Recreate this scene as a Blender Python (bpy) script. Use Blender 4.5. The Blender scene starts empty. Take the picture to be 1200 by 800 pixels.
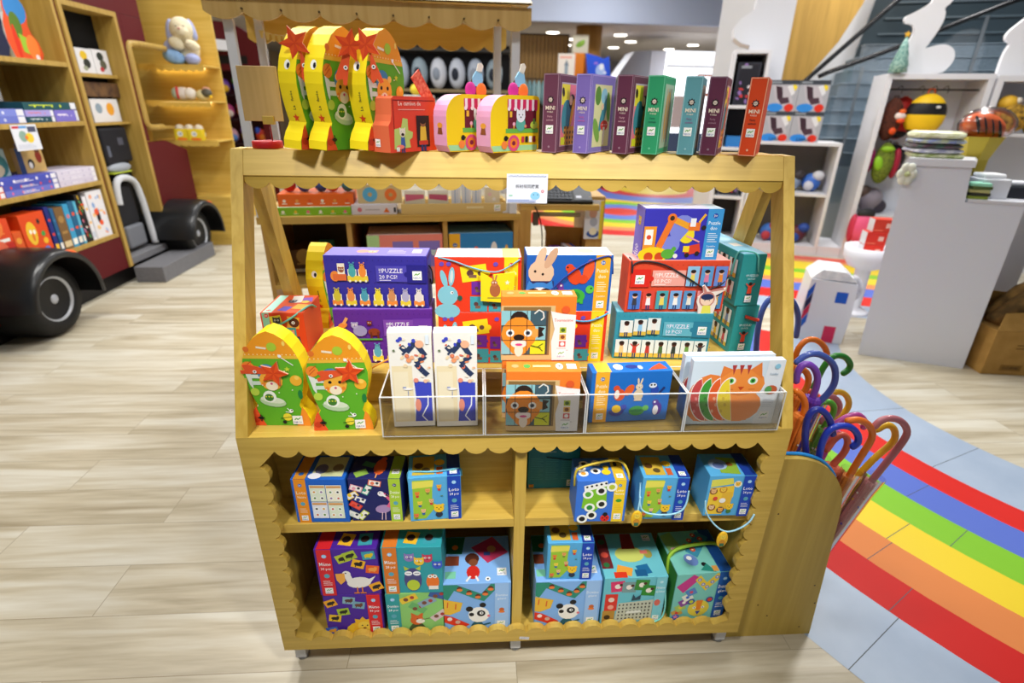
import bpy, bmesh, math, random
from mathutils import Vector, Matrix
from mathutils.geometry import tessellate_polygon
PI = math.pi
R = math.radians
rnd = random.Random(7)
sc = bpy.context.scene
COL = sc.collection

# ------------------------------------------------------------------ materials
def lin(h):
    h = h.lstrip('#')
    if len(h) == 3: h = ''.join(c * 2 for c in h)
    o = []
    for i in (0, 2, 4):
        v = int(h[i:i+2], 16) / 255
        o.append(v / 12.92 if v <= .04045 else ((v + .055) / 1.055) ** 2.4)
    return (*o, 1)

MATS = {}
def flat(h, rough=.5, metal=0, coat=0):
    """plain procedural surface of one colour (printed card, paint, plastic)"""
    k = (h, rough, metal, coat)
    if k in MATS: return MATS[k]
    m = bpy.data.materials.new('print_' + h.strip('#')); m.use_nodes = True
    b = m.node_tree.nodes['Principled BSDF']
    b.inputs['Base Color'].default_value = lin(h)
    b.inputs['Roughness'].default_value = rough
    b.inputs['Metallic'].default_value = metal
    b.inputs['Coat Weight'].default_value = coat
    b.inputs['Specular IOR Level'].default_value = .5 if metal or coat or rough < .4 else .3
    MATS[k] = m
    return m

def nodes(name):
    m = bpy.data.materials.new(name); m.use_nodes = True
    nt = m.node_tree
    return m, nt, nt.nodes['Principled BSDF'], nt.nodes.new, nt.links.new

def wood(name, c1, c2, axis='x', rough=.45, scale=1.0, coord='Object'):
    m, nt, b, N, L = nodes(name)
    tc = N('ShaderNodeTexCoord'); mp = N('ShaderNodeMapping')
    s = [38 * scale] * 3; s['xyz'.index(axis)] = 2.2 * scale
    mp.inputs['Scale'].default_value = s
    L(tc.outputs[coord], mp.inputs[0])
    n = N('ShaderNodeTexNoise'); n.inputs['Scale'].default_value = 1.6; n.inputs['Detail'].default_value = 6
    n.inputs['Distortion'].default_value = .6
    L(mp.outputs[0], n.inputs['Vector'])
    r = N('ShaderNodeValToRGB')
    r.color_ramp.elements[0].position = .34; r.color_ramp.elements[0].color = lin(c2)
    r.color_ramp.elements[1].position = .66; r.color_ramp.elements[1].color = lin(c1)
    L(n.outputs['Fac'], r.inputs[0]); L(r.outputs[0], b.inputs['Base Color'])
    b.inputs['Roughness'].default_value = rough
    return m

WX = wood('ash_veneer_x', '#cfae52', '#be9b40', 'x')
WZ = wood('ash_veneer_z', '#cfae52', '#be9b40', 'z')
WY = wood('ash_veneer_y', '#cfae52', '#be9b40', 'y')
PLY = wood('birch_plywood', '#c6a74c', '#b89940', 'z', .5, .6)
BUSW = wood('bus_oak', '#b6964a', '#a5843a', 'z', .5, .6)
CARTW = wood('cart_oak', '#c9a656', '#b99244', 'x', .5, .6)

def floor_wood():
    m, nt, b, N, L = nodes('floor_planks')
    tc = N('ShaderNodeTexCoord'); 
    br = N('ShaderNodeTexBrick'); br.offset = .37; br.offset_frequency = 2
    br.inputs['Scale'].default_value = 1
    br.inputs['Brick Width'].default_value = 1.22; br.inputs['Row Height'].default_value = .19
    br.inputs['Mortar Size'].default_value = .0014; br.inputs['Mortar Smooth'].default_value = .2
    br.inputs['Color1'].default_value = (0, 0, 0, 1); br.inputs['Color2'].default_value = (1, 1, 1, 1)
    br.inputs['Mortar'].default_value = (.5, .5, .5, 1)
    L(tc.outputs['Object'], br.inputs['Vector'])
    mp = N('ShaderNodeMapping'); mp.inputs['Scale'].default_value = (.75, 9, 1)
    L(tc.outputs['Object'], mp.inputs[0])
    # shift the grain from plank to plank
    ad = N('ShaderNodeVectorMath'); ad.operation = 'MULTIPLY_ADD'
    L(br.outputs['Color'], ad.inputs[0]); ad.inputs[1].default_value = (3, 1.7, 0); L(mp.outputs[0], ad.inputs[2])
    n = N('ShaderNodeTexNoise'); n.inputs['Scale'].default_value = 1.3; n.inputs['Detail'].default_value = 7
    n.inputs['Distortion'].default_value = .9
    L(ad.outputs[0], n.inputs['Vector'])
    n2 = N('ShaderNodeTexNoise'); n2.inputs['Scale'].default_value = 7; n2.inputs['Detail'].default_value = 4
    L(ad.outputs[0], n2.inputs['Vector'])
    mx = N('ShaderNodeMath'); mx.operation = 'MULTIPLY_ADD'; mx.inputs[1].default_value = .3
    L(n2.outputs['Fac'], mx.inputs[0]); L(n.outputs['Fac'], mx.inputs[2])
    m3 = N('ShaderNodeMath'); m3.operation = 'MULTIPLY_ADD'; m3.inputs[1].default_value = .10
    L(br.outputs['Color'], m3.inputs[0]); L(mx.outputs[0], m3.inputs[2])
    r = N('ShaderNodeValToRGB')
    e = r.color_ramp.elements
    e[0].position = .45; e[0].color = lin('#a4977c')
    e[1].position = .88; e[1].color = lin('#dbd6c6')
    k = e.new(.66); k.color = lin('#c6bba2')
    L(m3.outputs[0], r.inputs[0])
    mm = N('ShaderNodeMix'); mm.data_type = 'RGBA'; mm.inputs['B'].default_value = lin('#86765a')
    f = N('ShaderNodeMath'); f.operation = 'MULTIPLY'; f.inputs[1].default_value = .6
    L(br.outputs['Fac'], f.inputs[0]); L(f.outputs[0], mm.inputs['Factor']); L(r.outputs[0], mm.inputs['A'])
    L(mm.outputs['Result'], b.inputs['Base Color'])
    b.inputs['Roughness'].default_value = .42
    return m
FLOORM = floor_wood()

def mottled(name, c1, c2, scale=20, rough=.6, bump=0):
    m, nt, b, N, L = nodes(name)
    tc = N('ShaderNodeTexCoord'); n = N('ShaderNodeTexNoise'); n.inputs['Scale'].default_value = scale; n.inputs['Detail'].default_value = 4
    L(tc.outputs['Object'], n.inputs['Vector'])
    r = N('ShaderNodeValToRGB'); r.color_ramp.elements[0].position = .35; r.color_ramp.elements[1].position = .65
    r.color_ramp.elements[0].color = lin(c1); r.color_ramp.elements[1].color = lin(c2)
    L(n.outputs['Fac'], r.inputs[0]); L(r.outputs[0], b.inputs['Base Color'])
    b.inputs['Roughness'].default_value = rough
    if bump:
        bp = N('ShaderNodeBump'); bp.inputs['Strength'].default_value = bump; bp.inputs['Distance'].default_value = .01
        L(n.outputs['Fac'], bp.inputs['Height']); L(bp.outputs[0], b.inputs['Normal'])
    return m
CARPET = mottled('grey_carpet', '#66666a', '#7d7d82', 220, .95)
PLUSHY = mottled('cream_plush', '#d9cda8', '#e8dec2', 90, .95, .4)
PLUSHB = mottled('blue_plush', '#7fa6d4', '#93b8e0', 90, .95, .4)
PLUSHL = mottled('lilac_plush', '#9aa3cf', '#adb5dc', 90, .95, .4)
FUR = mottled('brown_fur', '#3a1a10', '#5c2a18', 60, .95, .4)
KRAFT = mottled('kraft_card', '#a87f3c', '#b78d48', 12, .8)
LEOPARD = mottled('leopard_plush', '#3a2a10', '#c89a30', 28, .9)
FOILRED = mottled('patterned_red', '#d83418', '#f08060', 160, .5)
TINSEL = mottled('tinsel_green', '#4f8f86', '#b5d9d0', 60, .35)
MOSSY = mottled('scaly_green', '#4a5a18', '#7a8a28', 50, .9)

def clear(name, tint, gloss=.08, rough=.05):
    m, nt, b, N, L = nodes(name); nt.nodes.remove(b)
    t = N('ShaderNodeBsdfTransparent'); t.inputs[0].default_value = (*tint, 1)
    g = N('ShaderNodeBsdfGlossy'); g.inputs['Roughness'].default_value = rough
    fr = N('ShaderNodeFresnel'); fr.inputs[0].default_value = 1.45
    mul = N('ShaderNodeMath'); mul.operation = 'MULTIPLY_ADD'; mul.inputs[1].default_value = .8; mul.inputs[2].default_value = gloss * .3
    L(fr.outputs[0], mul.inputs[0])
    mx = N('ShaderNodeMixShader'); L(mul.outputs[0], mx.inputs[0]); L(t.outputs[0], mx.inputs[1]); L(g.outputs[0], mx.inputs[2])
    L(mx.outputs[0], nt.nodes['Material Output'].inputs[0])
    return m
ACR = clear('clear_acrylic', (.988, .988, .985), .02)
GLASS = clear('stair_glass', (.90, .95, .98), .12)
WRAP = mottled('crinkled_wrap', '#cfd4dc', '#f0f2f6', 22, .25, .3)
PLASTIC = clear('plastic_sleeve', (.86, .87, .9), .25, .2)
def acr_edge():
    m, nt, b, N, L = nodes('acrylic_edge'); nt.nodes.remove(b)
    t = N('ShaderNodeBsdfTransparent'); d = N('ShaderNodeBsdfDiffuse'); d.inputs[0].default_value = (.85, .86, .84, 1)
    mx = N('ShaderNodeMixShader'); mx.inputs[0].default_value = .5
    L(t.outputs[0], mx.inputs[1]); L(d.outputs[0], mx.inputs[2]); L(mx.outputs[0], nt.nodes['Material Output'].inputs[0])
    return m
ACRE = acr_edge()

def emit(name, h, s):
    m, nt, b, N, L = nodes(name)
    b.inputs['Base Color'].default_value = lin(h); b.inputs['Emission Color'].default_value = lin(h); b.inputs['Emission Strength'].default_value = s
    return m
LAMP = emit('lamp_glow', '#fff6e8', 9)
WARM = emit('warm_strip_glow', '#ffe9b0', 5)
BRIGHT = emit('lit_shop_panel', '#f4f8ff', 1.6)

# ------------------------------------------------------------------ geometry
class G:
    def __init__(s): s.v = []; s.f = []; s.fm = []; s.sm = []; s.mats = []; s.T = None; s.lay = {}
    def mi(s, m):
        if isinstance(m, str): m = flat(m)
        if m not in s.mats: s.mats.append(m)
        return s.mats.index(m)
    def add(s, vs, fs, m, smooth=False):
        o = len(s.v); i = s.mi(m)
        if s.T is not None: vs = [s.T @ Vector(v) for v in vs]
        s.v.extend([tuple(v) for v in vs])
        for f in fs:
            s.f.append([k + o for k in f]); s.fm.append(i); s.sm.append(smooth)
    def box(s, x0, x1, y0, y1, z0, z1, m, bev=0, T=None):
        bm = bmesh.new()
        bmesh.ops.create_cube(bm, size=1)
        for v in bm.verts:
            v.co = Vector(((x0 + x1) / 2 + v.co.x * (x1 - x0), (y0 + y1) / 2 + v.co.y * (y1 - y0), (z0 + z1) / 2 + v.co.z * (z1 - z0)))
        if bev: bmesh.ops.bevel(bm, geom=bm.edges[:], offset=bev, segments=2, affect='EDGES', profile=.5)
        if T is not None: bm.transform(T)
        bm.verts.index_update()
        s.add([v.co.copy() for v in bm.verts], [[v.index for v in f.verts] for f in bm.faces], m)
        bm.free()
    def prism(s, pts, d, m, T=None, side=None, hole=None, smooth_side=False, back=None):
        """polygon in the local XZ plane, front at y=0, extruded to y=d"""
        loops = [pts] + ([hole] if hole else [])
        flatp = [p for l in loops for p in l]
        tri = tessellate_polygon([[Vector((p[0], p[1], 0)) for p in l] for l in loops])
        n = len(flatp)
        vf = [(p[0], 0, p[1]) for p in flatp]; vb = [(p[0], d, p[1]) for p in flatp]
        def orient(t, want):
            a, b, c = [flatp[i] for i in t]
            ar = (b[0]-a[0])*(c[1]-a[1]) - (b[1]-a[1])*(c[0]-a[0])
            return list(t) if (ar > 0) == want else list(t)[::-1]
        tf = [orient(t, True) for t in tri]; tb = [orient(t, False) for t in tri]
        walls = []
        o = 0
        for li, l in enumerate(loops):
            k = len(l)
            area = sum(l[i][0]*l[(i+1) % k][1] - l[(i+1) % k][0]*l[i][1] for i in range(k))
            ccw = (area > 0) == (li == 0)
            for i in range(k):
                a, b = o + i, o + (i + 1) % k
                walls.append([a, a + n, b + n, b] if ccw else [b, b + n, a + n, a])
            o += k
        if T is not None:
            vf = [T @ Vector(v) for v in vf]; vb = [T @ Vector(v) for v in vb]
        s.add(vf, tf, m); s.add(vb, tb, back or m)
        s.add(list(vf) + list(vb), [w[::-1] for w in walls][::1] if False else walls, side or m, smooth_side)
    def tube(s, pts, r, m, n=8, cap=True, closed=False):
        pts = [Vector(p) for p in pts]; k = len(pts)
        rs = r if isinstance(r, (list, tuple)) else [r] * k
        vs = []; fs = []
        up = None
        for i, p in enumerate(pts):
            if closed: t = pts[(i + 1) % k] - pts[i - 1]
            else: t = pts[min(i + 1, k - 1)] - pts[max(i - 1, 0)]
            t.normalize()
            if up is None:
                up = Vector((0, 0, 1)) if abs(t.z) < .9 else Vector((1, 0, 0))
            a = t.cross(up)
            if a.length < 1e-4: a = t.cross(Vector((0, 1, 0)))
            a.normalize(); b = a.cross(t).normalized(); up = b
            for j in range(n):
                q = 2 * PI * j / n
                vs.append(p + (a * math.cos(q) + b * math.sin(q)) * rs[i])
        for i in range(k if closed else k - 1):
            i2 = (i + 1) % k
            for j in range(n):
                j2 = (j + 1) % n
                fs.append([i * n + j, i * n + j2, i2 * n + j2, i2 * n + j])
        if cap and not closed:
            fs.append(list(range(n))[::-1]); fs.append([(k - 1) * n + j for j in range(n)])
        s.add(vs, fs, m, True)
    def ell(s, c, r, m, T=None, n=16, k=10):
        vs = []; fs = []
        for i in range(k + 1):
            a = PI * i / k - PI / 2
            for j in range(n):
                q = 2 * PI * j / n
                v = Vector((math.cos(a) * math.cos(q) * r[0], math.cos(a) * math.sin(q) * r[1], math.sin(a) * r[2]))
                if T is not None: v = T @ v
                vs.append(v + Vector(c))
        for i in range(k):
            for j in range(n):
                j2 = (j + 1) % n
                fs.append([i * n + j, i * n + j2, (i + 1) * n + j2, (i + 1) * n + j])
        s.add(vs, fs, m, True)
    def lathe(s, prof, m, c=(0, 0, 0), n=20, smooth=True, T=None):
        vs = []; fs = []; k = len(prof)
        for (r, z) in prof:
            for j in range(n):
                q = 2 * PI * j / n
                v = Vector((r * math.cos(q), r * math.sin(q), z))
                if T is not None: v = T @ v
                vs.append(v + Vector(c))
        for i in range(k - 1):
            for j in range(n):
                j2 = (j + 1) % n
                fs.append([i * n + j, i * n + j2, (i + 1) * n + j2, (i + 1) * n + j])
        fs.append(list(range(n))[::-1]); fs.append([(k - 1) * n + j for j in range(n)])
        s.add(vs, fs, m, smooth)
    def obj(s, name, parent=None, loc=None, rotz=0):
        me = bpy.data.meshes.new(name)
        me.from_pydata(s.v, [], s.f)
        for m in s.mats: me.materials.append(m)
        me.polygons.foreach_set('material_index', s.fm)
        me.polygons.foreach_set('use_smooth', s.sm)
        me.update()
        o = bpy.data.objects.new(name, me); COL.objects.link(o)
        if parent is not None: o.parent = parent
        if loc is not None: o.location = loc
        o.rotation_euler.z = rotz
        return o

def tag(o, label, cat, group=None, kind=None):
    o['label'] = label; o['category'] = cat
    if group: o['group'] = group
    if kind: o['kind'] = kind
    return o
def thing(name, label, cat, loc=(0, 0, 0), rotz=0, group=None):
    o = bpy.data.objects.new(name, None); COL.objects.link(o)
    o.location = loc; o.rotation_euler.z = rotz
    o.empty_display_size = .05
    return tag(o, label, cat, group)
def struct(g, name, label=None, loc=None, rotz=0):
    o = g.obj(name, None, loc, rotz); o['kind'] = 'structure'
    if label: o['label'] = label
    return o
def dup(root, loc, rotz, label=None, group=None):
    r = root.copy(); COL.objects.link(r); r.location = loc; r.rotation_euler.z = rotz
    if label: r['label'] = label
    if group: r['group'] = group
    for ch in list(root.children):
        c = ch.copy(); COL.objects.link(c); c.parent = r
        for g in ch.children:
            d = g.copy(); COL.objects.link(d); d.parent = c
    return r
def arcp(cx, cz, r, a0, a1, n=8, rz=None):
    rz = rz or r
    return [(cx + r * math.cos(R(a0 + (a1 - a0) * i / n)), cz + rz * math.sin(R(a0 + (a1 - a0) * i / n))) for i in range(n + 1)]
def smooth(pts, it=2):
    """Chaikin rounding of an open 3D / 2D polyline, end points kept"""
    for _ in range(it):
        q = [pts[0]]
        for a, b in zip(pts[:-1], pts[1:]):
            q.append(tuple(x * .75 + y * .25 for x, y in zip(a, b))); q.append(tuple(x * .25 + y * .75 for x, y in zip(a, b)))
        q.append(pts[-1]); pts = q
    return pts

# ------------------------------------------------------------------ printing on faces
TXT = {}
def textmesh(t):
    if t in TXT: return TXT[t]
    cu = bpy.data.curves.new('txt', 'FONT'); cu.body = t; cu.resolution_u = 1; cu.offset = .012
    o = bpy.data.objects.new('txt', cu); COL.objects.link(o)
    dg = bpy.context.evaluated_depsgraph_get(); dg.update()
    me = o.evaluated_get(dg).to_mesh()
    vs = [(v.co.x, v.co.y) for v in me.vertices]; fs = [list(p.vertices) for p in me.polygons]
    o.evaluated_get(dg).to_mesh_clear()
    bpy.data.objects.remove(o); bpy.data.curves.remove(cu)
    if vs:
        x0 = min(v[0] for v in vs); x1 = max(v[0] for v in vs)
        vs = [(v[0] - x0, v[1]) for v in vs]; w = x1 - x0
    else: w = 0
    TXT[t] = (vs, fs, w)
    return TXT[t]

class D:
    """draws flat printed shapes on a face: o corner, U and V full width and height"""
    def __init__(s, g, o, U, V):
        s.g = g; s.o = Vector(o); s.U = Vector(U); s.V = Vector(V)
        s.N = s.U.cross(s.V).normalized()
        s.key = (tuple(round(q, 2) for q in s.N), round(s.N.dot(s.o), 4)); s.k = g.lay.get(s.key, 0)
        s.w = s.U.length; s.h = s.V.length
    def P(s, x, y): return s.o + s.U * x + s.V * y + s.N * (.0003 + s.k * .00003)
    def poly(s, pts, c):
        s.k += 1; s.g.lay[s.key] = s.k
        s.g.add([s.P(*p) for p in pts], [list(range(len(pts)))], c)
        return s
    def rect(s, x0, y0, x1, y1, c, rot=0):
        if not rot: return s.poly([(x0, y0), (x1, y0), (x1, y1), (x0, y1)], c)
        cx, cy = (x0 + x1) / 2, (y0 + y1) / 2; a = R(rot); q = []
        for x, y in ((x0, y0), (x1, y0), (x1, y1), (x0, y1)):
            dx, dy = (x - cx) * s.w, (y - cy) * s.h
            q.append((cx + (dx * math.cos(a) - dy * math.sin(a)) / s.w, cy + (dx * math.sin(a) + dy * math.cos(a)) / s.h))
        return s.poly(q, c)
    def ell(s, cx, cy, rx, ry, c, rot=0, n=14, a0=0, a1=360):
        a = R(rot); q = []
        full = a1 - a0 >= 360
        for i in range(n if full else n + 1):
            t = R(a0 + (a1 - a0) * i / n)
            dx, dy = rx * math.cos(t) * s.w, ry * math.sin(t) * s.h
            q.append((cx + (dx * math.cos(a) - dy * math.sin(a)) / s.w, cy + (dx * math.sin(a) + dy * math.cos(a)) / s.h))
        return s.poly(q, c)
    def circ(s, cx, cy, r, c, n=14): return s.ell(cx, cy, r, r * s.w / s.h, c, 0, n)
    def line(s, pts, wd, c):
        """stroke of width wd (fraction of face width)"""
        for a, b in zip(pts[:-1], pts[1:]):
            dx, dy = (b[0] - a[0]) * s.w, (b[1] - a[1]) * s.h; l = math.hypot(dx, dy) or 1
            nx, ny = -dy / l * wd * .5, dx / l * wd * .5 * s.w / s.h
            s.poly([(a[0] + nx, a[1] + ny), (a[0] - nx, a[1] - ny), (b[0] - nx, b[1] - ny), (b[0] + nx, b[1] + ny)], c)
        return s
    def star(s, cx, cy, r, c, rot=90, k=5, inner=.45):
        q = []
        for i in range(2 * k):
            t = R(rot + 180 * i / k); rr = r * (1 if i % 2 == 0 else inner)
            q.append((cx + rr * math.cos(t), cy + rr * math.sin(t) * s.w / s.h))
        return s.poly(q, c)
    def text(s, t, x, y, h, c, al='c', rot=0, maxw=None):
        vs, fs, w = textmesh(t)
        if not vs: return s
        sc_ = h * s.h / .73
        if maxw and w * sc_ > maxw * s.w: sx = maxw * s.w / w
        else: sx = sc_
        off = {'l': 0, 'c': -w * sx / 2, 'r': -w * sx}[al]
        a = R(rot); s.k += 1; s.g.lay[s.key] = s.k; q = []
        for vx, vy in vs:
            dx, dy = vx * sx + off, vy * sc_
            q.append(s.P(x + (dx * math.cos(a) - dy * math.sin(a)) / s.w, y + (dx * math.sin(a) + dy * math.cos(a)) / s.h))
        s.g.add(q, fs, c)
        return s
    def logo(s, x, y, w):
        """the maker's white label with its green stroke and blue name"""
        hh = w * s.w / s.h
        s.rect(x, y, x + w, y + hh, '#f2f2ee')
        s.line([(x + w * .2, y + hh * .5), (x + w * .42, y + hh * .72), (x + w * .5, y + hh * .55), (x + w * .82, y + hh * .78)], w * .1, '#5aa63c')
        s.text('DJECO', x + w * .5, y + hh * .14, hh * .2, '#2f4fa8', maxw=w * .8)
        return s
    def age(s, x, y, r, c='#d8362a', t='3+'):
        s.circ(x, y, r, c); s.text(t, x, y - r * .45 * s.w / s.h, r * .9 * s.w / s.h, '#f4f0e8')
        return s
    def lines(s, x, y, w, n, step, c, h=.008):
        """small print too fine to read in the photo, as fine rules"""
        for i in range(n): s.rect(x, y - i * step, x + w * (1 if i % 3 else .8), y - i * step + h, c)
        return s
    def head(s, cx, cy, r, c, ears='round', ec=None, eye='#f8f6f0', muz=None):
        a = s.w / s.h; ec = ec or c
        if ears == 'round':
            s.circ(cx - r * .72, cy + r * .75 * a, r * .36, ec, 10); s.circ(cx + r * .72, cy + r * .75 * a, r * .36, ec, 10)
        elif ears == 'point':
            for q in (-1, 1): s.poly([(cx + q * r * .95, cy + r * 1.25 * a), (cx + q * r * .98, cy + r * .1 * a), (cx + q * r * .25, cy + r * .8 * a)][::1 if q < 0 else -1], ec)
        elif ears == 'long':
            s.ell(cx - r * .4, cy + r * 1.7 * a, r * .26, r * 1.0 * a, ec, 8); s.ell(cx + r * .5, cy + r * 1.7 * a, r * .26, r * 1.0 * a, ec, -14)
        s.circ(cx, cy, r, c)
        if muz: s.ell(cx, cy - r * .4 * a, r * .5, r * .38 * a, muz)
        for q in (-1, 1):
            if eye: s.circ(cx + q * r * .4, cy + r * .22 * a, r * .24, eye, 10)
            s.circ(cx + q * r * .4, cy + r * .22 * a, r * .12, '#1c1a1c', 8)
        s.ell(cx, cy - r * .18 * a, r * .16, r * .12 * a, '#2a1c1c', 0, 8)
        return s
    def body(s, cx, cy, w, h, c, head, hr, legs='#2c3a6a', arms=None):
        """a little standing figure"""
        s.rect(cx - w * .4, cy - h * .95, cx - w * .08, cy - h * .4, legs); s.rect(cx + w * .08, cy - h * .95, cx + w * .4, cy - h * .4, legs)
        s.poly([(cx - w * .55, cy - h * .45), (cx + w * .55, cy - h * .45), (cx + w * .4, cy + h * .35), (cx - w * .4, cy + h * .35)], c)
        if arms:
            for q in (-1, 1): s.line([(cx + q * w * .35, cy + h * .25), (cx + q * w, cy + h * (.55 if arms == 'up' else -.1))], w * .28, c)
        s.circ(cx, cy + h * .35 + hr * .8 * s.w / s.h, hr, head)
        s.ell(cx, cy + h * .35 + hr * 1.2 * s.w / s.h, hr * 1.05, hr * .72 * s.w / s.h, '#2a1a14')
        return s
def front(g, w, h, z=0, y=0): return D(g, (-w / 2, y, z), (w, 0, 0), (0, 0, h))
def top(g, w, d, h): return D(g, (-w / 2, 0, h), (w, 0, 0), (0, d, 0))
def rside(g, w, d, h): return D(g, (w / 2, 0, 0), (0, d, 0), (0, 0, h))
def lside(g, w, d, h): return D(g, (-w / 2, d, 0), (0, -d, 0), (0, 0, h))
# ------------------------------------------------------------------ the wooden display stand
S, ZT, ZM, ZB = .7321, 1.2836, .48, .105
SLOPE = .2287 / (ZT - S)
st = thing('display_stand', 'pale wooden A-frame toy display stand with scalloped trim', 'display stand')
# scalloped face frame of the lower box
def frame_hole():
    q = []
    N_ = 21; x0 = -.5275; p = .0502
    lobes = lambda cx, cz, a0, a1: arcp(cx, cz, .0276, a0, a1, 6)
    # bottom, left to right (lobes point up)
    pts = []
    sag = .016; ch = p / 2; rr = (ch * ch + sag * sag) / (2 * sag); half = math.degrees(math.asin(ch / rr))
    pts.append((-.565, .130))
    for i in range(N_):
        cx = x0 + p * (i + .5)
        pts += arcp(cx, .111 + sag - rr, rr, 90 + half, 90 - half, 6)
    pts.append((.565, .130))
    pz = .0502
    sag2 = .017; r2 = (ch * ch + sag2 * sag2) / (2 * sag2); h2 = math.degrees(math.asin(ch / r2))
    for i in range(10):                      # right side upwards, lobes point left
        cz = .156 + pz * (i + .5)
        pts += arcp(.564 - sag2 + r2, cz, r2, 180 + h2, 180 - h2, 6)
    for i in range(N_):                      # top, right to left, lobes point down
        cx = -x0 - p * (i + .5)
        pts += arcp(cx, .696 - sag + rr, rr, -90 + half, -90 - half, 6)
    for i in range(10):
        cz = .656 - pz * (i + .5)
        pts += arcp(-.564 + sag2 - r2, cz, r2, h2, -h2, 6)
    out = [pts[0]]
    for a in pts[1:]:
        if math.hypot(a[0] - out[-1][0], a[1] - out[-1][1]) > .0004: out.append(a)
    return out
g = G(); g.prism([(-.6, .0804), (.6, .0804), (.6, S), (-.6, S)], .018, WX, hole=frame_hole()); g.obj('scalloped_frame', st)
g = G(); g.box(-.6, .6, .0182, .504, S - .022, S, WX, .001); g.obj('shelf_board', st)
for sx in (-1, 1):
    g = G(); a, b = sorted((sx * .6, sx * .582)); g.box(a, b, .0182, .504, .0804, S - .0222, WZ, .001); g.obj('side_panel', st)
g = G(); g.box(-.582, .582, .0182, .504, .0804, ZB, WX, .001); g.obj('base_board', st)
g = G(); g.box(-.013, .013, .0182, .486, ZB, S - .0222, WZ, .001)
g.obj('divider', st)
for a, b in ((-.582, -.0132), (.0132, .582)):
    g = G(); g.box(a, b, .0182, .2, ZM - .025, ZM, WX, .001); g.obj('middle_shelf', st)
g = G(); g.box(-.582, -.0132, .118, .13, ZM, S - .0222, WX); g.box(-.582, -.0132, .1105, .118, .585, S - .0222, WX); g.obj('back_panel', st)
g = G(); g.box(.0132, .582, .19, .2, ZM, S - .0222, WX); g.obj('back_panel', st)
g = G(); g.box(-.582, .582, .488, .504, ZB, S - .0222, WX); g.obj('back_panel', st)
SR = .8122
g = G(); g.box(-.574, .574, .132, .50, SR - .018, SR, WX, .001); g.box(-.574, .574, .14, .158, S + .0002, SR - .0182, WX, .001); g.box(-.574, .574, .48, .498, S + .0002, SR - .0182, WX, .001); g.obj('rear_riser', st)
for y in (.045, .46):
    for x in (-.575, 0, .575):
        g = G()
        g.box(x - .014, x + .014, y - .018, y + .018, .014, .0803, '#d9d9dc', .002)
        lg = g.obj('leg', st)
        h = G(); h.lathe([(.013, 0), (.016, .003), (.016, .008), (.006, .013), (.006, .016)], flat('#9a9a9c', .3, .9), (x, y, 0), 16)
        h.obj('levelling_foot', lg)
# leaning end frames
for sx in (-1, 1):
    x0, x1 = sorted((sx * .6, sx * .575))
    T = Matrix(((0, 1, 0, x0), (1, 0, 0, 0), (0, 0, 1, 0), (0, 0, 0, 1)))
    g = G(); g.prism([(.0005, S), (.056, S), (.283, ZT - .0), (.2287, ZT)][::1], .025, WZ, T); g.obj('front_post', st)
    g = G(); g.prism([(.448, S), (.504, S), (.324, ZT - .012), (.2835, ZT - .002), (.27, ZT - .036)], .025, WZ, T); g.obj('rear_brace', st)
# top beam, leaning with the posts, the recessed scalloped valance below it and the top shelf
T = Matrix.Translation((0, .2287, ZT)) @ Matrix.Rotation(math.atan(-SLOPE) * 1, 4, 'X') 
bl = .0545
g = G(); g.box(-.5748, .5748, 0, .02, -bl, -.0005, WX, .001, T); g.obj('top_beam', st)
def valance(x0, x1, z_top, z_cusp, sag, n, d, y, m, g):
    p = (x1 - x0) / n; ch = p / 2; rr = (ch * ch + sag * sag) / (2 * sag); half = math.degrees(math.asin(min(1, ch / rr)))
    pts = [(x1, z_top), (x0, z_top)]
    for i in range(n):
        pts += arcp(x0 + p * (i + .5), z_cusp - sag + rr, rr, 270 - half, 270 + half, 8)
    out = [pts[0]]
    for a in pts[1:]:
        if math.hypot(a[0] - out[-1][0], a[1] - out[-1][1]) > p * .004: out.append(a)
    g.prism(out, d, m, Matrix.Translation((0, y, 0)))
g = G(); valance(-.5748, .5748, 1.2335, 1.2205, .0135, 23, .012, .2105, WX, g); g.obj('valance', st)
g = G(); g.box(-.5748, .5748, .2485, .326, ZT - .02, ZT, WX, .001); g.obj('top_shelf', st)
g = G()
d = D(g, (.007, -.0001, .086), (.026, 0, 0), (0, 0, .01)); d.rect(0, 0, 1, 1, '#d6d4d6', -8); d.lines(.1, .6, .8, 2, .3, '#8b90a8', .1)
g.obj('price_sticker', st)

# the paper notice fixed to the top beam
pn = thing('paper_notice', 'small white paper notice with grey characters on the top beam', 'notice', (.012, .1985, 1.185), 0)
g = G(); g.box(-.0435, .0435, 0, .0012, -.002, .0585, '#e6eaf4')
d = D(g, (-.0435, 0, -.002), (.087, 0, 0), (0, 0, .0605))
d.text('拆封视同購買', .5, .53, .1, '#7c7f88', maxw=.62)
d.ell(.70, .26, .12, .14, '#8ecbee'); d.circ(.66, .30, .014, '#33507a', 8); d.circ(.76, .30, .014, '#33507a', 8)
d.circ(.88, .42, .035, '#d86a78'); d.circ(.88, .42, .016, '#f0e4e8')
d.ell(.1, .27, .05, .03, '#a5d6c0')
for i in range(22):
    d.line([(.04 + i * .042, .93 + (i % 3) * .012), (.075 + i * .042, .90 + (i % 2) * .03)], .012, '#7d8fc4' if i % 2 else '#a3b0d6')
d.rect(.02, .04, .72, .14, '#bcc7e0'); d.lines(.03, .10, .66, 2, .05, '#8d9cc8', .03)
g.obj('sheet', pn)
g = G(); g.tube([(0, .0012, .05), (0, .012, .05), (0, .02, .046)], .0022, '#c9ccd2', 6); g.obj('clip', pn)
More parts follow.
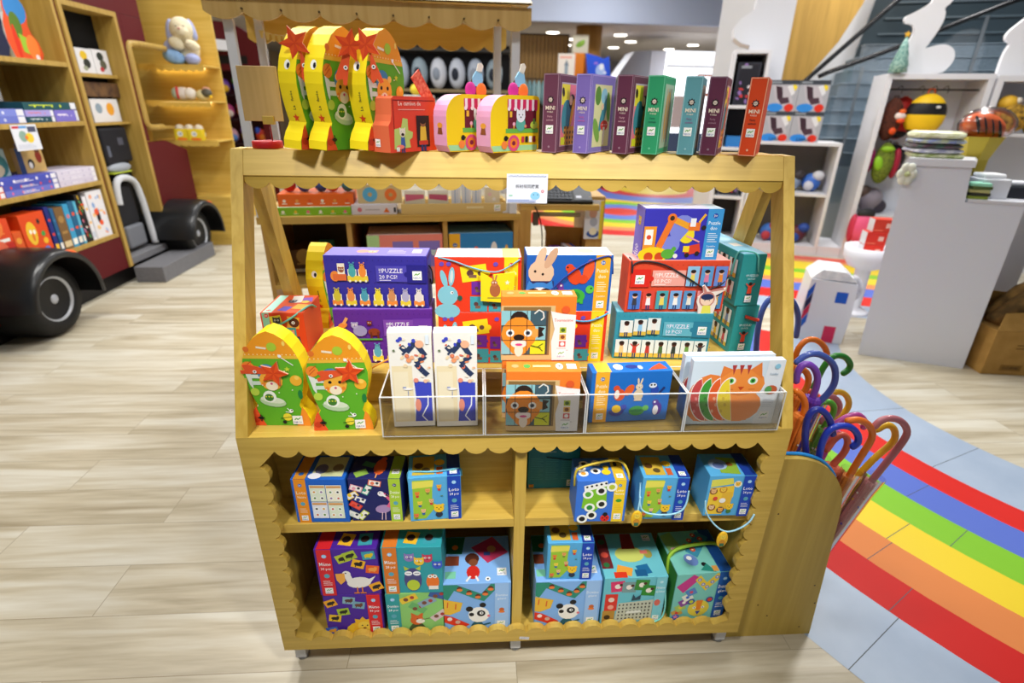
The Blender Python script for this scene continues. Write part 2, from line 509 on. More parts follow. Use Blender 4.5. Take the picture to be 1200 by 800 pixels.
# ------------------------------------------------------------------ boxes
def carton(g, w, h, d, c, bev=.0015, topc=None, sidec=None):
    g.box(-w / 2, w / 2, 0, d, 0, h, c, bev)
    if topc: top(g, w, d, h).rect(.008, .01, .992, .99, topc)  # pale top tint carries the overhead sheen in its colour
def put(g, name, label, cat, loc, rot, group=None):
    return tag(g.obj(name, None, loc, R(rot)), label, cat, group)
ANIM = ['#e8893a', '#9a6a44', '#5aa5b8', '#e3b92e', '#c64a52', '#7d8fb8', '#8fae4a', '#d9a9a0']

def corner_label(d, x, y, w): d.logo(x, y, w)

K_ = .876
# --- the four long train boxes
def train_art(d, bg, dark, panel, piece, pcs, rows, flip=False, light='#e8e4f4'):
    for i in range(18):
        for j in range(5): d.circ(.03 + i * .056 + (j % 2) * .028, .08 + j * .21, .006, dark, 5)
    if not flip:
        tx, px, lx = .50, .80, .855
    else:
        tx, px, lx = .24, .03, .075
    d.rect(tx, .52, tx + .33, .82, panel)
    d.rect(px, .50, px + .19, .84, piece); d.circ(px + (.0 if not flip else .2), .66, .028, piece)
    d.logo(lx, .56, .09)
    d.text('!!PUZZLE', tx + .03, .69, .085, light, 'l', maxw=.23); d.text(pcs, tx + .03, .58, .075, light, 'l', maxw=.2)
    d.lines(tx + .03, .545, .14, 1, .03, light, .012)
def wagon(d, x, y, w, h, c, anim, base):
    d.rect(x - w * .5, y, x + w * .5, y + h * .28, base); d.circ(x - w * .28, y, w * .12, '#e9e2d0', 8); d.circ(x + w * .28, y, w * .12, '#e9e2d0', 8)
    d.rect(x - w * .42, y + h * .28, x + w * .42, y + h * .62, '#efe8da')
    d.ell(x, y + h * .5, w * .36, h * .3, c); d.circ(x, y + h * .8, w * .24, c, 10)
    d.circ(x - w * .09, y + h * .84, w * .05, '#22202a', 6); d.circ(x + w * .09, y + h * .84, w * .05, '#22202a', 6)
    d.circ(x - w * .2, y + h * .96, w * .08, c, 6); d.circ(x + w * .2, y + h * .96, w * .08, c, 6)

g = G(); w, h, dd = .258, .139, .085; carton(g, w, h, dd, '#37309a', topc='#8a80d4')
d = front(g, w, h); train_art(d, '#37309a', '#2b247e', '#4b44ae', '#242080', '20 PCS!', 2)
d.ell(.1, .62, .045, .1, '#e8893a'); d.rect(.08, .54, .21, .66, '#d86a3a'); d.rect(.13, .66, .20, .86, '#efe4d0'); d.head(.165, .74, .028, '#9a5a3a')
for i, x in enumerate((.27, .37)): wagon(d, x, .53, .1, .36, ['#4aa3a8', '#e8893a'][i], 0, '#e3c83a')
for i in range(7): wagon(d, .10 + i * .135, .07, .105, .34, ['#c9b83a', '#e08a4a', '#4a9ab0', '#e3cf3a', '#c98a5a', '#a9a4c4', '#d8d2cc'][i], 0, ['#e8893a', '#e3c83a'][i % 2])
t = top(g, w, dd, h); t.circ(.35, .5, .06, '#e9a08a'); t.head(.45, .45, .05, '#e0b48a'); t.rect(.84, .35, .93, .75, '#efeef4'); t.lines(.6, .6, .18, 3, .15, '#c6bff0', .06)
r = rside(g, w, dd, h); r.rect(.1, .1, .9, .9, '#3f5ad0')
pz20 = thing('puzzle_box', 'indigo train puzzle box with twenty pieces, upper of the purple pair', 'puzzle box', (-.319, .192, SR + .1353), R(-2)); pz20.scale = [K_] * 3
g.obj('carton', pz20)
g = G(); g.tube(smooth([(.131, .02, .11), (.140, .012, .10), (.141, .010, .07), (.136, .014, .06), (.133, .02, .075)]), .002, '#1c1a20', 6); g.obj('cord', pz20)

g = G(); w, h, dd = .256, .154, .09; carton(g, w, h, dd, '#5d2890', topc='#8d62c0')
d = front(g, w, h); train_art(d, '#5d2890', '#4a1e78', '#7a44a8', '#6a35a0', '10 PCS!', 2)
d.ell(.09, .72, .05, .05, '#e8893a', 20); d.line([(.1, .75), (.14, .86)], .03, '#e8a05a'); d.ell(.26, .62, .07, .1, '#9a93bc'); d.head(.21, .72, .035, '#a79fc8')
d.ell(.40, .60, .06, .07, '#8a3a1e'); d.rect(.36, .46, .38, .6, '#6a2a18'); d.rect(.43, .46, .45, .6, '#6a2a18'); d.head(.36, .76, .025, '#7a3018'); d.rect(.18, .45, .48, .48, '#5aa04a')
for i in range(6): wagon(d, .12 + i * .15, .06, .11, .34, ANIM[i], 0, '#e3c83a')
pz10 = thing('puzzle_box', 'violet animal puzzle box with ten pieces, under the indigo train box', 'puzzle box', (-.311, .184, SR + .0002), R(-.2)); pz10.scale = [K_] * 3
g.obj('carton', pz10)
g = G(); g.tube(smooth([(.11, -.004, .07), (.05, -.03, .045), (-.02, -.055, .02), (-.045, -.06, .0)]), .0022, '#e8962e', 6); cd = g.obj('cord', pz10)
g = G(); q = arcp(-.055, -.024, .017, -60, 240, 12)
g.prism([(-.068, -.09), (-.042, -.09), (-.046, -.036)] + q[:] + [(-.064, -.036)], .004, '#5a1e9a', Matrix.Translation((0, -.064, 0)) @ Matrix.Translation((0, 0, .052 + .044))); g.obj('key_tag', cd)

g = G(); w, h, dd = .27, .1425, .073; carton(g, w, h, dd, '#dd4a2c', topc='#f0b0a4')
d = front(g, w, h); train_art(d, '', '#c63c20', '#eda596', '#d8281c', '10 PCS!', 2, True, '#fbeee8')
cols = ['#4a78c8', '#d8483a', '#4aa0a8', '#7aa8d8', '#5a90c0', '#e08a8a', '#4a88b8']
for i in range(7): d.rect(.03 + i * .137, .07, .03 + i * .137 + .118, .43, cols[i]); d.body(.09 + i * .137, .23, .045, .18, ['#3a3a44', '#f0e8e8', '#e8d05a', '#f4efe6', '#e8e0d0', '#d85a4a', '#e8b83a'][i], '#e9b698', .026)
for i in range(3): d.rect(.58 + i * .14, .52, .70 + i * .14, .9, ['#8fc0e0', '#5a98cc', '#6a8ad0'][i]); d.body(.64 + i * .14, .68, .045, .18, ['#e8d05a', '#d87a9a', '#e8893a'][i], '#e9b698', .026)
r10 = thing('puzzle_box', 'orange-red puzzle box with children cards and a rabbit girl tag', 'puzzle box', (.367, .197, SR + .1213), R(.4)); r10.scale = [K_] * 3
g.obj('carton', r10)
g = G(); g.tube(smooth([(-.13, .02, .146), (-.128, -.003, .142), (-.125, -.004, .10), (-.126, -.003, .143), (-.05, -.004, .139), (.02, -.006, .10), (.075, -.008, .066)], 2), .0022, '#20242c', 6)
g.tube(smooth([(.085, -.008, .066), (.12, -.006, .078), (.137, .0, .10)]), .002, '#20242c', 6); cd = g.obj('cord', r10)
g = G(); T = Matrix.Translation((.083, -.013, -.028))
g.prism([(-.018, 0), (.018, 0), (.022, .02), (.026, .045), (.028, .062), (.022, .078), (.045, .093), (.047, .1), (.02, .093), (.005, .09), (-.012, .108), (-.018, .104), (-.012, .086), (-.025, .074), (-.027, .06), (-.02, .045)], .004, '#f0e2d6', T)
d = D(g, (.083 - .03, -.013, -.028), (.08, 0, 0), (0, 0, .11))
d.ell(.37, .62, .27, .2, '#c9847a'); d.poly([(.4, .8), (.9, .86), (.86, .92), (.5, .86)], '#c9847a'); d.poly([(.15, .94), (.25, .78), (.32, .82), (.2, .98)], '#c9847a')
d.ell(.37, .60, .22, .14, '#f2d2b8'); d.ell(.37, .68, .22, .08, '#20305a'); d.circ(.3, .59, .02, '#222', 6); d.circ(.46, .59, .02, '#222', 6)
d.poly([(.22, .16), (.6, .16), (.52, .46), (.26, .46)], '#e6e05a'); d.rect(.26, .05, .33, .16, '#e8d8c8'); d.rect(.46, .05, .53, .16, '#e8d8c8'); d.ell(.28, .05, .07, .03, '#c93a3a'); d.ell(.52, .05, .07, .03, '#c93a3a')
g.obj('rabbit_girl_tag', cd)

g = G(); w, h, dd = .263, .138, .085; carton(g, w, h, dd, '#3793a6', topc='#6fb8c6')
d = front(g, w, h); train_art(d, '', '#2d8096', '#62b0c2', '#2a7d98', '10 PCS!', 2)
for i in range(7): d.rect(.02 + i * .137, .05, .02 + i * .137 + .13, .43, '#dfe6e2'); d.rect(.02 + i * .137, .05, .15 + i * .137, .14, '#d8b648'); d.body(.085 + i * .137, .23, .045, .2, ['#e6c68a', '#c83a2e', '#b83a34', '#4a6a3a', '#2e3a34', '#6a9a4a', '#3a3f4a'][i], '#5a3020', .026, arms='up' if i in (1, 6) else None)
for i in range(3): d.rect(.05 + i * .14, .5 + i * .03, .18 + i * .14, .84 + i * .03, '#dfe6e2'); d.rect(.05 + i * .14, .5 + i * .03, .18 + i * .14, .58 + i * .03, '#d8b648'); d.body(.115 + i * .14, .67 + i * .03, .045, .18, ['#f0eade', '#8ac0e0', '#e8e4dc'][i], '#5a3020', .026)
put(g, 'puzzle_box', 'teal puzzle box with children cards under the orange-red puzzle box', 'puzzle box', (.347, .191, SR + .0002), -4.1).scale = [K_] * 3

def tealtall(loc, rot, label, d_, cordtop):
    g = G(); w, h = .060, .1275; carton(g, w, h, d_, '#2d9698', topc='#8cc4dc')
    d = front(g, w, h)
    for i in range(7):
        for j in range(12): d.circ(.08 + i * .14 + (j % 2) * .07, .04 + j * .083, .012, '#24868a', 5)
    d.text('!PUZZLE!', .5, .58, .045, '#cfeaf0', maxw=.8); d.text('10 PCS!', .5, .52, .035, '#cfeaf0', maxw=.6)
    d.body(.5, .34, .18, .2, '#d8442a', '#2a1a14', .07, '#26344e', 'up'); d.logo(.36, .08, .28)
    s = lside(g, w, d_, h)
    for i in range(5):
        for j in range(2): s.rect(.08 + i * .18, .1 + j * .42, .22 + i * .18, .44 + j * .42, '#dfe6e2'); s.rect(.08 + i * .18, .1 + j * .42, .22 + i * .18, .18 + j * .42, '#d8b648'); s.body(.15 + i * .18, .27 + j * .42, .05, .18, ANIM[(i + j) % 8], '#5a3020', .03)
    t = top(g, w, d_, h); t.ell(.5, .6, .3, .08, '#a9d4e4'); t.rect(.3, .3, .7, .42, '#e9e2d8')
    o = thing('puzzle_box', label, 'puzzle box', loc, R(rot)); g.obj('carton', o)
    g = G()
    if cordtop: g.tube(smooth([(-.034, .03, .07), (-.034, .025, .128), (-.02, .012, .133), (.005, -.002, .130), (.009, -.004, .10), (.013, -.004, .086)]), .0022, '#5fb0a4', 6)
    else: g.tube(smooth([(-.005, -.004, .100), (.015, -.006, .094), (.03, -.005, .090)]), .0045, '#c8402e', 6)
    g.obj('cord', o)
tealtall((.563, .222, SR + .0002), 4, 'turquoise puzzle box end-on beside the right post, lower of the two', .25, False)
tealtall((.553, .219, SR + .1279), 4.5, 'turquoise puzzle box with green cord, stacked on its twin by the right post', .26, True)

# --- duo boxes
def duo_band(d, x0, x1, c, tc, a, n='3+'):
    d.rect(x0, 0, x1, 1, c); m = (x0 + x1) / 2; w = x1 - x0
    d.circ(m, .87, w * .16, a); d.text(n, m, .845, .05, '#f6f2e6', maxw=w * .25)
    d.text('Puzzle', m, .70, .07, tc, maxw=w * .8); d.text('duo', m, .60, .07, tc, maxw=w * .55)
    d.lines(m - w * .32, .52, w * .64, 5, .04, tc, .012); d.text('2 puzzles', m, .26, .035, tc, maxw=w * .6); d.logo(m - w * .26, .06, w * .52)
def piecepair(d, x, y, w, h, c, rot=0):
    d.rect(x, y, x + w, y + h, c, rot); d.circ(x + w, y + h / 2, w * .12, c)
    d.circ(x + w * .35, y + h * .5, w * .14, '#5a3a3a', 8); d.rect(x + w * .3, y + h * .2, x + w * .6, y + h * .4, '#7a5a4a')
def redduo(rabbit=True):
    g = G(); w, h, dd = .218, .147, .09; carton(g, w, h, dd, '#e03a1c', topc='#e9e2ec')
    d = front(g, w, h)
    duo_band(d, .80, .96, '#f2d21c', '#f8f0c0', '#d8362a')
    piecepair(d, .30, .58, .30, .28, '#f0d820', 8); d.circ(.52, .72, .03, '#6a4a3a')
    piecepair(d, .42, .33, .16, .24, '#6a2a9a'); piecepair(d, .40, .02, .2, .28, '#3f9fae'); piecepair(d, .62, .02, .17, .24, '#3f9fae'); piecepair(d, .62, .3, .14, .24, '#6a2a9a')
    for x in (.08, .16, .70): d.ell(x, .88, .03, .04, '#6a4ab0', 20, 8)
    d.ell(.13, .03, .15, .14, '#7fc0d0'); d.ell(.14, .32, .12, .18, '#7fc0d0'); d.ell(.10, .62, .035, .16, '#7fc0d0', 14); d.ell(.19, .66, .035, .17, '#7fc0d0', -6); d.ell(.19, .66, .018, .12, '#c9d8d8', -6)
    d.circ(.19, .37, .018, '#f4f4f0'); d.circ(.195, .37, .009, '#20303a'); d.ell(.28, .27, .03, .05, '#24584a')
    t = top(g, w, dd, h); t.rect(.78, 0, .98, 1, '#f0dc7a'); t.ell(.3, .5, .16, .2, '#f2f0f6'); t.ell(.55, .4, .12, .25, '#c9d8ea'); t.line([(.1, .3), (.5, .6)], .02, '#3a4a8a')
    return g
g = redduo(); o = thing('puzzle_box', 'red rabbit puzzle box with hanging yellow card, top of its stack', 'puzzle box', (-.093, .178, SR + .1292), R(-.8)); o.scale = [K_] * 3; g.obj('carton', o)
g = G(); g.tube(smooth([(-.10, .0, .146), (-.06, -.004, .138), (-.02, -.006, .122), (.04, -.008, .108), (.07, -.008, .12), (.105, -.004, .143)]), .002, '#6fa0b4', 6); cd = g.obj('cord', o)
g = G(); T = Matrix.Translation((0, -.013, 0)); g.prism([(.006, .036), (.088, .03), (.092, .112), (.038, .106), (.036, .094), (.006, .112)][::1], .003, '#f2da1e', T)
d = D(g, (.006, -.013, .03), (.086, 0, 0), (0, 0, .084)); d.ell(.42, .42, .16, .22, '#a8643a'); d.head(.4, .64, .1, '#b8744a', 'long'); d.rect(.2, .16, .66, .19, '#8a8a3a'); d.star(.78, .66, .08, '#f6f0d0'); d.line([(.8, .5), (.8, .25)], .03, '#d8c830')
g.obj('hanging_card', cd)
g = redduo(); put(g, 'puzzle_box', 'red puzzle box directly beneath the red rabbit box', 'puzzle box', (-.090, .177, SR + .0002), -1.3).scale = [K_] * 3
g = redduo(); o = thing('puzzle_box', 'red puzzle box with yellow band beneath the blue raccoon box', 'puzzle box', (.1115, .182, SR + .0002), R(.3)); o.scale = [K_] * 3; g.obj('carton', o)
g = G(); g.tube(smooth([(.0, -.004, .128), (.05, -.006, .118), (.09, -.006, .132), (.11, .0, .142)]), .0022, '#4a9ac8', 6); g.obj('cord', o)
g = G(); w, h, dd = .222, .151, .086; carton(g, w, h, dd, '#1d5eb4', topc='#dfe6f0')
d = front(g, w, h); duo_band(d, .80, .97, '#efac28', '#faf0c8', '#2a6ab8')
d.ell(.17, .70, .15, .22, '#d8bc9c', -10); d.ell(.16, .95, .05, .2, '#d8bc9c', -20); d.ell(.28, .95, .05, .2, '#c9a484', -28)
d.circ(.10, .72, .016, '#2a2220', 8); d.circ(.19, .67, .016, '#2a2220', 8); d.rect(.02, .25, .32, .55, '#2a2a5a', 0)
d.ell(.16, .32, .18, .21, '#3a84cc'); d.ell(.16, .29, .15, .15, '#eef0f2'); d.ell(.08, .34, .075, .08, '#1c1f2c', 15); d.ell(.24, .34, .075, .08, '#1c1f2c', -15)
for x in (.09, .23): d.circ(x, .35, .022, '#f4f4f0'); d.circ(x, .35, .011, '#16161a', 6)
d.ell(.16, .22, .03, .03, '#1a1a20'); d.poly([(0, .4), (.03, .56), (.10, .48)], '#3a84cc'); d.poly([(.32, .4), (.3, .56), (.22, .48)], '#3a84cc')
d.ell(.40, .28, .05, .18, '#6a3a9a', -10); d.ell(.385, .25, .03, .13, '#f0eef0'); d.circ(.40, .46, .04, '#6a3a9a'); d.circ(.41, .47, .014, '#f0f0f0', 6)
d.ell(.56, .64, .08, .16, '#d8461e', 20); d.ell(.50, .78, .05, .07, '#d8461e'); d.ell(.72, .74, .06, .2, '#e0562a', -14); d.ell(.66, .58, .06, .08, '#d8461e'); d.circ(.475, .79, .012, '#201818', 6)
d.ell(.58, .28, .12, .13, '#3fae3a'); d.ell(.58, .28, .06, .08, '#2a8a34'); d.circ(.75, .4, .05, '#5abf4a'); d.rect(.49, .14, .53, .22, '#3fae3a'); d.rect(.64, .14, .68, .22, '#3fae3a'); d.circ(.765, .42, .012, '#182818', 6)
t = top(g, w, dd, h); t.ell(.25, .5, .15, .3, '#e8b6b0'); t.ell(.5, .45, .16, .35, '#a9c8e4'); t.ell(.7, .5, .1, .3, '#eed49a'); t.ell(.38, .6, .1, .2, '#f4f0f4')
o = thing('puzzle_box', 'blue raccoon puzzle box with orange side band, middle of the shelf', 'puzzle box', (.1115, .184, SR + .1292), 0); o.scale = [K_] * 3; g.obj('carton', o)
g = G(); g.tube(smooth([(-.07, -.008, .045), (-.045, -.009, .062), (-.02, -.008, .09), (.03, -.005, .128), (.08, -.004, .148), (.108, .0, .15), (.114, .006, .10)]), .0022, '#203a8a', 6); g.obj('cord', o)
g = G(); w, h, dd = .203, .131, .072; carton(g, w, h, dd, '#3a36b2', topc='#dcdcf4')
d = front(g, w, h); duo_band(d, .80, 1, '#3f97d6', '#e6f2fa', '#2a4aa8')
d.circ(.50, .62, .17, '#7d86d6'); d.ell(.37, .3, .12, .18, '#7d86d6')
d.rect(.01, .2, .17, .66, '#e8942a'); d.rect(.03, .3, .13, .6, '#f0efe4'); d.circ(.08, .45, .03, '#d84a2e'); d.ell(.16, .1, .2, .16, '#f0cc1e'); d.circ(.1, .06, .06, '#c8461e'); d.circ(.24, .06, .06, '#c8461e')
d.line([(.22, .25), (.36, .82)], .085, '#e8762a'); d.line([(.34, .82), (.58, .66)], .075, '#eaa02a'); d.circ(.35, .82, .06, '#e8762a'); d.circ(.35, .82, .03, '#3a2a20'); d.ell(.56, .5, .10, .17, '#eed62a', 20, 14, 200, 400)
d.rect(.57, .58, .72, .74, '#e8762a'); d.rect(.59, .66, .66, .82, '#eef0f0'); d.line([(.7, .74), (.77, .9)], .03, '#f0b42a'); d.circ(.77, .64, .03, '#2a2420')
d.ell(.35, .12, .09, .1, '#5aa83a'); d.circ(.42, .22, .03, '#5aa83a'); d.circ(.45, .08, .03, '#e9e6e0')
d.rect(.56, .12, .76, .3, '#d8402a', 12); d.rect(.54, .16, .62, .28, '#f0cf2a'); d.circ(.60, .1, .03, '#2a2420'); d.circ(.73, .13, .03, '#2a2420'); d.line([(.56, .48), (.74, .36)], .02, '#e89aa8')
s = lside(g, w, dd, h); s.rect(.0, .0, 1, 1, '#8d80e0'); s.text('duo', .62, .12, .32, '#f0eefa', rot=90, maxw=.5); s.head(.5, .72, .16, '#e9c04a', 'round')
t = top(g, w, dd, h); t.ell(.4, .5, .2, .2, '#c4c4ee'); t.rect(.82, 0, .99, 1, '#c8e0f2')
put(g, 'puzzle_box', 'blue excavator puzzle box standing on the orange-red puzzle box', 'puzzle box', (.363, .202, SR + .1213 + .1252), .4).scale = [K_] * 3

# --- tall box by the left post
g = G(); w, h, dd = .101, .104, .128; carton(g, w, h, dd, '#e0481e', topc='#e0582e')
d = front(g, w, h); d.rect(.04, .0, .2, 1, '#8fc9a8'); d.age(.14, .93, .05)
d.rect(.22, .70, .48, .93, '#e6d83a', 10); d.head(.36, .80, .09, '#4a4a44', 'point'); d.rect(.6, .62, .88, .9, '#e8a83a', -8); d.circ(.76, .76, .12, '#5a2a1a'); d.circ(.74, .76, .04, '#f4f0e8'); d.circ(.74, .76, .02, '#111', 6)
d.rect(.54, .42, .78, .64, '#3f9a98'); d.head(.66, .5, .08, '#e08a6a'); d.rect(.6, .18, .86, .40, '#22305a', 10); d.head(.72, .28, .09, '#56707a', 'point')
t = top(g, w, dd, h); t.rect(.05, .02, .26, .98, '#a8d8c4'); t.rect(.38, .1, .60, .34, '#6a5ac4', -12); t.rect(.45, .55, .7, .95, '#f2eee8', 10); t.head(.5, .62, .1, '#3a3f5a', 'round'); t.rect(.72, .6, .95, .85, '#8a5ac0', 12); t.rect(.66, .2, .94, .46, '#efb44a', -10); t.ell(.82, .6, .1, .07, '#f0cf5a'); t.age(.15, .12, .05)
cb = thing('game_box', 'orange-red animal game box with mint cord behind the two front rocket boxes', 'game box', (-.560, .246, SR + .0002), R(-1)); g.obj('carton', cb)
g = G(); g.tube(smooth([(-.012, -.004, .073), (.02, -.006, .09), (.045, .005, .108), (.055, .05, .108), (.055, .08, .09)]), .0026, '#6fb8a4', 6); g.obj('cord', cb)

# --- the acrylic trays along the front edge and what stands in them
TZ = S + .0032
for i, lab in enumerate(('clear acrylic tray holding the two tall white boxes', 'clear acrylic tray holding the orange lion boxes', 'clear acrylic tray holding the blue animal box', 'clear acrylic tray holding the orange cat boxes')):
    x0 = -.2965 + i * .2147; x1 = x0 + .2135
    o = thing('acrylic_tray', lab, 'tray', ((x0 + x1) / 2, 0, S), 0, None)
    w = (x1 - x0) / 2
    g = G(); g.box(-w, w, -.003, .122, 0, .003, ACR); g.obj('base', o)
    g = G(); g.box(-w, w, -.006, -.0032, 0, .094, ACR); g.box(-w, w, -.0062, -.003, .094, .0955, ACRE); g.box(-w, w, -.0066, -.006, 0, .0016, ACRE); g.obj('front_panel', o)
    g = G(); g.box(-w + .0031, w - .0031, .119, .122, .0032, .094, ACR); g.box(-w + .0031, w - .0031, .119, .122, .0941, .0952, ACRE); g.obj('back_wall', o)
    for s_ in (-1, 1):
        a, b = sorted((s_ * w, s_ * (w - .003)))
        T = Matrix(((0, 1, 0, a), (1, 0, 0, 0), (0, 0, 1, 0), (0, 0, 0, 1)))
        g = G(); g.prism([(-.003, .003), (.122, .003), (.122, .094), (-.003, .094)], b - a, ACR, T)
        g.box(a, b, -.003, .122, .094, .0952, ACRE); g.box(a, b, -.0064, -.0056, 0, .0955, ACRE); g.obj('side_panel', o)

def whitebox(shift):
    g = G(); w, h, dd = .088, .222, .03; carton(g, w, h, dd, '#efece4')
    d = front(g, w, h)
    d.rect(.05, .06, .52, .66, '#ecdcb4'); d.rect(.08, .08, .42, .6, '#f0e4c4')
    d.poly([(.53, .06), (.95, .06), (.95, .48), (.55, .50), (.58, .3)], '#3f4ac0'); d.line([(.82, .06), (.70, .12), (.85, .24), (.86, .34)], .03, '#eef0f6'); d.ell(.62, .24, .07, .07, '#e8907a')
    zig = [(.30, .86), (.42, .80), (.55, .86), (.62, .90), (.72, .84), (.84, .76), (.62, .68), (.78, .60), (.88, .56)]
    d.line(zig, .13, '#2c3a5c'); 
    rr = random.Random(3)
    for i in range(26):
        x, y = rr.uniform(.12, .92), rr.uniform(.5, .95); c = rr.choice(['#efb088', '#e88a5a', '#f0d8b0', '#3f4ac0', '#d8705a', '#2c3a5c', '#f4e4d0'])
        d.ell(x, y, rr.uniform(.02, .06), rr.uniform(.008, .022), c, rr.uniform(0, 90), 8)
    d.circ(.72, .88, .10, '#f0b490'); d.circ(.46, .72, .06, '#ee9a6a'); d.circ(.60, .51, .06, '#e8907a'); d.circ(.82, .50, .05, '#f0c0a0')
    d.rect(.86, .88, .94, .97, '#dfeaf4'); d.line([(.4, .4), (.4, .32)], .012, '#8a98c8'); d.ell(.4, .42, .12, .012, '#f6f4f4')
    d.rect(.28, .43, .36, .445, '#9aa4c8'); d.circ(.13, .82, .03, '#6a7a5a')
    return g
g = whitebox(0); put(g, 'game_box', 'tall slim white illustrated box, nearer the rockets', 'game box', (-.2325, .028, TZ), 1.5)
g = whitebox(1); put(g, 'game_box', 'tall slim white illustrated box, nearer the lion boxes', 'game box', (-.1405, .026, TZ), 1.0)

def lionbox(dd):
    g = G(); w, h = .154, .143; carton(g, w, h, dd, '#f0802a')
    d = front(g, w, h)
    d.rect(0, 0, .72, .86, '#d8b47a'); d.rect(.03, .08, .66, .84, '#8a6a3c'); d.rect(0, .09, .63, .78, '#4a4038')
    cw, chh = .205, .225
    xs = [-.085, .125, .335]; ys = [.10, .33, .56]
    for i in range(3):
        for j in range(3):
            x0 = max(0, xs[i] + .06 + .0); x1 = xs[i] + .06 + cw
            d.rect(x0, ys[j], x1, ys[j] + chh, ['#8ec4cc', '#3f5a66', '#8ec4cc'][(i + j) % 3] if (i, j) != (2, 0) else '#d9dc2a')
    d.ell(.24, .62, .13, .16, '#2a1e1a')
    d.ell(.24, .42, .24, .27, '#f0902a'); d.ell(.24, .24, .14, .16, '#f0902a'); d.ell(.24, .27, .11, .07, '#f4e8e0'); d.ell(.24, .16, .06, .1, '#f2e2d0')
    d.ell(.46, .44, .07, .07, '#f0a04a'); d.poly([(.5, .36), (.58, .4), (.55, .46), (.59, .52), (.5, .54)], '#2a1e1a')
    for x in (.12, .36): d.circ(x, .44, .055, '#f6f2ea'); d.circ(x, .44, .03, '#2a3a5a'); d.circ(x, .44, .014, '#111', 6)
    d.ell(.24, .37, .075, .05, '#241a18'); d.ell(.24, .255, .05, .02, '#d84a8a')
    for x in (.125, .345): d.rect(x - .004, .1, x + .004, .785, '#3a3028')
    for y in (.325, .555): d.rect(0, y - .004, .6, y + .004, '#3a3028')
    d.line([(.4, .24), (.54, .2)], .015, '#4a5a1a'); d.line([(.5, .22), (.57, .27)], .01, '#4a5a1a'); d.line([(.5, .22), (.57, .15)], .01, '#4a5a1a')
    d.line([(.44, .74), (.5, .8), (.56, .76), (.57, .68), (.53, .64)], .018, '#e4e2da')
    d.poly([(.70, 0), (1, 0), (1, .72), (.82, .74), (.66, .78), (.72, .5), (.68, .3)], '#efe9e6'); d.circ(.86, .80, .055, '#e05a2a')
    d.text('Tournanimo', .84, .62, .045, '#d8502a', maxw=.26)
    for i, c in enumerate(('#b8c43a', '#e8b45a', '#d8605a')): d.rect(.79, .44 - i * .11, .88, .53 - i * .11, c); d.circ(.835, .485 - i * .11, .03, ['#4a6a2a', '#8a4a2a', '#f4f0ec'][i], 8)
    d.lines(.76, .19, .16, 2, .03, '#a9a4a4', .008); d.logo(.76, .03, .13)
    t = top(g, w, dd, .143); t.circ(.12, .5, .05, '#f0a06a'); t.ell(.28, .5, .05, .2, '#5aa04a'); t.rect(.36, .42, .6, .6, '#f4c89a'); t.ell(.72, .5, .05, .3, '#f4f0ea'); t.circ(.72, .5, .02, '#222'); t.rect(.82, .25, .95, .75, '#e6e8ea')
    return g
g = lionbox(.047); put(g, 'game_box', 'orange lion cube puzzle box in the tray, in front of the other lion boxes', 'game box', (.040, .003, TZ), -1.8)
g = lionbox(.041); put(g, 'game_box', 'orange lion cube puzzle box raised behind the front one, beside the blue raccoon box', 'game box', (.031, .056, TZ + .1435), -.4)
g = lionbox(.041); put(g, 'game_box', 'orange lion cube puzzle box hidden behind the front one, under the raised one', 'game box', (.034, .057, TZ), -.8)

g = G(); w, h, dd = .178, .124, .046; carton(g, w, h, dd, '#1c6cc2')
d = front(g, w, h); duo_band(d, .05, .22, '#f0ae2c', '#faf0c8', '#2a6ab8')
d.ell(.36, .55, .07, .12, '#d8502a'); d.ell(.32, .68, .04, .06, '#d8502a'); d.ell(.48, .64, .05, .12, '#e0622a', -30); d.ell(.33, .56, .03, .09, '#f0e4d8')
d.ell(.60, .54, .06, .12, '#d8c4a4'); d.head(.60, .70, .045, '#e0ccac', 'long'); d.rect(.55, .42, .65, .45, '#e0ccac')
d.ell(.80, .62, .05, .1, '#2a4aa8'); d.ell(.77, .72, .05, .05, '#dfe6ee'); d.circ(.75, .73, .014, '#111', 6); d.circ(.79, .73, .014, '#111', 6); d.line([(.86, .56), (.92, .68)], .03, '#22306a')
d.ell(.34, .24, .10, .12, '#2a3a9a', 0, 14, 180, 360); d.ell(.34, .27, .06, .08, '#f0c42a', -30); d.circ(.43, .3, .04, '#3a4ab0')
d.ell(.60, .22, .10, .10, '#3f9a4a'); d.ell(.60, .22, .1, .03, '#2a7a44'); d.circ(.71, .27, .04, '#6ab85a')
d.ell(.86, .25, .06, .13, '#5a3a9a'); d.ell(.84, .22, .035, .1, '#efeef2'); d.circ(.83, .38, .04, '#5a3a9a'); d.circ(.82, .385, .015, '#f0f0f0', 6)
t = top(g, w, dd, h); t.rect(.06, 0, .24, 1, '#f0b43a'); t.ell(.35, .5, .06, .3, '#e6ecf2'); t.ell(.52, .5, .08, .2, '#2a3a8a'); t.poly([(.7, .1), (.95, .2), (.9, .8), (.8, .5)], '#d8502a'); t.ell(.62, .4, .03, .2, '#cfd8ea')
put(g, 'puzzle_box', 'blue woodland animals puzzle box in the tray beside the cat', 'puzzle box', (.236, .035, TZ), 2.6)

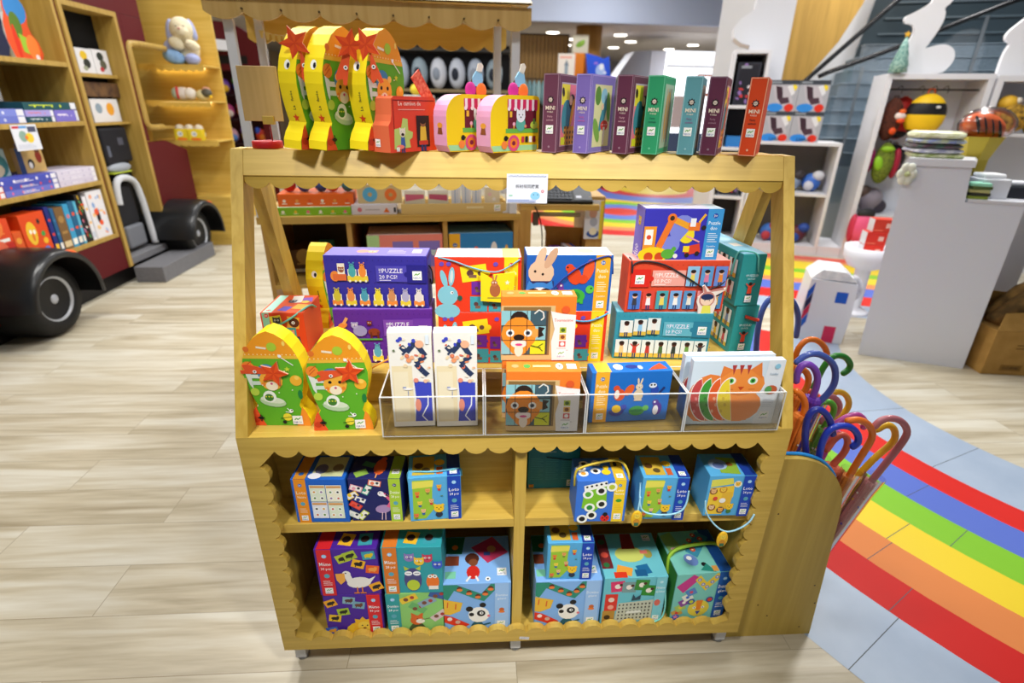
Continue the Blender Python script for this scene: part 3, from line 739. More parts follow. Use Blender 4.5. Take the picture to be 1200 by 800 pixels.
def catbox():
    g = G(); w, h, dd = .2, .157, .018; carton(g, w, h, dd, '#d3e2ee')
    d = front(g, w, h)
    d.poly([(.78, 0), (1, 0), (1, 1), (.82, 1)], '#e3e9f0')
    d.ell(.2, .42, .22, .38, '#e8833a', -10); d.rect(.1, .06, .7, .2, '#e8833a'); d.ell(.58, .3, .25, .26, '#ee8a3c'); d.ell(.55, .64, .27, .24, '#f0903e')
    d.poly([(.31, .72), (.33, .92), (.45, .86)], '#e8833a'); d.poly([(.63, .86), (.74, .97), (.78, .72)], '#e8833a')
    for x in (.45, .53, .61): d.poly([(x - .025, .93), (x + .025, .93), (x + .004, .78)], '#b03a3a')
    for x in (.44, .68): d.ell(x, .69, .055, .06, '#f0f2e4'); d.circ(x, .69, .03, '#3fae3a', 10); d.circ(x, .69, .014, '#17301a', 6)
    d.poly([(.53, .60), (.60, .60), (.565, .54)], '#c8481e'); d.line([(.46, .5), (.565, .47), (.67, .5)], .008, '#c8642a')
    for y in (.56, .51): d.line([(.4, y), (.48, y)], .006, '#c8642a'); d.line([(.65, y), (.72, y)], .006, '#c8642a')
    for x, c, c2 in ((.10, '#c84a4a', '#e08a8a'), (.20, '#3f9a3a', '#2a7a2e'), (.30, '#e8622a', '#f0b08a'), (.40, '#f0d83a', '#d8b82a')):
        d.ell(x + .09, .40, .17, .36, '#f4efe6', 12, 16, 95, 265); d.ell(x + .085, .40, .155, .34, c, 12, 16, 95, 265)
        for k in range(4): d.ell(x - .01 + (k % 2) * .03, .22 + k * .1, .015, .03, c2, 20, 8)
    d.circ(.92, .91, .03, '#8fc8e0'); d.text('Lucky', .90, .78, .035, '#8aa4b8', maxw=.1)
    d.ell(.90, .55, .07, .07, '#c8603a'); d.ell(.87, .55, .04, .06, '#5aa05a'); d.lines(.84, .4, .12, 5, .03, '#aebac8', .006); d.logo(.83, .07, .11)
    return g
g = catbox(); put(g, 'puzzle_box', 'pale blue flat box with orange cat, in front of its twin', 'puzzle box', (.4575, .017, TZ), 0)
g = catbox(); put(g, 'puzzle_box', 'pale blue flat box mostly hidden behind the orange cat box', 'puzzle box', (.4495, .045, TZ), .5)
# ------------------------------------------------------------------ rocket boxes
RH = [(0, .221), (.016, .215), (.032, .203), (.046, .184), (.056, .162), (.0618, .138), (.0615, .118), (.057, .094), (.050, .068), (.0435, .05), (.047, .042), (.056, .030), (.0622, .016), (.0625, 0)]
def rocket_outline(): return [(x, z) for x, z in RH[::-1]][:] + [(-x, z) for x, z in RH[1:]]
def halfw(z):
    for (x0, z0), (x1, z1) in zip(RH[:-1], RH[1:]):
        if z1 <= z <= z0: return x0 + (x1 - x0) * ((z0 - z) / (z0 - z1) if z0 != z1 else 0)
    return .0625
def rocket_body(dd=.045):
    g = G(); out = rocket_outline()
    g.prism(out, dd, '#5fae28', side=flat('#f4da1c', .45), smooth_side=False, back=flat('#f4da1c', .45))
    W, H = .125, .221
    d = D(g, (-W / 2, 0, 0), (W, 0, 0), (0, 0, H)); U = lambda x: x / W + .5; V = lambda z: z / H
    def band(z0, z1, c, n=10):
        L = [(U(-halfw(z0 + (z1 - z0) * i / n)), V(z0 + (z1 - z0) * i / n)) for i in range(n + 1)]
        Rr = [(1 - x, y) for x, y in L]
        d.poly(Rr[:] + L[::-1], c)
    band(.166, .2208, '#ee9a22'); band(.160, .167, '#e8b63a')
    for i in range(13): d.circ(.1 + i * .067, V(.1695), .011, '#f6e8a8', 6)
    d.ell(.55, .845, .08, .045, '#a8c838'); d.rect(.3, .825, .46, .845, '#f2e6c8', -8); d.circ(.13, .82, .05, '#e0742a'); d.ell(.75, .88, .025, .025, '#f4d46a')
    # fins
    d.poly([(.0, 0), (.24, 0), (.20, .05), (.15, .13), (.11, .215), (.06, .17), (.01, .08)], '#e8552a'); d.poly([(.76, 0), (1.0, 0), (.99, .08), (.94, .17), (.89, .215), (.85, .13), (.80, .05)], '#f0902a')
    # planets, tower, saucer, cat
    d.circ(.11, .64, .1, '#ee8a2e'); d.line([(.05, .6), (.16, .66)], .012, '#c8481e'); d.line([(.06, .64), (.18, .7)], .012, '#c8481e')
    d.poly([(.035, .6), (.14, .57), (.14, .40), (.09, .45)], '#dfe6d8'); d.rect(.12, .52, .30, .56, '#dfe6d8'); d.rect(.12, .45, .30, .49, '#cfe0d0')
    d.circ(.15, .375, .075, '#b8d44a'); d.circ(.86, .50, .1, '#efb030'); d.circ(.88, .53, .04, '#f4cc5a')
    d.circ(.40, .58, .16, '#3f86b4'); d.circ(.45, .50, .19, '#efae3a'); d.ell(.45, .44, .10, .05, '#f6e8c8')
    for q in (-1, 1): d.circ(.45 + q * .08, .525, .03, '#1c1a1c', 8); d.circ(.45 + q * .13, .46, .035, '#e8842a', 8)
    d.ell(.45, .465, .022, .012, '#c84a7a'); d.circ(.31, .60, .05, '#efc85a'); d.circ(.58, .60, .05, '#efc85a')
    d.ell(.42, .27, .22, .055, '#b4cfa4', -10); d.ell(.42, .29, .2, .035, '#d8e4c8', -10); d.ell(.38, .325, .11, .065, '#eef2e4', -10); d.ell(.37, .315, .075, .04, '#3f7a2a', -8)
    for i in range(3): d.circ(.32 + i * .05, .325, .014, '#d8d83a', 6)
    d.ell(.90, .35, .04, .05, '#1f7a3a'); d.circ(.62, .10, .075, '#e8d83a'); d.line([(.5, .085), (.74, .105)], .012, '#2a5a1a')
    d.circ(.70, .17, .035, '#f4f4f0'); d.circ(.71, .175, .015, '#16161a', 6); d.line([(.6, .16), (.7, .15), (.64, .2)], .014, '#f0f2ee'); d.line([(.68, .74), (.86, .66)], .014, '#f2f2ee'); d.circ(.66, .755, .03, '#f4f4f4', 8)
    for x, y in ((.7, .6), (.24, .3), (.55, .37), (.3, .45), (.78, .4)): d.circ(x, y, .012, '#f0f4d8', 6)
    d.star(.75, .62, .05, '#c8d83a'); d.ell(.08, .07, .06, .03, '#c83a1e')
    for q in ((.17, .09, .05), (.21, .09, .025), (.13, .09, .025), (.17, .12, .02), (.17, .06, .02)): d.rect(q[0] - q[2] * .6, q[1] - q[2] * .35, q[0] + q[2] * .6, q[1] + q[2] * .35, '#17161a')
    d.circ(.56, .045, .035, '#1c1c20', 10); d.logo(.70, .02, .17)
    return g
def spine_print(g, dd):
    """writing and eye on the yellow side band, seen on the left flank"""
    for k, (z, c) in enumerate(((.17, None), (.06, None))): pass
    # left flank strip: follows the outline between z .06 and .17
    o = Vector((-.0622, dd, .075)); d = D(g, (-.0618, dd, .06), (0, -dd, 0), (0, 0, .1))
    return d
def flank(g, dd, side=-1):
    # print laid on the flank facets themselves
    pts = [(-x, z) for x, z in RH]
    for (x0, z0), (x1, z1), what in ((pts[4], pts[5], 'eye'), (pts[6], pts[7], 't1'), (pts[7], pts[8], 't2'), (pts[8], pts[9], 'star'), (pts[12], pts[13], 'fin')):
        a, b = Vector((x1, dd, z1)), Vector((x0, dd, z0))
        d = D(g, a, (0, -dd, 0), b - a)
        if what == 'eye': d.ell(.5, .5, .16, .36, '#f4f4ee'); d.ell(.56, .45, .08, .22, '#1a1a1c')
        elif what == 't1': d.text('fusée', .62, .1, .26, '#4a4a2a', rot=90, maxw=.5)
        elif what == 't2': d.text('La', .62, .3, .26, '#4a4a2a', rot=90, maxw=.5)
        elif what == 'star': d.star(.5, .4, .2, '#d8481e')
def star_pts(r, n=5, inner=.46, rot=90):
    return [((r if i % 2 == 0 else r * inner) * math.cos(R(rot + 36 * i)), (r if i % 2 == 0 else r * inner) * math.sin(R(rot + 36 * i))) for i in range(10)]
def rocket_star(T, rr=.030):
    """shooting star on its ribbon: centre at T, tail running down and away"""
    g = G()
    g.prism([(-.004, -.006), (.010, -.012), (.036, -.058), (.030, -.062), (.024, -.054), (.016, -.064), (.010, -.056)][::-1], .002, '#e2552a', T @ Matrix.Translation((0, .0012, 0)))
    g.prism(star_pts(rr, rot=262), .004, flat('#e8551e', .45), T @ Matrix.Translation((0, -.002, 0)), side=flat('#f0b09a', .5))
    # facets of the star
    for i in range(5):
        a = R(262 + 72 * i); b = a + R(36)
        p = [(0, 0), (rr * .97 * math.cos(a), rr * .97 * math.sin(a)), (rr * .45 * math.cos(b), rr * .45 * math.sin(b))]
        g.add([T @ Vector((x, -.0024, z)) for x, z in p], [[0, 1, 2]], '#d8441a')
    d = D(g, T @ Vector((.006, -.0004, -.05)), T.to_3x3() @ Vector((.02, 0, 0)), T.to_3x3() @ Vector((0, 0, .03)))
    d.circ(.5, .5, .2, '#f4f0e8', 8); d.circ(.5, .5, .1, '#222', 6)
    return g
def rocket(label, loc, rot, star=None, group=None):
    o = thing('rocket_box', label, 'puzzle box', loc, R(rot), group)
    g = rocket_body(); flank(g, .045); g.obj('carton', o)
    if star is not None: rocket_star(star).obj('star_tag', o)
    return o
ml = Matrix.Translation
rx = lambda a: Matrix.Rotation(R(a), 4, 'Y')
rz = lambda a: Matrix.Rotation(R(a), 4, 'Z')
rocket('yellow-green rocket box in front of the leaning post, star covering the cat', (-.519, .0455, S + .0003), -2.4, ml((.003, -.003, .128)) @ rx(120))
rocket('yellow-green rocket box beside the acrylic trays, star above the cat', (-.3825, .024, S + .0003), .9, ml((.026, -.003, .139)) @ rx(104))
TT = ZT + .0003
def onrot(px, py, rot, w, back=0):
    """centre of a face of width w whose near corner stands at (px, py) turned by rot"""
    a = R(rot); return (px + math.cos(a) * w / 2, py + math.sin(a) * w / 2)
for (cx, cy, lab, star) in ((-.441, .180, 'yellow rocket box on the top shelf beside the blank sign panel', ml((-.052, .0054, .187)) @ rz(-62) @ rx(4)),
                           (-.388, .166, 'yellow rocket box in the middle of the three on the top shelf', ml((-.022, -.033, .187)) @ rz(-45) @ rx(38)),
                           (-.311, .180, 'yellow rocket box on the top shelf touching the red truck box', ml((-.052, .0054, .187)) @ rz(-62) @ rx(4))):
    x, y = onrot(cx, cy, 62, .125)
    o = rocket(lab, (x, y, TT + .0016), 62, star)
    o.rotation_euler = (Matrix.Rotation(R(3.2), 3, 'Y') @ Matrix.Rotation(R(62), 3, 'Z')).to_euler()

# ------------------------------------------------------------------ blank sign on a red stand
bx, by = -.535, .262
o = thing('sign_stand', 'blank plywood sign panel on thin red rod and round red base', 'sign stand', (bx, by, TT))
g = G(); g.lathe([(.029, 0), (.0305, .002), (.0305, .0125), (.029, .014)], flat('#b81e24', .4), n=28); g.obj('base', o)
g = G(); g.tube([(.013, -.004, .013), (.012, -.004, .048)], .0017, '#8a1a20', 8); g.obj('rod', o)
g = G(); g.box(.0, .023, -.009, .001, .046, .062, PLY, .001); g.obj('clip', o)
g = G(); g.box(-.0375, .041, -.004, -.0005, .052, .154, wood('sign_plywood', '#cfae74', '#c3a062', 'z', .5, .8), .0008); g.obj('panel', o)

# ------------------------------------------------------------------ red truck box
def shaped(g, pts, dd, face, side): g.prism(pts, dd, face, side=flat(side, .5))
o = thing('truck_box', 'red fire truck shaped box with ladder between rockets and ice cream vans', 'puzzle box', (*onrot(-.264, .166, 50, .13), TT), R(50))
g = G(); W, H = .13, .1035
pts = [(-.065, 0), (.065, 0), (.065, .1), (.060, .1035), (-.048, .1035), (-.055, .099), (-.057, .07), (-.060, .058), (-.066, .05)]
shaped(g, pts, .058, '#d8402a', '#dd6a44')
d = D(g, (-W / 2, 0, 0), (W, 0, 0), (0, 0, H))
d.line([(.1, .06), (.1, .93), (.97, .93)], .012, '#7a1a16'); d.text('Le camion de', .44, .84, .08, '#f0d0c0', 'c', maxw=.6); d.lines(.2, .76, .7, 1, .04, '#e8a090', .014)
d.poly([(.08, .06), (.10, .42), (.24, .45), (.28, .62), (.38, .6), (.38, .40), (.48, .36), (.46, .26), (.40, .22), (.42, .08)], '#b4c46a'); d.head(.26, .36, .06, '#e0d4c4', 'point'); d.body(.26, .2, .09, .22, '#3a5a9a', '#d8cabb', .03)
d.rect(.56, .08, .84, .66, '#2a1a1a'); d.body(.7, .34, .14, .36, '#d8b43a', '#8a5a3a', .06); d.rect(.60, .12, .8, .2, '#c83a2a'); d.ell(.2, .1, .08, .04, '#e87a6a')
d.logo(.12, .02, .06)
l = D(g, (-W / 2 - .001, .058, 0), (0, -.058, 0), (0, 0, .05)); l.rect(.3, .25, .5, .5, '#3a3a5a'); l.logo(.28, .2, .25)
g.obj('carton', o)
g = G(); T = ml((.058, .012, .1)) @ rx(-38)
g.box(-.013, .013, -.0015, .0015, -.004, .058, FOILRED, T=T); g.obj('ladder_flap', o)

# ------------------------------------------------------------------ ice cream van boxes
def van_box(label, cx, cy, rot):
    W, H, dd = .136, .110, .046
    o = thing('van_box', label, 'puzzle box', (*onrot(cx, cy, rot, W), TT), R(rot))
    pts = [(.068, .006), (.068, .1), (.064, .108), (.056, .11)] + arcp(-.026, .068, .042, 90, 180, 6) + [(-.068, .03), (-.067, .012), (-.060, .0)] + [(.062, 0)]
    g = G(); shaped(g, pts, dd, '#f0ca18', '#e5a5cc')
    d = D(g, (-W / 2, 0, 0), (W, 0, 0), (0, 0, H))
    d.poly([(.02, .12), (.96, .12), (.96, .02), (.06, .02)], '#9fcf9a')
    d.rect(.30, .34, .98, .42, '#6ab04a'); d.rect(.34, .42, .93, .80, '#6a1c2e')
    d.rect(.33, .76, .95, .93, '#c8285a')
    for i in range(5): d.rect(.35 + i * .12, .76, .40 + i * .12, .93, '#f0dce4')
    for i in range(10): d.circ(.36 + i * .062, .765, .03, '#c8285a' if i % 2 else '#f0dce4', 8)
    d.ell(.60, .50, .10, .13, '#5aa89a'); d.head(.60, .64, .09, '#e6e4ec', 'point', eye=None); d.circ(.46, .5, .03, '#e8a0b8', 8); d.poly([(.44, .47), (.48, .47), (.46, .4)], '#d8a04a'); d.rect(.37, .62, .42, .72, '#e8b43a')
    d.ell(.88, .48, .08, .07, '#b8c84a'); d.rect(.86, .5, .9, .6, '#5a8a3a'); d.circ(.70, .46, .025, '#e88a6a', 8)
    d.circ(.46, .16, .12, '#d84a7a'); d.circ(.46, .16, .075, '#e87a2a'); d.circ(.46, .16, .035, '#7a1a3a'); d.circ(.30, .25, .04, '#22201e', 8); d.rect(.27, .24, .35, .27, '#22201e'); d.circ(.27, .13, .06, '#e8803a')
    for i in range(4): d.rect(.62 + i * .08, .17, .68 + i * .08, .28, ['#c83a4a', '#2a2a2a', '#eeeeee', '#8a2a2a'][i]); 
    l = D(g, (-.0682, dd, .03), (0, -dd, 0), (0, 0, .038)); l.poly([(.3, .1), (.7, .1), (.62, .5), (.38, .5)], '#8a4a2a'); l.ell(.5, .55, .2, .14, '#e8a03a')
    g.obj('carton', o)
    g = G()
    for (x, z, c) in ((.012, .119, '#c8348a'), (.040, .118, '#e8762a'), (.026, .126, '#5a3428')): g.ell((x, dd * .5 + (.004 if c == '#5a3428' else 0), z), (.0145, .004, .0155), flat(c, .5))
    g.obj('ice_cream_scoops', o)
    g = G(); g.prism([(-.010, 0), (.010, 0), (.013, .016), (.006, .03), (-.008, .028), (-.014, .014)], .003, '#8fc8e4', ml((.028, dd * .5 - .001, .126)) @ rx(14)); g.prism([(-.006, 0), (.006, 0), (.007, .016), (.0, .02), (-.007, .016)], .003, '#f0ead8', ml((.034, dd * .5 - .001, .152)) @ rx(20)); g.obj('rabbit_cone', o)
    return o
van_box('pink and yellow ice cream van box beside the red truck box', -.155, .206, 38)
van_box('pink and yellow ice cream van box beside the tall mini boxes', -.066, .198, 38)

# ------------------------------------------------------------------ the row of mini puzzle boxes
def mini(label, cx, cy, rot, c, cl, tc, pic):
    W, dd, H = .118, .0345, .151       # face width, spine, height: spine faces the viewer
    g = G(); g.box(-dd / 2, dd / 2, 0, W, 0, H, c, .0012)
    edge = cl
    f = D(g, (-dd / 2, 0, 0), (dd, 0, 0), (0, 0, H))
    f.rect(.02, .008, .07, .992, edge); f.rect(.93, .008, .98, .992, edge); f.rect(.02, .985, .98, .995, edge); f.rect(.02, .005, .98, .014, edge)
    f.star(.5, .68, .24, '#2a2228', k=8, inner=.62); f.circ(.5, .68, .12, '#d8c8b8', 10); f.text('60', .5, .668, .022, '#2a2228', maxw=.2)
    f.text('MINI', .5, .555, .052, '#f0e2cc', maxw=.72); f.text('PUZZLE', .5, .52, .018, '#f0e2cc', maxw=.6)
    f.text('Party', .5, .46, .026, tc, maxw=.5); f.text('animals', .5, .415, .026, tc, maxw=.62)
    f.logo(.26, .25, .48); f.circ(.5, .08, .07, edge, 8)
    r = D(g, (dd / 2, 0, 0), (0, W, 0), (0, 0, H))
    r.rect(.02, .012, .98, .988, edge); r.rect(.035, .02, .965, .98, c if pic != 'lilac' else '#7f74bc')
    if pic in ('girl', 'back'):
        r.rect(.12, .08, .88, .9, '#b8a8b8'); r.rect(.14, .09, .86, .88, '#e87a8a'); r.rect(.14, .62, .5, .88, '#e8d83a'); r.ell(.4, .45, .24, .24, '#3f8a96'); r.rect(.3, .09, .8, .34, '#e8a02a')
        for i in range(14): r.circ(.34 + (i % 4) * .13, .12 + (i // 4) * .07, .03, '#3a2a1a', 6)
        r.ell(.62, .66, .14, .1, '#2a1a1a'); r.circ(.56, .68, .08, '#e8b48a'); r.ell(.2, .78, .05, .06, '#2a1a1a', 20); r.rect(.16, .1, .34, .2, '#d8d82a'); r.ell(.64, .52, .06, .2, '#e8a02a', -20)
    elif pic == 'lilac':
        r.rect(.16, .08, .86, .88, '#d8d8a0'); r.ell(.3, .74, .12, .12, '#5a8a3a'); r.ell(.55, .74, .13, .1, '#8ac4d8'); r.ell(.55, .5, .09, .24, '#3a8a9a', -25); r.ell(.62, .36, .16, .07, '#c83a2e'); r.rect(.58, .1, .66, .34, '#e8e2d4'); r.ell(.75, .6, .08, .2, '#5a9a3a', 10); r.ell(.3, .3, .1, .18, '#7aa84a', 30)
        for i in range(4): r.circ(.52 + i * .06, .37, .012, '#f4f0ea', 6)
        r.circ(.5, .6, .05, '#e8c4a4')
    elif pic == 'green':
        r.rect(.1, .08, .9, .9, '#a8bca0'); r.ell(.5, .5, .26, .32, '#c89a4a')
        for i in range(9): r.line([(.28 + i * .055, .15), (.3 + i * .05, .85)], .02, ['#8a6a8a', '#e8a03a', '#c8b47a', '#5a8a9a'][i % 4])
    elif pic == 'teal':
        r.rect(.1, .08, .9, .9, '#b8a898'); r.ell(.5, .5, .3, .3, '#8a7a7a')
    t = D(g, (-dd / 2, 0, H), (dd, 0, 0), (0, W, 0)); t.rect(.05, .01, .95, .99, edge); t.rect(.1, .02, .9, .98, c)
    a = R(rot)
    # (cx, cy) is the right front corner of the spine
    return tag(g.obj('mini_puzzle_box', None, (cx - math.cos(a) * dd / 2, cy - math.sin(a) * dd / 2, TT), a), label, 'puzzle box', None)
BR, BRL = '#6a3a50', '#9a7a8a'
mini('plum-brown mini box with dancer picture, between pink van box and lilac mini box', .073, .222, -31, BR, BRL, '#c8a0a8', 'girl')
mini('lilac mini box with toadstool picture on its face', .137, .212, -37, '#7f6cba', '#a99ad4', '#c85a9a', 'lilac')
mini('plum-brown mini box with dancer picture, between lilac and green mini boxes', .2215, .212, -37, '#643048', BRL, '#c8a0a8', 'girl')
mini('green mini box in the row on the top shelf', .286, .210, -29, '#2f9a68', '#6ac49a', '#1f5a4a', 'green')
mini('pale teal mini box in the row on the top shelf', .365, .212, -25, '#5f9aa4', '#90c0c8', '#8a5a8a', 'teal')
mini('plum mini box seen by its spine, between teal and orange ones', .4125, .206, -28, '#5f2c44', '#8a7080', '#a07a8a', 'back')
mini('orange mini box standing alone at the end of the top shelf', .4945, .1985, -30, '#d8481e', '#eab090', '#4a2a2a', 'none')
# ------------------------------------------------------------------ boxes in the lower compartments
M3 = ZM + .0003
def cardgrid(d, x0, y0, x1, y1, n, m, cols, dot):
    for i in range(n):
        for j in range(m):
            a = x0 + (x1 - x0) * i / n; b = y0 + (y1 - y0) * j / m
            d.rect(a + .008, b + .008, a + (x1 - x0) / n - .008, b + (y1 - y0) / m - .008, cols[(i + j) % len(cols)])
            for k in range(4):
                d.circ(a + (x1 - x0) / n * (.28 + .44 * (k % 2)), b + (y1 - y0) / m * (.22 + .36 * (k // 2)), (x1 - x0) / n * .15, '#f4f4ee', 8)
                d.circ(a + (x1 - x0) / n * (.28 + .44 * (k % 2)), b + (y1 - y0) / m * (.22 + .36 * (k // 2)), (x1 - x0) / n * .08, dot[(i * 3 + j + k) % len(dot)], 6)
            d.rect(a + .02, b + (y1 - y0) / m * .82, a + (x1 - x0) / n - .02, b + (y1 - y0) / m * .94, '#d89a5a')
def band(d, x0, x1, c, name, sub, tc='#f2f2f4', age=None):
    d.rect(x0, 0, x1, 1, c); m = (x0 + x1) / 2; w = x1 - x0
    d.circ(m, .86, w * .17, age or '#8fc8f0'); d.text('3+', m, .84, .04, '#f4f4f8', maxw=w * .22)
    d.text(name, m, .66, .075, tc, maxw=w * .8); d.text(sub, m, .57, .055, tc, maxw=w * .7)
    d.circ(m, .44, w * .2, ANIM[2]); d.lines(m - w * .32, .32, w * .62, 3, .04, tc, .01); d.logo(m - w * .28, .05, w * .56)
def bear(d, cx, cy, r, c='#f0c42a', suit='#2a4a8a'):
    d.ell(cx, cy - r * 1.5 * d.w / d.h, r * .7, r * .7 * d.w / d.h, suit); d.head(cx, cy, r, c, 'round', eye=None)

g = G(); w, h, dd = .121, .124, .09; carton(g, w, h, dd, '#1f62c4')
d = front(g, w, h); band(d, .05, .27, '#e89020', 'Loto', 'Nature', '#f8e8c8', '#2a6ac0'); cardgrid(d, .32, .1, .93, .88, 2, 2, ['#e4e6ee', '#dfe8d0', '#f0ecd4', '#e8eaf4'], ['#c85a3a', '#5a8a3a', '#3a3a3a', '#d8a03a', '#8a6a9a'])
t = top(g, w, dd, h); t.rect(.05, 0, .27, 1, '#d8902c'); t.rect(.36, .1, .93, .9, '#c8cc9a'); t.ell(.5, .4, .12, .2, '#6a6a8a'); t.ell(.8, .45, .1, .16, '#8a7a5a'); t.ell(.42, .12, .12, .12, '#e8e8ee'); t.circ(.16, .2, .05, '#2a6ac0')
put(g, 'loto_box', 'blue card game box with picture grid and orange band beside the flamingo box', 'game box', (-.456, .0225, M3), -1.9)
g = G(); w, h, dd = .12, .122, .085; carton(g, w, h, dd, '#1f2460')
def flam(d):
    d.ell(.62, .30, .15, .1, '#a88ab8', 10); d.line([(.72, .34), (.80, .48), (.70, .62), (.62, .66)], .075, '#e0628a'); d.circ(.60, .66, .06, '#f0eaf0'); d.line([(.62, .64), (.70, .6)], .05, '#f4f0f4'); d.poly([(.68, .62), (.78, .57), (.70, .66)], '#2a2030'); d.circ(.58, .68, .014, '#222', 6)
    d.line([(.60, .22), (.58, .04)], .016, '#e8c4d0'); d.line([(.66, .22), (.65, .04)], .016, '#e8c4d0')
d = front(g, w, h)
for (x, y, a, c) in ((.14, .78, -20, '#e8a0b0'), (.34, .74, 60, '#3a9a8a'), (.10, .38, -35, '#d83a2a'), (.22, .15, 50, '#c8d83a'), (.05, .16, -30, '#d8e0d8'), (.5, .9, -12, '#e87a5a'), (.05, .62, 30, '#efc42a'), (.20, .52, -25, '#2a3a8a')):
    d.rect(x - .12, y - .065, x + .12, y + .065, c, a); d.rect(x - .10, y - .05, x + .10, y + .05, '#f0ece4' if c != '#d83a2a' else '#e85a4a', a); d.circ(x - .04, y, .04, c, 8); d.circ(x + .05, y, .03, '#3a3a4a', 8)
flam(d); band(d, .76, .98, '#a8c83a', 'Domino', '28 pcs', '#f4f8dc', '#20306a')
t = top(g, w, dd, h); t.rect(.76, 0, .98, 1, '#98b838'); t.logo(.8, .2, .14); t.ell(.55, .5, .12, .35, '#d85a28'); t.circ(.58, .85, .06, '#d85a28'); t.rect(.1, .1, .34, .35, '#8ab04a', 30); t.rect(.2, .5, .44, .7, '#3a7a5a', -20); t.line([(.52, .2), (.52, .02)], .02, '#e8a05a')
put(g, 'domino_box', 'navy domino game box with pink flamingo', 'game box', (-.331, .0225, M3), -1.9)
def lotto2(w=.119, h=.125, dd=.085):
    g = G(); carton(g, w, h, dd, '#57aadc')
    d = front(g, w, h); d.poly([(.06, .05), (.08, .94), (.46, .94), (.44, .5), (.5, .3), (.3, .05)], '#9ac43a'); d.poly([(.07, .76), (.075, .92), (.48, .92), (.46, .78)], '#e4dc5a')
    for i, (x, y) in enumerate(((.16, .64), (.36, .70), (.20, .42), (.42, .46), (.12, .14), (.26, .24), (.58, .78))): bear(d, x, y, .045, ['#e8843a', '#e8a05a', '#f0d04a', '#e8b47a', '#e87a4a', '#f0c08a', '#efae3a'][i], ['#c83a3a', '#7a8a3a', '#3a6aa8'][i % 3])
    bear(d, .56, .28, .10, '#f2c42e', '#26344a'); d.lines(.60, .56, .06, 1, .1, '#5a8a6a', .02)
    band(d, .74, .99, '#1c44b0', 'Loto', '24 pcs')
    t = top(g, w, dd, h); t.rect(.74, 0, .99, 1, '#1b3e9c'); t.logo(.79, .08, .14); t.rect(.08, .1, .5, .9, '#c8a83a'); t.circ(.2, .5, .09, '#5a3a1a'); t.circ(.34, .3, .08, '#5a4a2a'); t.circ(.60, .6, .1, '#f0c42a'); t.rect(.54, .1, .66, .4, '#c85a2a')
    return g
def cords(o, pts, c, r=.0022):
    g = G(); g.tube(smooth(pts), r, c, 6); return g.obj('cord', o)
def lotobox(label, loc, rot, w=.119, h=.1245):
    o = thing('loto_box', label, 'game box', loc, R(rot)); lotto2(w, h).obj('carton', o); return o
o = lotobox('sky-blue card game box with bears, third box in the upper left compartment', (-.196, .0215, M3), 4.3)
cords(o, [(-.061, .03, .09), (-.062, .028, .12), (-.05, .02, .128), (.0, .012, .1285), (.05, .02, .128), (.062, .03, .12), (.062, .03, .1)], '#6fc0dc')
def bear_tag(o, x, y, z):
    g = G(); g.lathe([(.012, -.002), (.0165, -.0015), (.0165, .0015), (.012, .002)], flat('#e8b82a', .5), n=18, T=Matrix.Translation((x, y, z)) @ Matrix.Rotation(R(90), 4, 'X') @ Matrix.Scale(1.45, 4, (0, 1, 0)) @ Matrix.Scale(.8, 4, (1, 0, 0)))
    d = D(g, (x - .013, y - .0022, z - .024), (.026, 0, 0), (0, 0, .048)); d.head(.5, .68, .26, '#f0cf4a', eye=None); d.ell(.5, .34, .3, .18, '#c88a2a'); d.rect(.3, .1, .7, .3, '#3a6a4a')
    g.obj('bear_tag', o)
o = thing('game_box', 'dark teal box with columns of small print at the back of the upper right compartment', 'game box', (.092, .124, M3), R(.5))
g = G(); w, h, dd = .13, .122, .055; carton(g, w, h, dd, '#1a7a90')
d = front(g, w, h); d.text('Loto', .48, .90, .05, '#a8d4dc', maxw=.2); d.text('24 pcs', .74, .90, .05, '#a8d4dc', maxw=.24)
for i in range(3): d.lines(.05 + i * .30, .76, .24, 14, .04, '#4aa0b0', .012)
d.logo(.77, .06, .15); d.rect(.03, .04, .12, .12, '#c8862a')
g.obj('carton', o); cords(o, [(-.02, -.003, .098), (.0, -.003, .095), (.03, -.003, .089), (.06, -.002, .086)], '#20303a', .0012)

o = thing('loto_box', 'blue ladybird card game box with yellow rope handle', 'game box', (.187, .0005, M3), R(-1))
g = G(); w, h, dd = .119, .1195, .085; carton(g, w, h, dd, '#3a74d4')
d = front(g, w, h); d.rect(.73, 0, .95, 1, '#f0cc2a'); d.age(.84, .88, .035, '#3a8ac8'); d.text('Loto', .84, .74, .06, '#fff8dc', maxw=.16); d.text('Nature', .84, .66, .05, '#fff8dc', maxw=.18); d.ell(.84, .52, .06, .04, '#3a9a3a'); d.lines(.77, .4, .14, 4, .05, '#e0b02a', .012); d.logo(.77, .06, .14)
d.poly([(.12, .35), (.16, .78), (.58, .90), (.60, .50), (.38, .26)], '#7fc02e'); d.poly([(.14, .88), (.58, 1.0), (.6, .88), (.16, .74)], '#f2f2ec')
for i in range(5): d.circ(.2 + i * .09, .85 + i * .022, .025, '#26201e', 8)
for x, y, c in ((.23, .68, '#5aa83a'), (.48, .76, '#2a2220'), (.28, .36, '#2a8a3a'), (.51, .44, '#2a2a24'), (.15, .08, '#22201e'), (.33, .17, '#26241e'), (.68, .85, '#b8c43a')): d.circ(x, y, .105, '#f2f4ec'); d.ell(x, y, .06, .06, c)
d.circ(.60, .10, .09, '#d82a24'); d.circ(.60, .19, .05, '#1c1a1c', 10)
for x, y in ((.56, .1), (.64, .1), (.6, .05), (.6, .14)): d.circ(x, y, .016, '#1c1a1c', 6)
t = top(g, w, dd, h); t.rect(.73, 0, .95, 1, '#d8b430'); t.logo(.78, .1, .13)
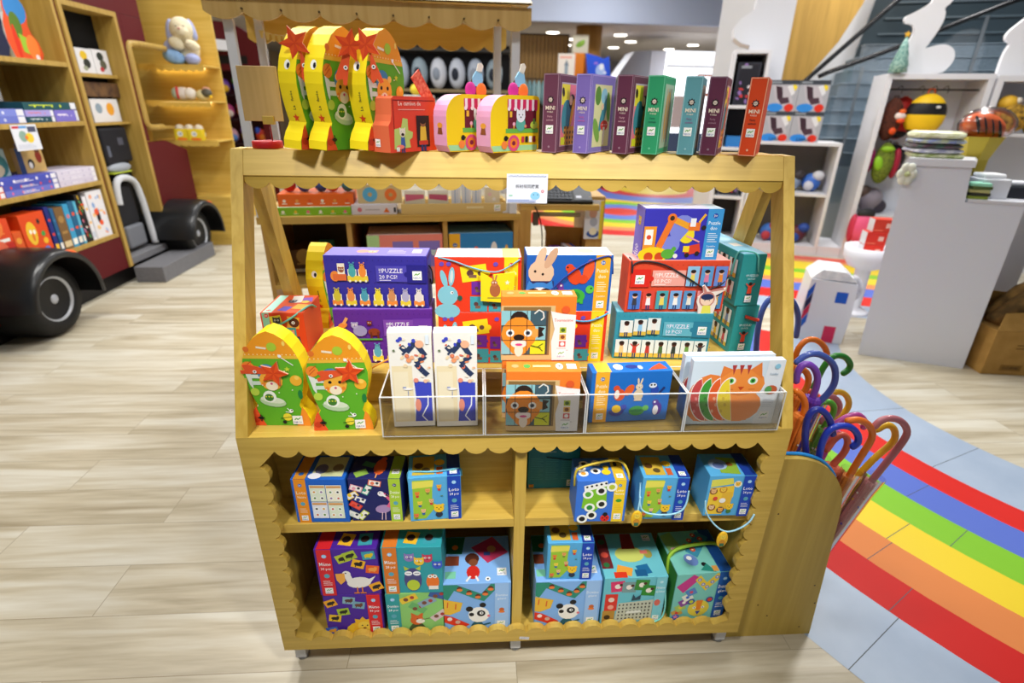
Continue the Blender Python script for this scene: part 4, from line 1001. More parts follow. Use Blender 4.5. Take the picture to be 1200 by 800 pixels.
for x, y, c in ((.15, .3, '#e8a03a'), (.4, .4, '#2a2424'), (.2, .72, '#22201e'), (.45, .75, '#c8a87a'), (.12, .52, '#3a2a2a')): t.ell(x, y, .1, .13, '#eceee8'); t.ell(x, y, .05, .07, c)
t.ell(.6, .35, .09, .12, '#f0c81e'); t.circ(.62, .55, .06, '#f0c81e'); t.ell(.82, .7, .04, .1, '#22201e')
g.obj('carton', o)
cords(o, [(-.061, .02, .09), (-.0625, .02, .13), (-.05, .02, .142), (.0, .03, .150), (.045, .04, .148), (.061, .03, .13), (.0655, .02, .11), (.062, .02, .098)], '#c9b13c', .003)

o = lotobox('sky-blue bear game box with pale cord across its front, beside the ladybird box', (.3345, .0025, M3), -2.3, .1085, .1225)
cords(o, [(-.056, .01, .10), (-.058, -.006, .06), (-.05, -.012, .03), (.0, -.014, .024), (.04, -.012, .03), (.054, -.006, .05), (.056, .0, .085)], '#9fd2e6')
cd = cords(o, [(-.056, -.004, .07), (-.060, -.012, .04), (-.062, -.016, .032)], '#9fd2e6')
bear_tag(cd, -.063, -.018, .018)
o = thing('loto_box', 'sky-blue animal game box with hanging cord and yellow tag near the scalloped edge', 'game box', (.4955, .0085, M3), R(-1))
g = G(); w, h, dd = .112, .119, .085; carton(g, w, h, dd, '#57aadc')
d = front(g, w, h); d.poly([(.05, .05), (.06, .7), (.56, .76), (.58, .5), (.4, .05)], '#f0c83a'); d.poly([(.06, .72), (.06, .9), (.5, .94), (.54, .8)], '#dcd85a'); d.poly([(.3, .12), (.55, .2), (.56, .6), (.34, .6)], '#e8b83a')
for i, (x, y) in enumerate(((.14, .62), (.34, .66), (.16, .22), (.36, .16), (.62, .80))): d.circ(x, y, .085, ['#8a5a2a', '#c8862a', '#8a4a1e', '#5a4a3a', '#f4f0dc'][i]); d.head(x, y, .055, ['#e8b47a', '#f0c84a', '#e8c49a', '#f0a84a', '#f0b83a'][i], eye=None)
bear(d, .54, .24, .08, '#f2c42e', '#4a7a3a'); d.ell(.36, .40, .07, .06, '#f2f0ea'); d.ell(.2, .45, .05, .05, '#d84a3a')
band(d, .73, .98, '#1c44b0', 'Loto', '24 pcs')
t = top(g, w, dd, h); t.rect(.73, 0, .98, 1, '#1a3c98'); t.rect(.3, .08, .7, .8, '#8aae3a', -8); t.ell(.3, .5, .2, .24, '#9ab4d8'); t.ell(.3, .45, .12, .14, '#5a6a9a'); t.circ(.55, .5, .07, '#a86a2a')
g.obj('carton', o)
cd = cords(o, [(-.058, -.004, .05), (-.055, -.010, .02), (-.03, -.016, -.014), (-.008, -.0285, -.025), (.02, -.0285, -.019), (.05, -.022, -.004), (.064, -.012, .014)], '#9fd2e6')
bear_tag(cd, -.012, -.0315, -.044)

# bottom row, left
B3 = ZB + .0003
def memo(w, h, dd, bg, bc, name, sub, pics, bx=(.04, .27), topbg=None, big=None):
    g = G(); carton(g, w, h, dd, bg)
    d = front(g, w, h)
    for (x, y, a, c, ac) in pics:
        d.rect(x - .105, y - .085, x + .105, y + .085, c, a); d.ell(x, y - .005, .07, .04, ac, a); d.circ(x + .05, y + .025, .028, ac, 8); d.line([(x - .04, y), (x - .05, y - .06)], .016, ac); d.line([(x + .03, y), (x + .03, y - .06)], .016, ac)
    if big: big(d)
    band(d, bx[0], bx[1], bc, name, sub)
    t = top(g, w, dd, h); t.rect(bx[0], 0, bx[1], 1, bc)
    for i, c in enumerate(('#e8b42a', '#3a9aa8', '#b8c43a', '#e8622a')): t.rect(.38 + (i % 2) * .3, .1 + (i // 2) * .45, .6 + (i % 2) * .3, .45 + (i // 2) * .45, c, -10 + 14 * i); t.ell(.48 + (i % 2) * .3, .28 + (i // 2) * .45, .07, .1, '#3a2a2a')
    return g
def pelican(d):
    d.ell(.66, .28, .2, .12, '#eeeae4', 8); d.line([(.52, .30), (.48, .45)], .11, '#eeeae4'); d.circ(.47, .47, .07, '#eeeae4'); d.poly([(.44, .49), (.44, .32), (.36, .24), (.30, .34), (.29, .48)], '#efaa4a'); d.circ(.46, .49, .015, '#222', 6); d.poly([(.80, .34), (.94, .42), (.84, .26)], '#eeeae4'); d.line([(.62, .18), (.62, .06)], .018, '#e8842a'); d.line([(.7, .18), (.7, .06)], .018, '#e8842a'); d.rect(.56, .035, .65, .06, '#e8842a'); d.rect(.66, .035, .76, .06, '#e8842a')
g = memo(.150, .1515, .11, '#4b2398', '#d8252e', 'Mémo', '30 pcs', [(.44, .80, 20, '#b8c43a', '#2a2420'), (.56, .86, 20, '#a8bc3a', '#22241e'), (.68, .68, -18, '#f0b42a', '#1e1c20'), (.86, .86, 6, '#3a9ab0', '#d8c02a'), (.90, .56, -8, '#e8602a', '#f0a04a'), (.93, .18, 24, '#f0a82a', '#22201e')], big=pelican)
put(g, 'memo_box', 'purple memory game box with white pelican, on top of the lion one', 'game box', (-.418, .022, B3 + .1401), -.8)
def lionhead(d):
    d.ell(.56, .12, .22, .16, '#f0c42e'); d.star(.64, .22, .22, '#f0b82a', k=9, inner=.7); d.circ(.66, .2, .12, '#f2cc4a'); d.circ(.62, .22, .016, '#222', 6); d.circ(.71, .22, .016, '#222', 6); d.ell(.66, .15, .03, .02, '#8a4a1e')
g = memo(.145, .1395, .11, '#4b2398', '#d8252e', 'Mémo', '30 pcs', [(.12, .80, 22, '#f0a82a', '#22201e'), (.44, .86, -8, '#8ab4c4', '#5a3a34'), (.6, .74, -10, '#7aa8bc', '#6a4030'), (.32, .58, 8, '#a8c43a', '#2a2a1e'), (.16, .42, -10, '#f0c42a', '#1e1e22'), (.08, .10, 10, '#3a6ac8', '#f0a83a')], bx=(.75, .98), big=lionhead)
put(g, 'memo_box', 'purple memory game box with yellow lion, under the pelican box', 'game box', (-.418, .022, B3), -.8)
def owls(d):
    d.ell(.50, .30, .15, .26, '#4a4a80'); d.ell(.50, .18, .11, .12, '#b8cc3a'); d.poly([(.37, .5), (.36, .60), (.45, .54)], '#b8c43a'); d.poly([(.63, .5), (.64, .60), (.55, .54)], '#b8c43a')
    for x in (.43, .57): d.ell(x, .44, .065, .05, '#eceef2'); d.line([(x - .04, .44), (x + .04, .44)], .012, '#3a3a5a')
    d.ell(.83, .25, .11, .17, '#e8762a'); d.rect(.76, .08, .92, .16, '#f0e8e0')
    for x in (.79, .87): d.circ(x, .37, .04, '#f2f0ea'); d.circ(x, .37, .016, '#222', 6)
    for (x, y, c) in ((.46, .78, '#8a7ab8'), (.76, .76, '#c83a5a'), (.62, .70, '#efc43a'), (.92, .62, '#3a5ac8')): d.head(x, y, .085, c, 'point')
g = memo(.147, .1525, .11, '#2f9aa4', '#d8782a', 'Mémo', '28 pcs', [], bx=(.03, .26), big=owls)
put(g, 'memo_box', 'teal memory game box with owls and orange band', 'game box', (-.2615, .0215, B3 + .1392), -1.2)
def fox(d):
    d.ell(.52, .0, .16, .24, '#4a5a34'); d.circ(.52, .3, .12, '#d8642a'); d.poly([(.42, .36), (.42, .5), (.52, .42)], '#d8642a'); d.poly([(.62, .36), (.64, .5), (.54, .42)], '#d8642a'); d.ell(.58, .27, .08, .06, '#f0e8dc'); d.circ(.53, .33, .014, '#222', 6); d.line([(.6, .3), (.76, .34)], .012, '#5a3a1a')
    d.line([(.45, .62), (.70, .86)], .0, '#fff') if False else None
    for (x, y, a, c) in ((.40, .86, 25, '#e8c43a'), (.55, .62, -35, '#6ab06a'), (.72, .76, 30, '#8aa4b8'), (.92, .40, 40, '#d8c4c4'), (.92, .92, -20, '#3a5a9a')): d.rect(x - .16, y - .075, x + .16, y + .075, c, a); d.circ(x - .05, y - .02, .045, '#7a4a3a', 8); d.circ(x + .06, y + .03, .04, '#a83a3a', 8)
g = memo(.144, .139, .11, '#8cc870', '#2f9a9c', 'Domino', '28 pcs', [], bx=(.0, .24), big=fox)
put(g, 'domino_box', 'light green domino box with fox, under the owl box', 'game box', (-.2625, .0215, B3), 1)
def panda_box(h):
    g = G(); w, dd = .172, .16; carton(g, w, h, dd, '#82b2ea')
    d = front(g, w, h)
    d.poly([(.0, .98), (.20, .98), (.56, .78), (.70, .98), (.86, .98), (.60, .62), (.46, .68), (.16, .86), (.06, .66), (.0, .7)], '#2a8a72')
    for i, (x, y) in enumerate(((.24, .90), (.38, .82), (.51, .74), (.62, .80), (.70, .90))): d.circ(x, y, .04, '#5a2a1e', 8); d.ell(x, y - .03, .045, .03, '#e87a3a')
    d.poly([(.0, .68), (.28, .60), (.24, .42), (.08, .34), (.0, .36)], '#e8b83a'); d.line([(.06, .62), (.05, .5)], .02, '#d8642a'); d.line([(.18, .58), (.17, .46)], .02, '#d8642a')
    d.poly([(.0, .34), (.12, .30), (.38, .12), (.28, .04), (.0, .18)], '#d8321e'); d.circ(.08, .25, .04, '#f0e0d8', 8); d.circ(.2, .18, .04, '#c8a89a', 8)
    d.ell(.50, .06, .10, .13, '#1f5a6a'); d.ell(.52, .33, .16, .17, '#f2f0ea'); d.circ(.38, .46, .055, '#17161a'); d.circ(.58, .54, .05, '#17161a'); d.circ(.555, .36, .065, '#17161a'); d.circ(.56, .365, .03, '#f4f4f4', 8); d.circ(.565, .365, .015, '#17161a', 6); d.circ(.41, .34, .04, '#17161a', 8); d.circ(.67, .30, .025, '#e87a8a', 8); d.line([(.58, .1), (.70, .14)], .03, '#1f5a6a')
    d.rect(.76, 0, .97, 1, '#9cc2ee'); d.text('Domino', .865, .72, .055, '#dfeaf8', maxw=.18); d.text('géant', .865, .65, .045, '#dfeaf8', maxw=.14); d.circ(.865, .43, .04, '#c8622a'); d.ell(.865, .38, .05, .025, '#e87a2a'); d.logo(.80, .06, .12)
    t = top(g, w, dd, h)
    t.ell(.44, .22, .1, .14, '#c8281e'); t.circ(.42, .5, .11, '#4a2418'); t.circ(.44, .42, .07, '#7a4428'); t.line([(.4, .14), (.34, .04)], .03, '#e8e4e0'); t.line([(.48, .14), (.52, .04)], .03, '#e8e4e0'); t.circ(.66, .08, .04, '#f0f0ee', 10); t.circ(.66, .08, .018, '#222', 6)
    t.poly([(.40, .74), (.74, .98), (.98, .62), (.66, .4)], '#b8345a'); t.circ(.72, .70, .07, '#c8865a'); t.rect(.60, .56, .7, .64, '#3a4a8a'); t.poly([(.0, .62), (.26, .6), (.30, .98), (.0, .98)], '#1f6a4a'); t.circ(.15, .75, .05, '#e8842a'); t.rect(.02, .1, .18, .24, '#7ac4a0'); t.rect(.0, .36, .22, .56, '#7a3a24'); t.logo(.80, .14, .14)
    return g
put(panda_box(.166), 'domino_box', 'large blue panda domino box against the middle divider, uncovered top', 'game box', (-.1025, .0205, B3), 0)
put(panda_box(.1635), 'domino_box', 'large blue panda domino box with a smaller bear box on its top', 'game box', (.133, .0205, B3), -.3)
lotobox('small sky-blue bear game box lying on the large panda box', (.131, .026, B3 + .1639), -1, .116, .122)
o = thing('alphabet_box', 'large teal game box with letter card and cards on top', 'game box', (.3075, .0205, B3), 0)
g = G(); w, h, dd = .166, .1675, .154; carton(g, w, h, dd, '#6cc0cc')
d = front(g, w, h)
d.rect(.04, .30, .24, .66, '#d8362a'); d.rect(.02, .04, .22, .3, '#b88a3a')
for (x, y, c, a) in ((.22, .82, '#d83a6a', 6), (.40, .80, '#7a9a9a', 0), (.60, .84, '#3a8a3a', -4), (.72, .72, '#2f8a34', -6)): d.rect(x - .11, y - .11, x + .11, y + .11, c, a); d.ell(x, y, .05, .05, '#f2e8dc'); d.circ(x + .05, y + .03, .03, '#4a2a1a', 8)
d.circ(.14, .54, .05, '#e8d0c0'); d.circ(.14, .38, .05, '#f0a08a'); d.circ(.1, .16, .05, '#3a2a1a')
d.poly([(.22, .03), (.82, .10), (.82, .52), (.26, .46)], '#c4c8b4')
for i in range(9):
    for j in range(5): d.rect(.27 + i * .06, .10 + j * .075 + i * .004, .295 + i * .06, .135 + j * .075 + i * .004, '#4a4a44')
d.line([(.4, .26), (.64, .28)], .05, '#e8eae0'); d.poly([(.46, .52), (.48, .66), (.52, .58), (.6, .64), (.6, .54)], '#2a4a5a')
d.rect(.82, 0, .98, 1, '#7fcbd6'); d.text('Mémo', .9, .76, .05, '#dff2f4', maxw=.14); d.text('alphabet', .9, .68, .045, '#dff2f4', maxw=.14); d.age(.9, .9, .03, '#a8e0e8'); d.ell(.88, .46, .05, .07, '#d86a5a'); d.logo(.84, .08, .1)
t = top(g, w, dd, h)
t.rect(.0, .2, .18, .98, '#6a2428'); t.circ(.09, .8, .06, '#3a5a3a'); t.circ(.09, .5, .06, '#c84a3a'); t.circ(.08, .28, .05, '#2a6a3a'); t.rect(.22, .06, .46, .24, '#e8a03a', -20); t.rect(.16, .0, .36, .12, '#d8381e'); t.ell(.5, .5, .24, .18, '#c8d06a'); t.poly([(.4, .62), (.44, .98), (.62, .98), (.62, .62)], '#8a2a24'); t.rect(.55, .06, .75, .26, '#1f6a9a', 12); t.rect(.5, .02, .68, .16, '#1a5a8a'); t.ell(.8, .5, .07, .1, '#a8a04a'); t.logo(.80, .8, .13); t.rect(.68, .5, .8, .58, '#e07a6a')
g.obj('carton', o)
cords(o, [(.084, .01, .12), (.0875, -.004, .06), (.082, -.008, .024), (.06, -.008, .01), (.035, -.006, .006)], '#7fd0c4', .0022)
o = thing('domino_box', 'large aqua domino box with lion and lime ribbon, leaning against the side panel', 'game box', (.4905, .027, B3), R(2.8))
g = G(); w, h, dd = .150, .168, .15; carton(g, w, h, dd, '#7cc8bc')
d = front(g, w, h)
d.poly([(.02, .74), (.3, .98), (.44, .9), (.16, .6)], '#c83a8a'); d.poly([(.34, .86), (.56, .62), (.82, .9), (.74, .99), (.56, .8), (.42, .96)], '#e8c83a')
for i, (x, y) in enumerate(((.42, .86), (.5, .76), (.58, .70), (.66, .8), (.73, .9))): d.circ(x, y, .04, '#7a8ac0', 8); d.circ(x, y, .018, '#e8e0d0', 6)
for i in range(5): d.rect(.02 + i * .05, .10 + i * .11, .2 + i * .05, .24 + i * .11, ['#c8a04a', '#a8c86a', '#8a4a9a', '#e8e8d8', '#5a8ac8'][i], 30); d.circ(.11 + i * .05, .17 + i * .11, .035, ['#d83a3a', '#e8d03a', '#f0e8e0', '#3a6ac8', '#c84a6a'][i], 8)
d.circ(.10, .08, .07, '#3a6ac8', 10); d.star(.1, .08, .06, '#e88ab0')
d.circ(.50, .24, .2, '#e4d04a'); d.poly([(.44, .42), (.56, .42), (.54, .2), (.46, .2)], '#e8862a'); d.circ(.34, .40, .07, '#2a4a9a', 10); d.circ(.68, .42, .07, '#2a4a9a', 10); d.circ(.68, .42, .045, '#d8402a', 10); d.circ(.34, .4, .04, '#c8d03a', 10)
d.circ(.42, .26, .03, '#f4f2ea', 8); d.circ(.58, .26, .03, '#f4f2ea', 8); d.circ(.42, .26, .014, '#222', 6); d.circ(.58, .26, .014, '#222', 6); d.poly([(.45, .18), (.55, .18), (.5, .10)], '#3a4a9a')
band(d, .77, .99, '#1c58a8', 'Domino', 'géant')
t = top(g, w, dd, h); t.rect(.77, 0, .99, 1, '#1a4f98')
t.poly([(.34, .5), (.5, .34), (.9, .8), (.72, .96)], '#3a8aa8')
for i in range(3):
    for j in range(2): t.circ(.49 + i * .12 - j * .1, .53 + i * .12 + j * .1, .05, '#d84a2e', 10); t.circ(.49 + i * .12 - j * .1, .53 + i * .12 + j * .1, .022, '#f0dcb0', 6)
t.poly([(.06, .4), (.3, .62), (.22, .98), (.0, .9)], '#8aba6a'); t.ell(.36, .3, .12, .14, '#6a8ac8', 20); t.circ(.34, .34, .05, '#f0f0f0', 8); t.circ(.55, .18, .05, '#1c1a1c', 10); t.poly([(.44, .06), (.7, .0), (.6, .2)], '#2a8a7a'); t.rect(.1, .5, .2, .6, '#e8b0c0'); t.rect(.66, .02, .76, .14, '#d89a4a')
l = lside(g, w, dd, h); l.rect(.02, .02, .98, .98, '#3f8a3a'); l.text('domino', .5, .5, .1, '#6ab05a', maxw=.6)
g.obj('carton', o)
cords(o, [(-.077, .05, .12), (-.079, .06, .175), (-.05, .07, .188), (.0, .08, .186), (.05, .09, .178), (.077, .09, .172), (.079, .09, .12)], '#9ac43a', .005)
# a rocket box and its support at the back of the stand
rocket('yellow rocket box showing its side behind the indigo train box', (-.4935, .463, SR + .0003), 84)

# ------------------------------------------------------------------ umbrella bin and umbrellas
ub = thing('umbrella_bin', 'birch plywood umbrella bin with rounded shoulder beside the stand', 'umbrella stand', (.601, 0, 0))
prof = [(0, 0), (.248, 0), (.218, .446), (.211, .487), (.200, .520), (.187, .541), (.172, .562), (.153, .581), (.132, .595), (.110, .604), (.09, .610), (.072, .613), (.034, .614), (0, .614)]
T0 = Matrix.Translation((.0, .046, 0))
g = G(); g.prism(prof, .015, PLY, T0)
d = D(g, (0, .046, 0), (.25, 0, 0), (0, 0, .62))
for x, z in ((.22, .72), (.10, .34), (.28, .20), (.42, .13), (.08, .045), (.84, .05), (.86, .31), (.93, .2)): d.circ(x, z, .010, '#4a3a24', 8)
g.obj('front_panel', ub)
g = G(); g.prism(prof, .015, PLY, Matrix.Translation((0, .485, 0))); g.obj('rear_panel', ub)
g = G(); g.box(.0, .236, .0612, .4848, .012, .027, PLY); g.obj('bin_floor', ub)
g = G(); g.box(.215, .229, .0612, .4848, .03, .20, PLY, T=Matrix.Identity(4)); g.obj('end_board', ub)
g = G()
rim = [(x, .064, z + .004) for x, z in smooth(prof[5:], 1)]
g.tube(rim, .0045, flat('#2a8ad8', .4), 6); g.obj('blue_rim', ub)
UC = {'navy': '#1c2c96', 'periwinkle': '#4660b4', 'purple': '#7a42b4', 'darkgreen': '#2a8a2a', 'orange': '#f07a1c', 'yellow': '#f2bc20', 'mauve': '#c4737c', 'green': '#56b030', 'pink': '#d050a8', 'royal': '#1c3cbc', 'salmon': '#e8684a'}
UMB = [
('navy', [(0.733,0.100,0.566),(0.713,0.100,0.618),(0.700,0.100,0.688),(0.709,0.100,0.719),(0.734,0.100,0.716),(0.761,0.100,0.687),(0.778,0.100,0.647)], (.66, .10), '#2a3aa0', 'navy blue umbrella handle, nearest the stand post'),
('periwinkle', [(0.788,0.200,0.670),(0.813,0.200,0.701),(0.824,0.200,0.736),(0.812,0.200,0.780),(0.784,0.200,0.807),(0.747,0.200,0.822),(0.721,0.200,0.813),(0.707,0.200,0.796)], (.69, .19), '#4a5ac0', 'umbrella with large slate-blue crook handle, above the navy one'),
('purple', [(0.745,0.160,0.720),(0.747,0.160,0.754),(0.739,0.160,0.785),(0.718,0.160,0.808),(0.696,0.160,0.811),(0.687,0.160,0.792),(0.690,0.160,0.764)], (.65, .16), '#6a3aa8', 'umbrella with glittery purple crook handle'),
('darkgreen', [(0.840,0.300,0.644),(0.847,0.300,0.687),(0.856,0.300,0.737),(0.875,0.300,0.766),(0.907,0.300,0.763),(0.931,0.300,0.739),(0.931,0.300,0.721),(0.919,0.300,0.710)], (.75, .30), '#3a8a3a', 'umbrella with dark green crook handle reaching out to the right'),
('orange', [(0.823,0.380,0.706),(0.821,0.380,0.747),(0.839,0.380,0.777),(0.868,0.380,0.779),(0.899,0.380,0.758),(0.914,0.380,0.733)], (.74, .39), '#f08a3a', 'umbrella with orange handle highest at the back of the bin'),
('orange', [(0.772,0.240,0.679),(0.782,0.240,0.705),(0.777,0.240,0.735),(0.756,0.240,0.756),(0.742,0.240,0.746)], (.68, .25), '#f08a3a', 'umbrella with orange handle seen through the purple crook'),
('orange', [(0.718,0.140,0.682),(0.717,0.140,0.707),(0.701,0.140,0.734),(0.683,0.140,0.746)], (.63, .135), '#f08a3a', 'umbrella with orange handle under the purple crook, against the post'),
('yellow', [(0.926,0.300,0.557),(0.955,0.300,0.574),(0.966,0.300,0.608),(0.946,0.300,0.642),(0.918,0.300,0.653),(0.901,0.300,0.643)], (.80, .33), '#f0c83a', 'umbrella with yellow handle under the dark green crook'),
('mauve', [(0.896,0.270,0.582),(0.916,0.270,0.610),(0.905,0.270,0.638),(0.878,0.270,0.657),(0.858,0.270,0.649)], (.77, .27), '#d89a9a', 'umbrella with dusty pink handle beside the light green one'),
('green', [(0.854,0.230,0.581),(0.868,0.230,0.619),(0.865,0.230,0.646),(0.847,0.230,0.662),(0.827,0.230,0.655)], (.73, .225), '#7ac04a', 'umbrella with light green handle in the middle of the bin'),
('pink', [(0.868,0.220,0.587),(0.884,0.220,0.606),(0.913,0.220,0.624),(0.937,0.220,0.624),(0.958,0.220,0.602),(0.958,0.220,0.585)], (.78, .205), '#d86ab8', 'umbrella with sparkling magenta handle behind the front orange one'),
('royal', [(0.754,0.090,0.573),(0.748,0.090,0.629),(0.756,0.090,0.667),(0.781,0.090,0.678),(0.812,0.090,0.673),(0.836,0.090,0.650),(0.843,0.090,0.627),(0.833,0.090,0.615)], (.70, .10), '#3a3ab0', 'royal blue umbrella handle curling right of the navy one'),
('salmon', [(0.826,0.125,0.536),(0.846,0.125,0.570),(0.847,0.125,0.607),(0.827,0.125,0.630),(0.808,0.125,0.618),(0.795,0.125,0.582)], (.74, .135), '#e87a5a', 'umbrella with salmon loop handle below the royal blue one'),
('orange', [(0.858,0.100,0.520),(0.870,0.100,0.573),(0.884,0.100,0.625),(0.880,0.100,0.652),(0.857,0.100,0.678),(0.828,0.100,0.688),(0.807,0.100,0.684)], (.765, .10), '#f0923a', 'front umbrella with orange handle and orange frill'),
('yellow', [(0.909,0.130,0.495),(0.939,0.130,0.552),(0.972,0.130,0.594),(0.973,0.130,0.618),(0.958,0.130,0.644),(0.935,0.130,0.652),(0.917,0.130,0.637)], (.80, .15), '#f0c84a', 'umbrella with yellow handle between orange and outermost pink ones'),
('mauve', [(0.924,0.100,0.502),(0.947,0.100,0.561),(0.971,0.100,0.625),(0.971,0.100,0.653),(0.946,0.100,0.681),(0.914,0.100,0.691),(0.890,0.100,0.684),(0.880,0.100,0.667)], (.80, .115), '#e09a98', 'outermost umbrella with dusty pink handle and pink frilled canopy'),
('periwinkle', [(0.754,0.470,0.693),(0.743,0.470,0.770),(0.742,0.470,0.828),(0.754,0.470,0.866),(0.781,0.470,0.884),(0.815,0.470,0.876),(0.846,0.470,0.844),(0.864,0.470,0.800),(0.868,0.470,0.750)], (.72, .45), '#5a70c0', 'tall umbrella with big blue crook handle behind the stand post'),
('salmon', [(0.823,0.26,0.618),(0.830,0.26,0.650),(0.822,0.26,0.672),(0.806,0.26,0.676)], (.71, .29), '#e87a5a', 'umbrella with small salmon handle behind the slate-blue crook'),
]
for i, (c, pts, foot, cc, lab) in enumerate(UMB):
    base = Vector(pts[0]); ft = Vector((foot[0], foot[1], .032))
    o = thing('umbrella', lab, 'umbrella', tuple(ft), 0, 'umbrellas in the bin')
    L_ = lambda p: tuple(Vector(p) - ft)
    ax = (base - ft).normalized(); n0 = base - ax * .05
    hp = [L_(n0)] + [L_(p) for p in smooth(pts, 2)]
    g = G(); g.tube(hp, .0085, flat(UC[c], .32, 0, .3), 10)
    g.ell(hp[-1], (.0086, .0086, .0086), flat(UC[c], .32, 0, .3), n=8, k=6); g.obj('handle', o)
    # folded canopy: pleated cone along the shaft with a frill at the top
    k = 12; up = ax; a = up.cross(Vector((0, 1, 0))).normalized(); b = up.cross(a).normalized()
    g = G(); rings = []
    tl = (base - ft).length
    zs = [(.04, .004), (.10, .010), (tl * .55, .015), (tl * .80, .017), (tl - .035, .019), (tl - .012, .024), (tl - .004, .020)]
    vs = []; fs = []
    for (z, r) in zs:
        for j in range(2 * k):
            q = PI * j / k; rr = r * (1.0 if j % 2 == 0 else .74)
            vs.append(up * z + a * rr * math.cos(q) + b * rr * math.sin(q))
    for m_ in range(len(zs) - 1):
        for j in range(2 * k):
            j2 = (j + 1) % (2 * k); fs.append([m_ * 2 * k + j, m_ * 2 * k + j2, (m_ + 1) * 2 * k + j2, (m_ + 1) * 2 * k + j])
    fs.append(list(range(2 * k))[::-1]); fs.append([(len(zs) - 1) * 2 * k + j for j in range(2 * k)])
    g.add(vs, fs, flat(cc, .55))
    rr = random.Random(i)
    for _ in range(26):                    # printed dots on the folded cloth
        z = rr.uniform(tl * .5, tl - .04); q = rr.uniform(0, 2 * PI); p = up * z + (a * math.cos(q) + b * math.sin(q)) * .0165
        g.ell(p, (.003, .003, .0035), rr.choice(['#f4efe6', '#f0c83a', '#e05a4a', '#6a5ad0']), n=6, k=4)
    g.obj('canopy', o)
    g = G(); g.tube([up * .002, up * .06], .003, flat('#c8c8cc', .3, .8), 6); g.obj('ferrule', o)
    if i in (0, 1, 11, 13, 15, 9):
        g = G(); g.tube([up * (tl * .45), up * (tl - .03), up * (tl + .015)], [.018, .0225, .0265], PLASTIC, 12, cap=False); g.obj('plastic_sleeve', o)
# ------------------------------------------------------------------ the red bus along the left
RED = flat('#580910', .6)
bus = thing('bus_bookcase', 'dark red bus-shaped bookcase with wooden shelves and doorway', 'bookcase', (-2.9, 1.4, 0))
def bb(x0, x1, y0, y1, z0, z1, m, nm, bev=.002):
    g = G(); g.box(x0 + 2.9, x1 + 2.9, y0 - 1.4, y1 - 1.4, z0, z1, m, bev); return g.obj(nm, bus)
bb(-3.36, -3.34, 1.4, 3.36, .14, 2.5, BUSW, 'back_panel')
bb(-3.339, -2.9, 3.30, 3.33, .39, 2.5, BUSW, 'upright')
for z in (1.595, 1.225, .817, .42):
    bb(-3.339, -2.902, 1.4, 3.2995, z - .03, z, BUSW, 'shelf')
bb(-2.93, -2.905, 1.4, 3.345, .14, .389, RED, 'lower_panel')
bb(-3.339, -2.98, 1.4, 4.6, .0, .139, '#151214', 'plinth')
bb(-2.96, -2.906, 3.3305, 3.352, .14, 2.5, RED, 'pillar')
# doorway frame and its inside
bb(-3.34, -2.892, 3.353, 3.392, .14, 1.985, BUSW, 'door_jamb'); bb(-3.34, -2.892, 3.955, 3.99, .14, 1.985, BUSW, 'door_jamb')
bb(-3.34, -2.892, 3.3922, 3.9548, 1.95, 1.985, BUSW, 'door_head')
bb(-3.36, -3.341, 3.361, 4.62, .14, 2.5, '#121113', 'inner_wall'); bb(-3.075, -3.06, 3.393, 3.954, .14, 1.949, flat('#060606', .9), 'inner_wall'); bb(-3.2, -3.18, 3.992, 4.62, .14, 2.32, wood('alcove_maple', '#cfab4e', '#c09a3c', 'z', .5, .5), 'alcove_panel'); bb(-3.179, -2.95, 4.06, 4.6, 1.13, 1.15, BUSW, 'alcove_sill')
bb(-3.339, -2.9, 3.353, 4.34, 1.987, 2.5, RED, 'upper_panel')
bb(-2.93, -2.9, 3.992, 4.05, 1.05, 1.986, RED, 'side_panel')
bb(-2.93, -2.9, 4.051, 4.34, 1.79, 1.986, RED, 'side_panel')
g = G(); T = Matrix(((0, 1, 0, -.0), (1, 0, 0, 3.992 - 1.4), (0, 0, 1, 0), (0, 0, 0, 1)))
g.prism([(0, .14), (.636, .14), (.636, .94), (.30, 1.04), (0, 1.04)], -.03, RED, T); g.obj('tail_panel', bus)
g = G()
fr = [(4.62, 1.79), (4.10, 1.79), (4.065, 1.765), (4.055, 1.73), (4.055, 1.22), (4.065, 1.175), (4.11, 1.15), (4.30, 1.15)]
g.tube([(.0, y - 1.4, z) for y, z in smooth(fr, 2)], .026, BUSW, 8); g.obj('rounded_window_trim', bus)
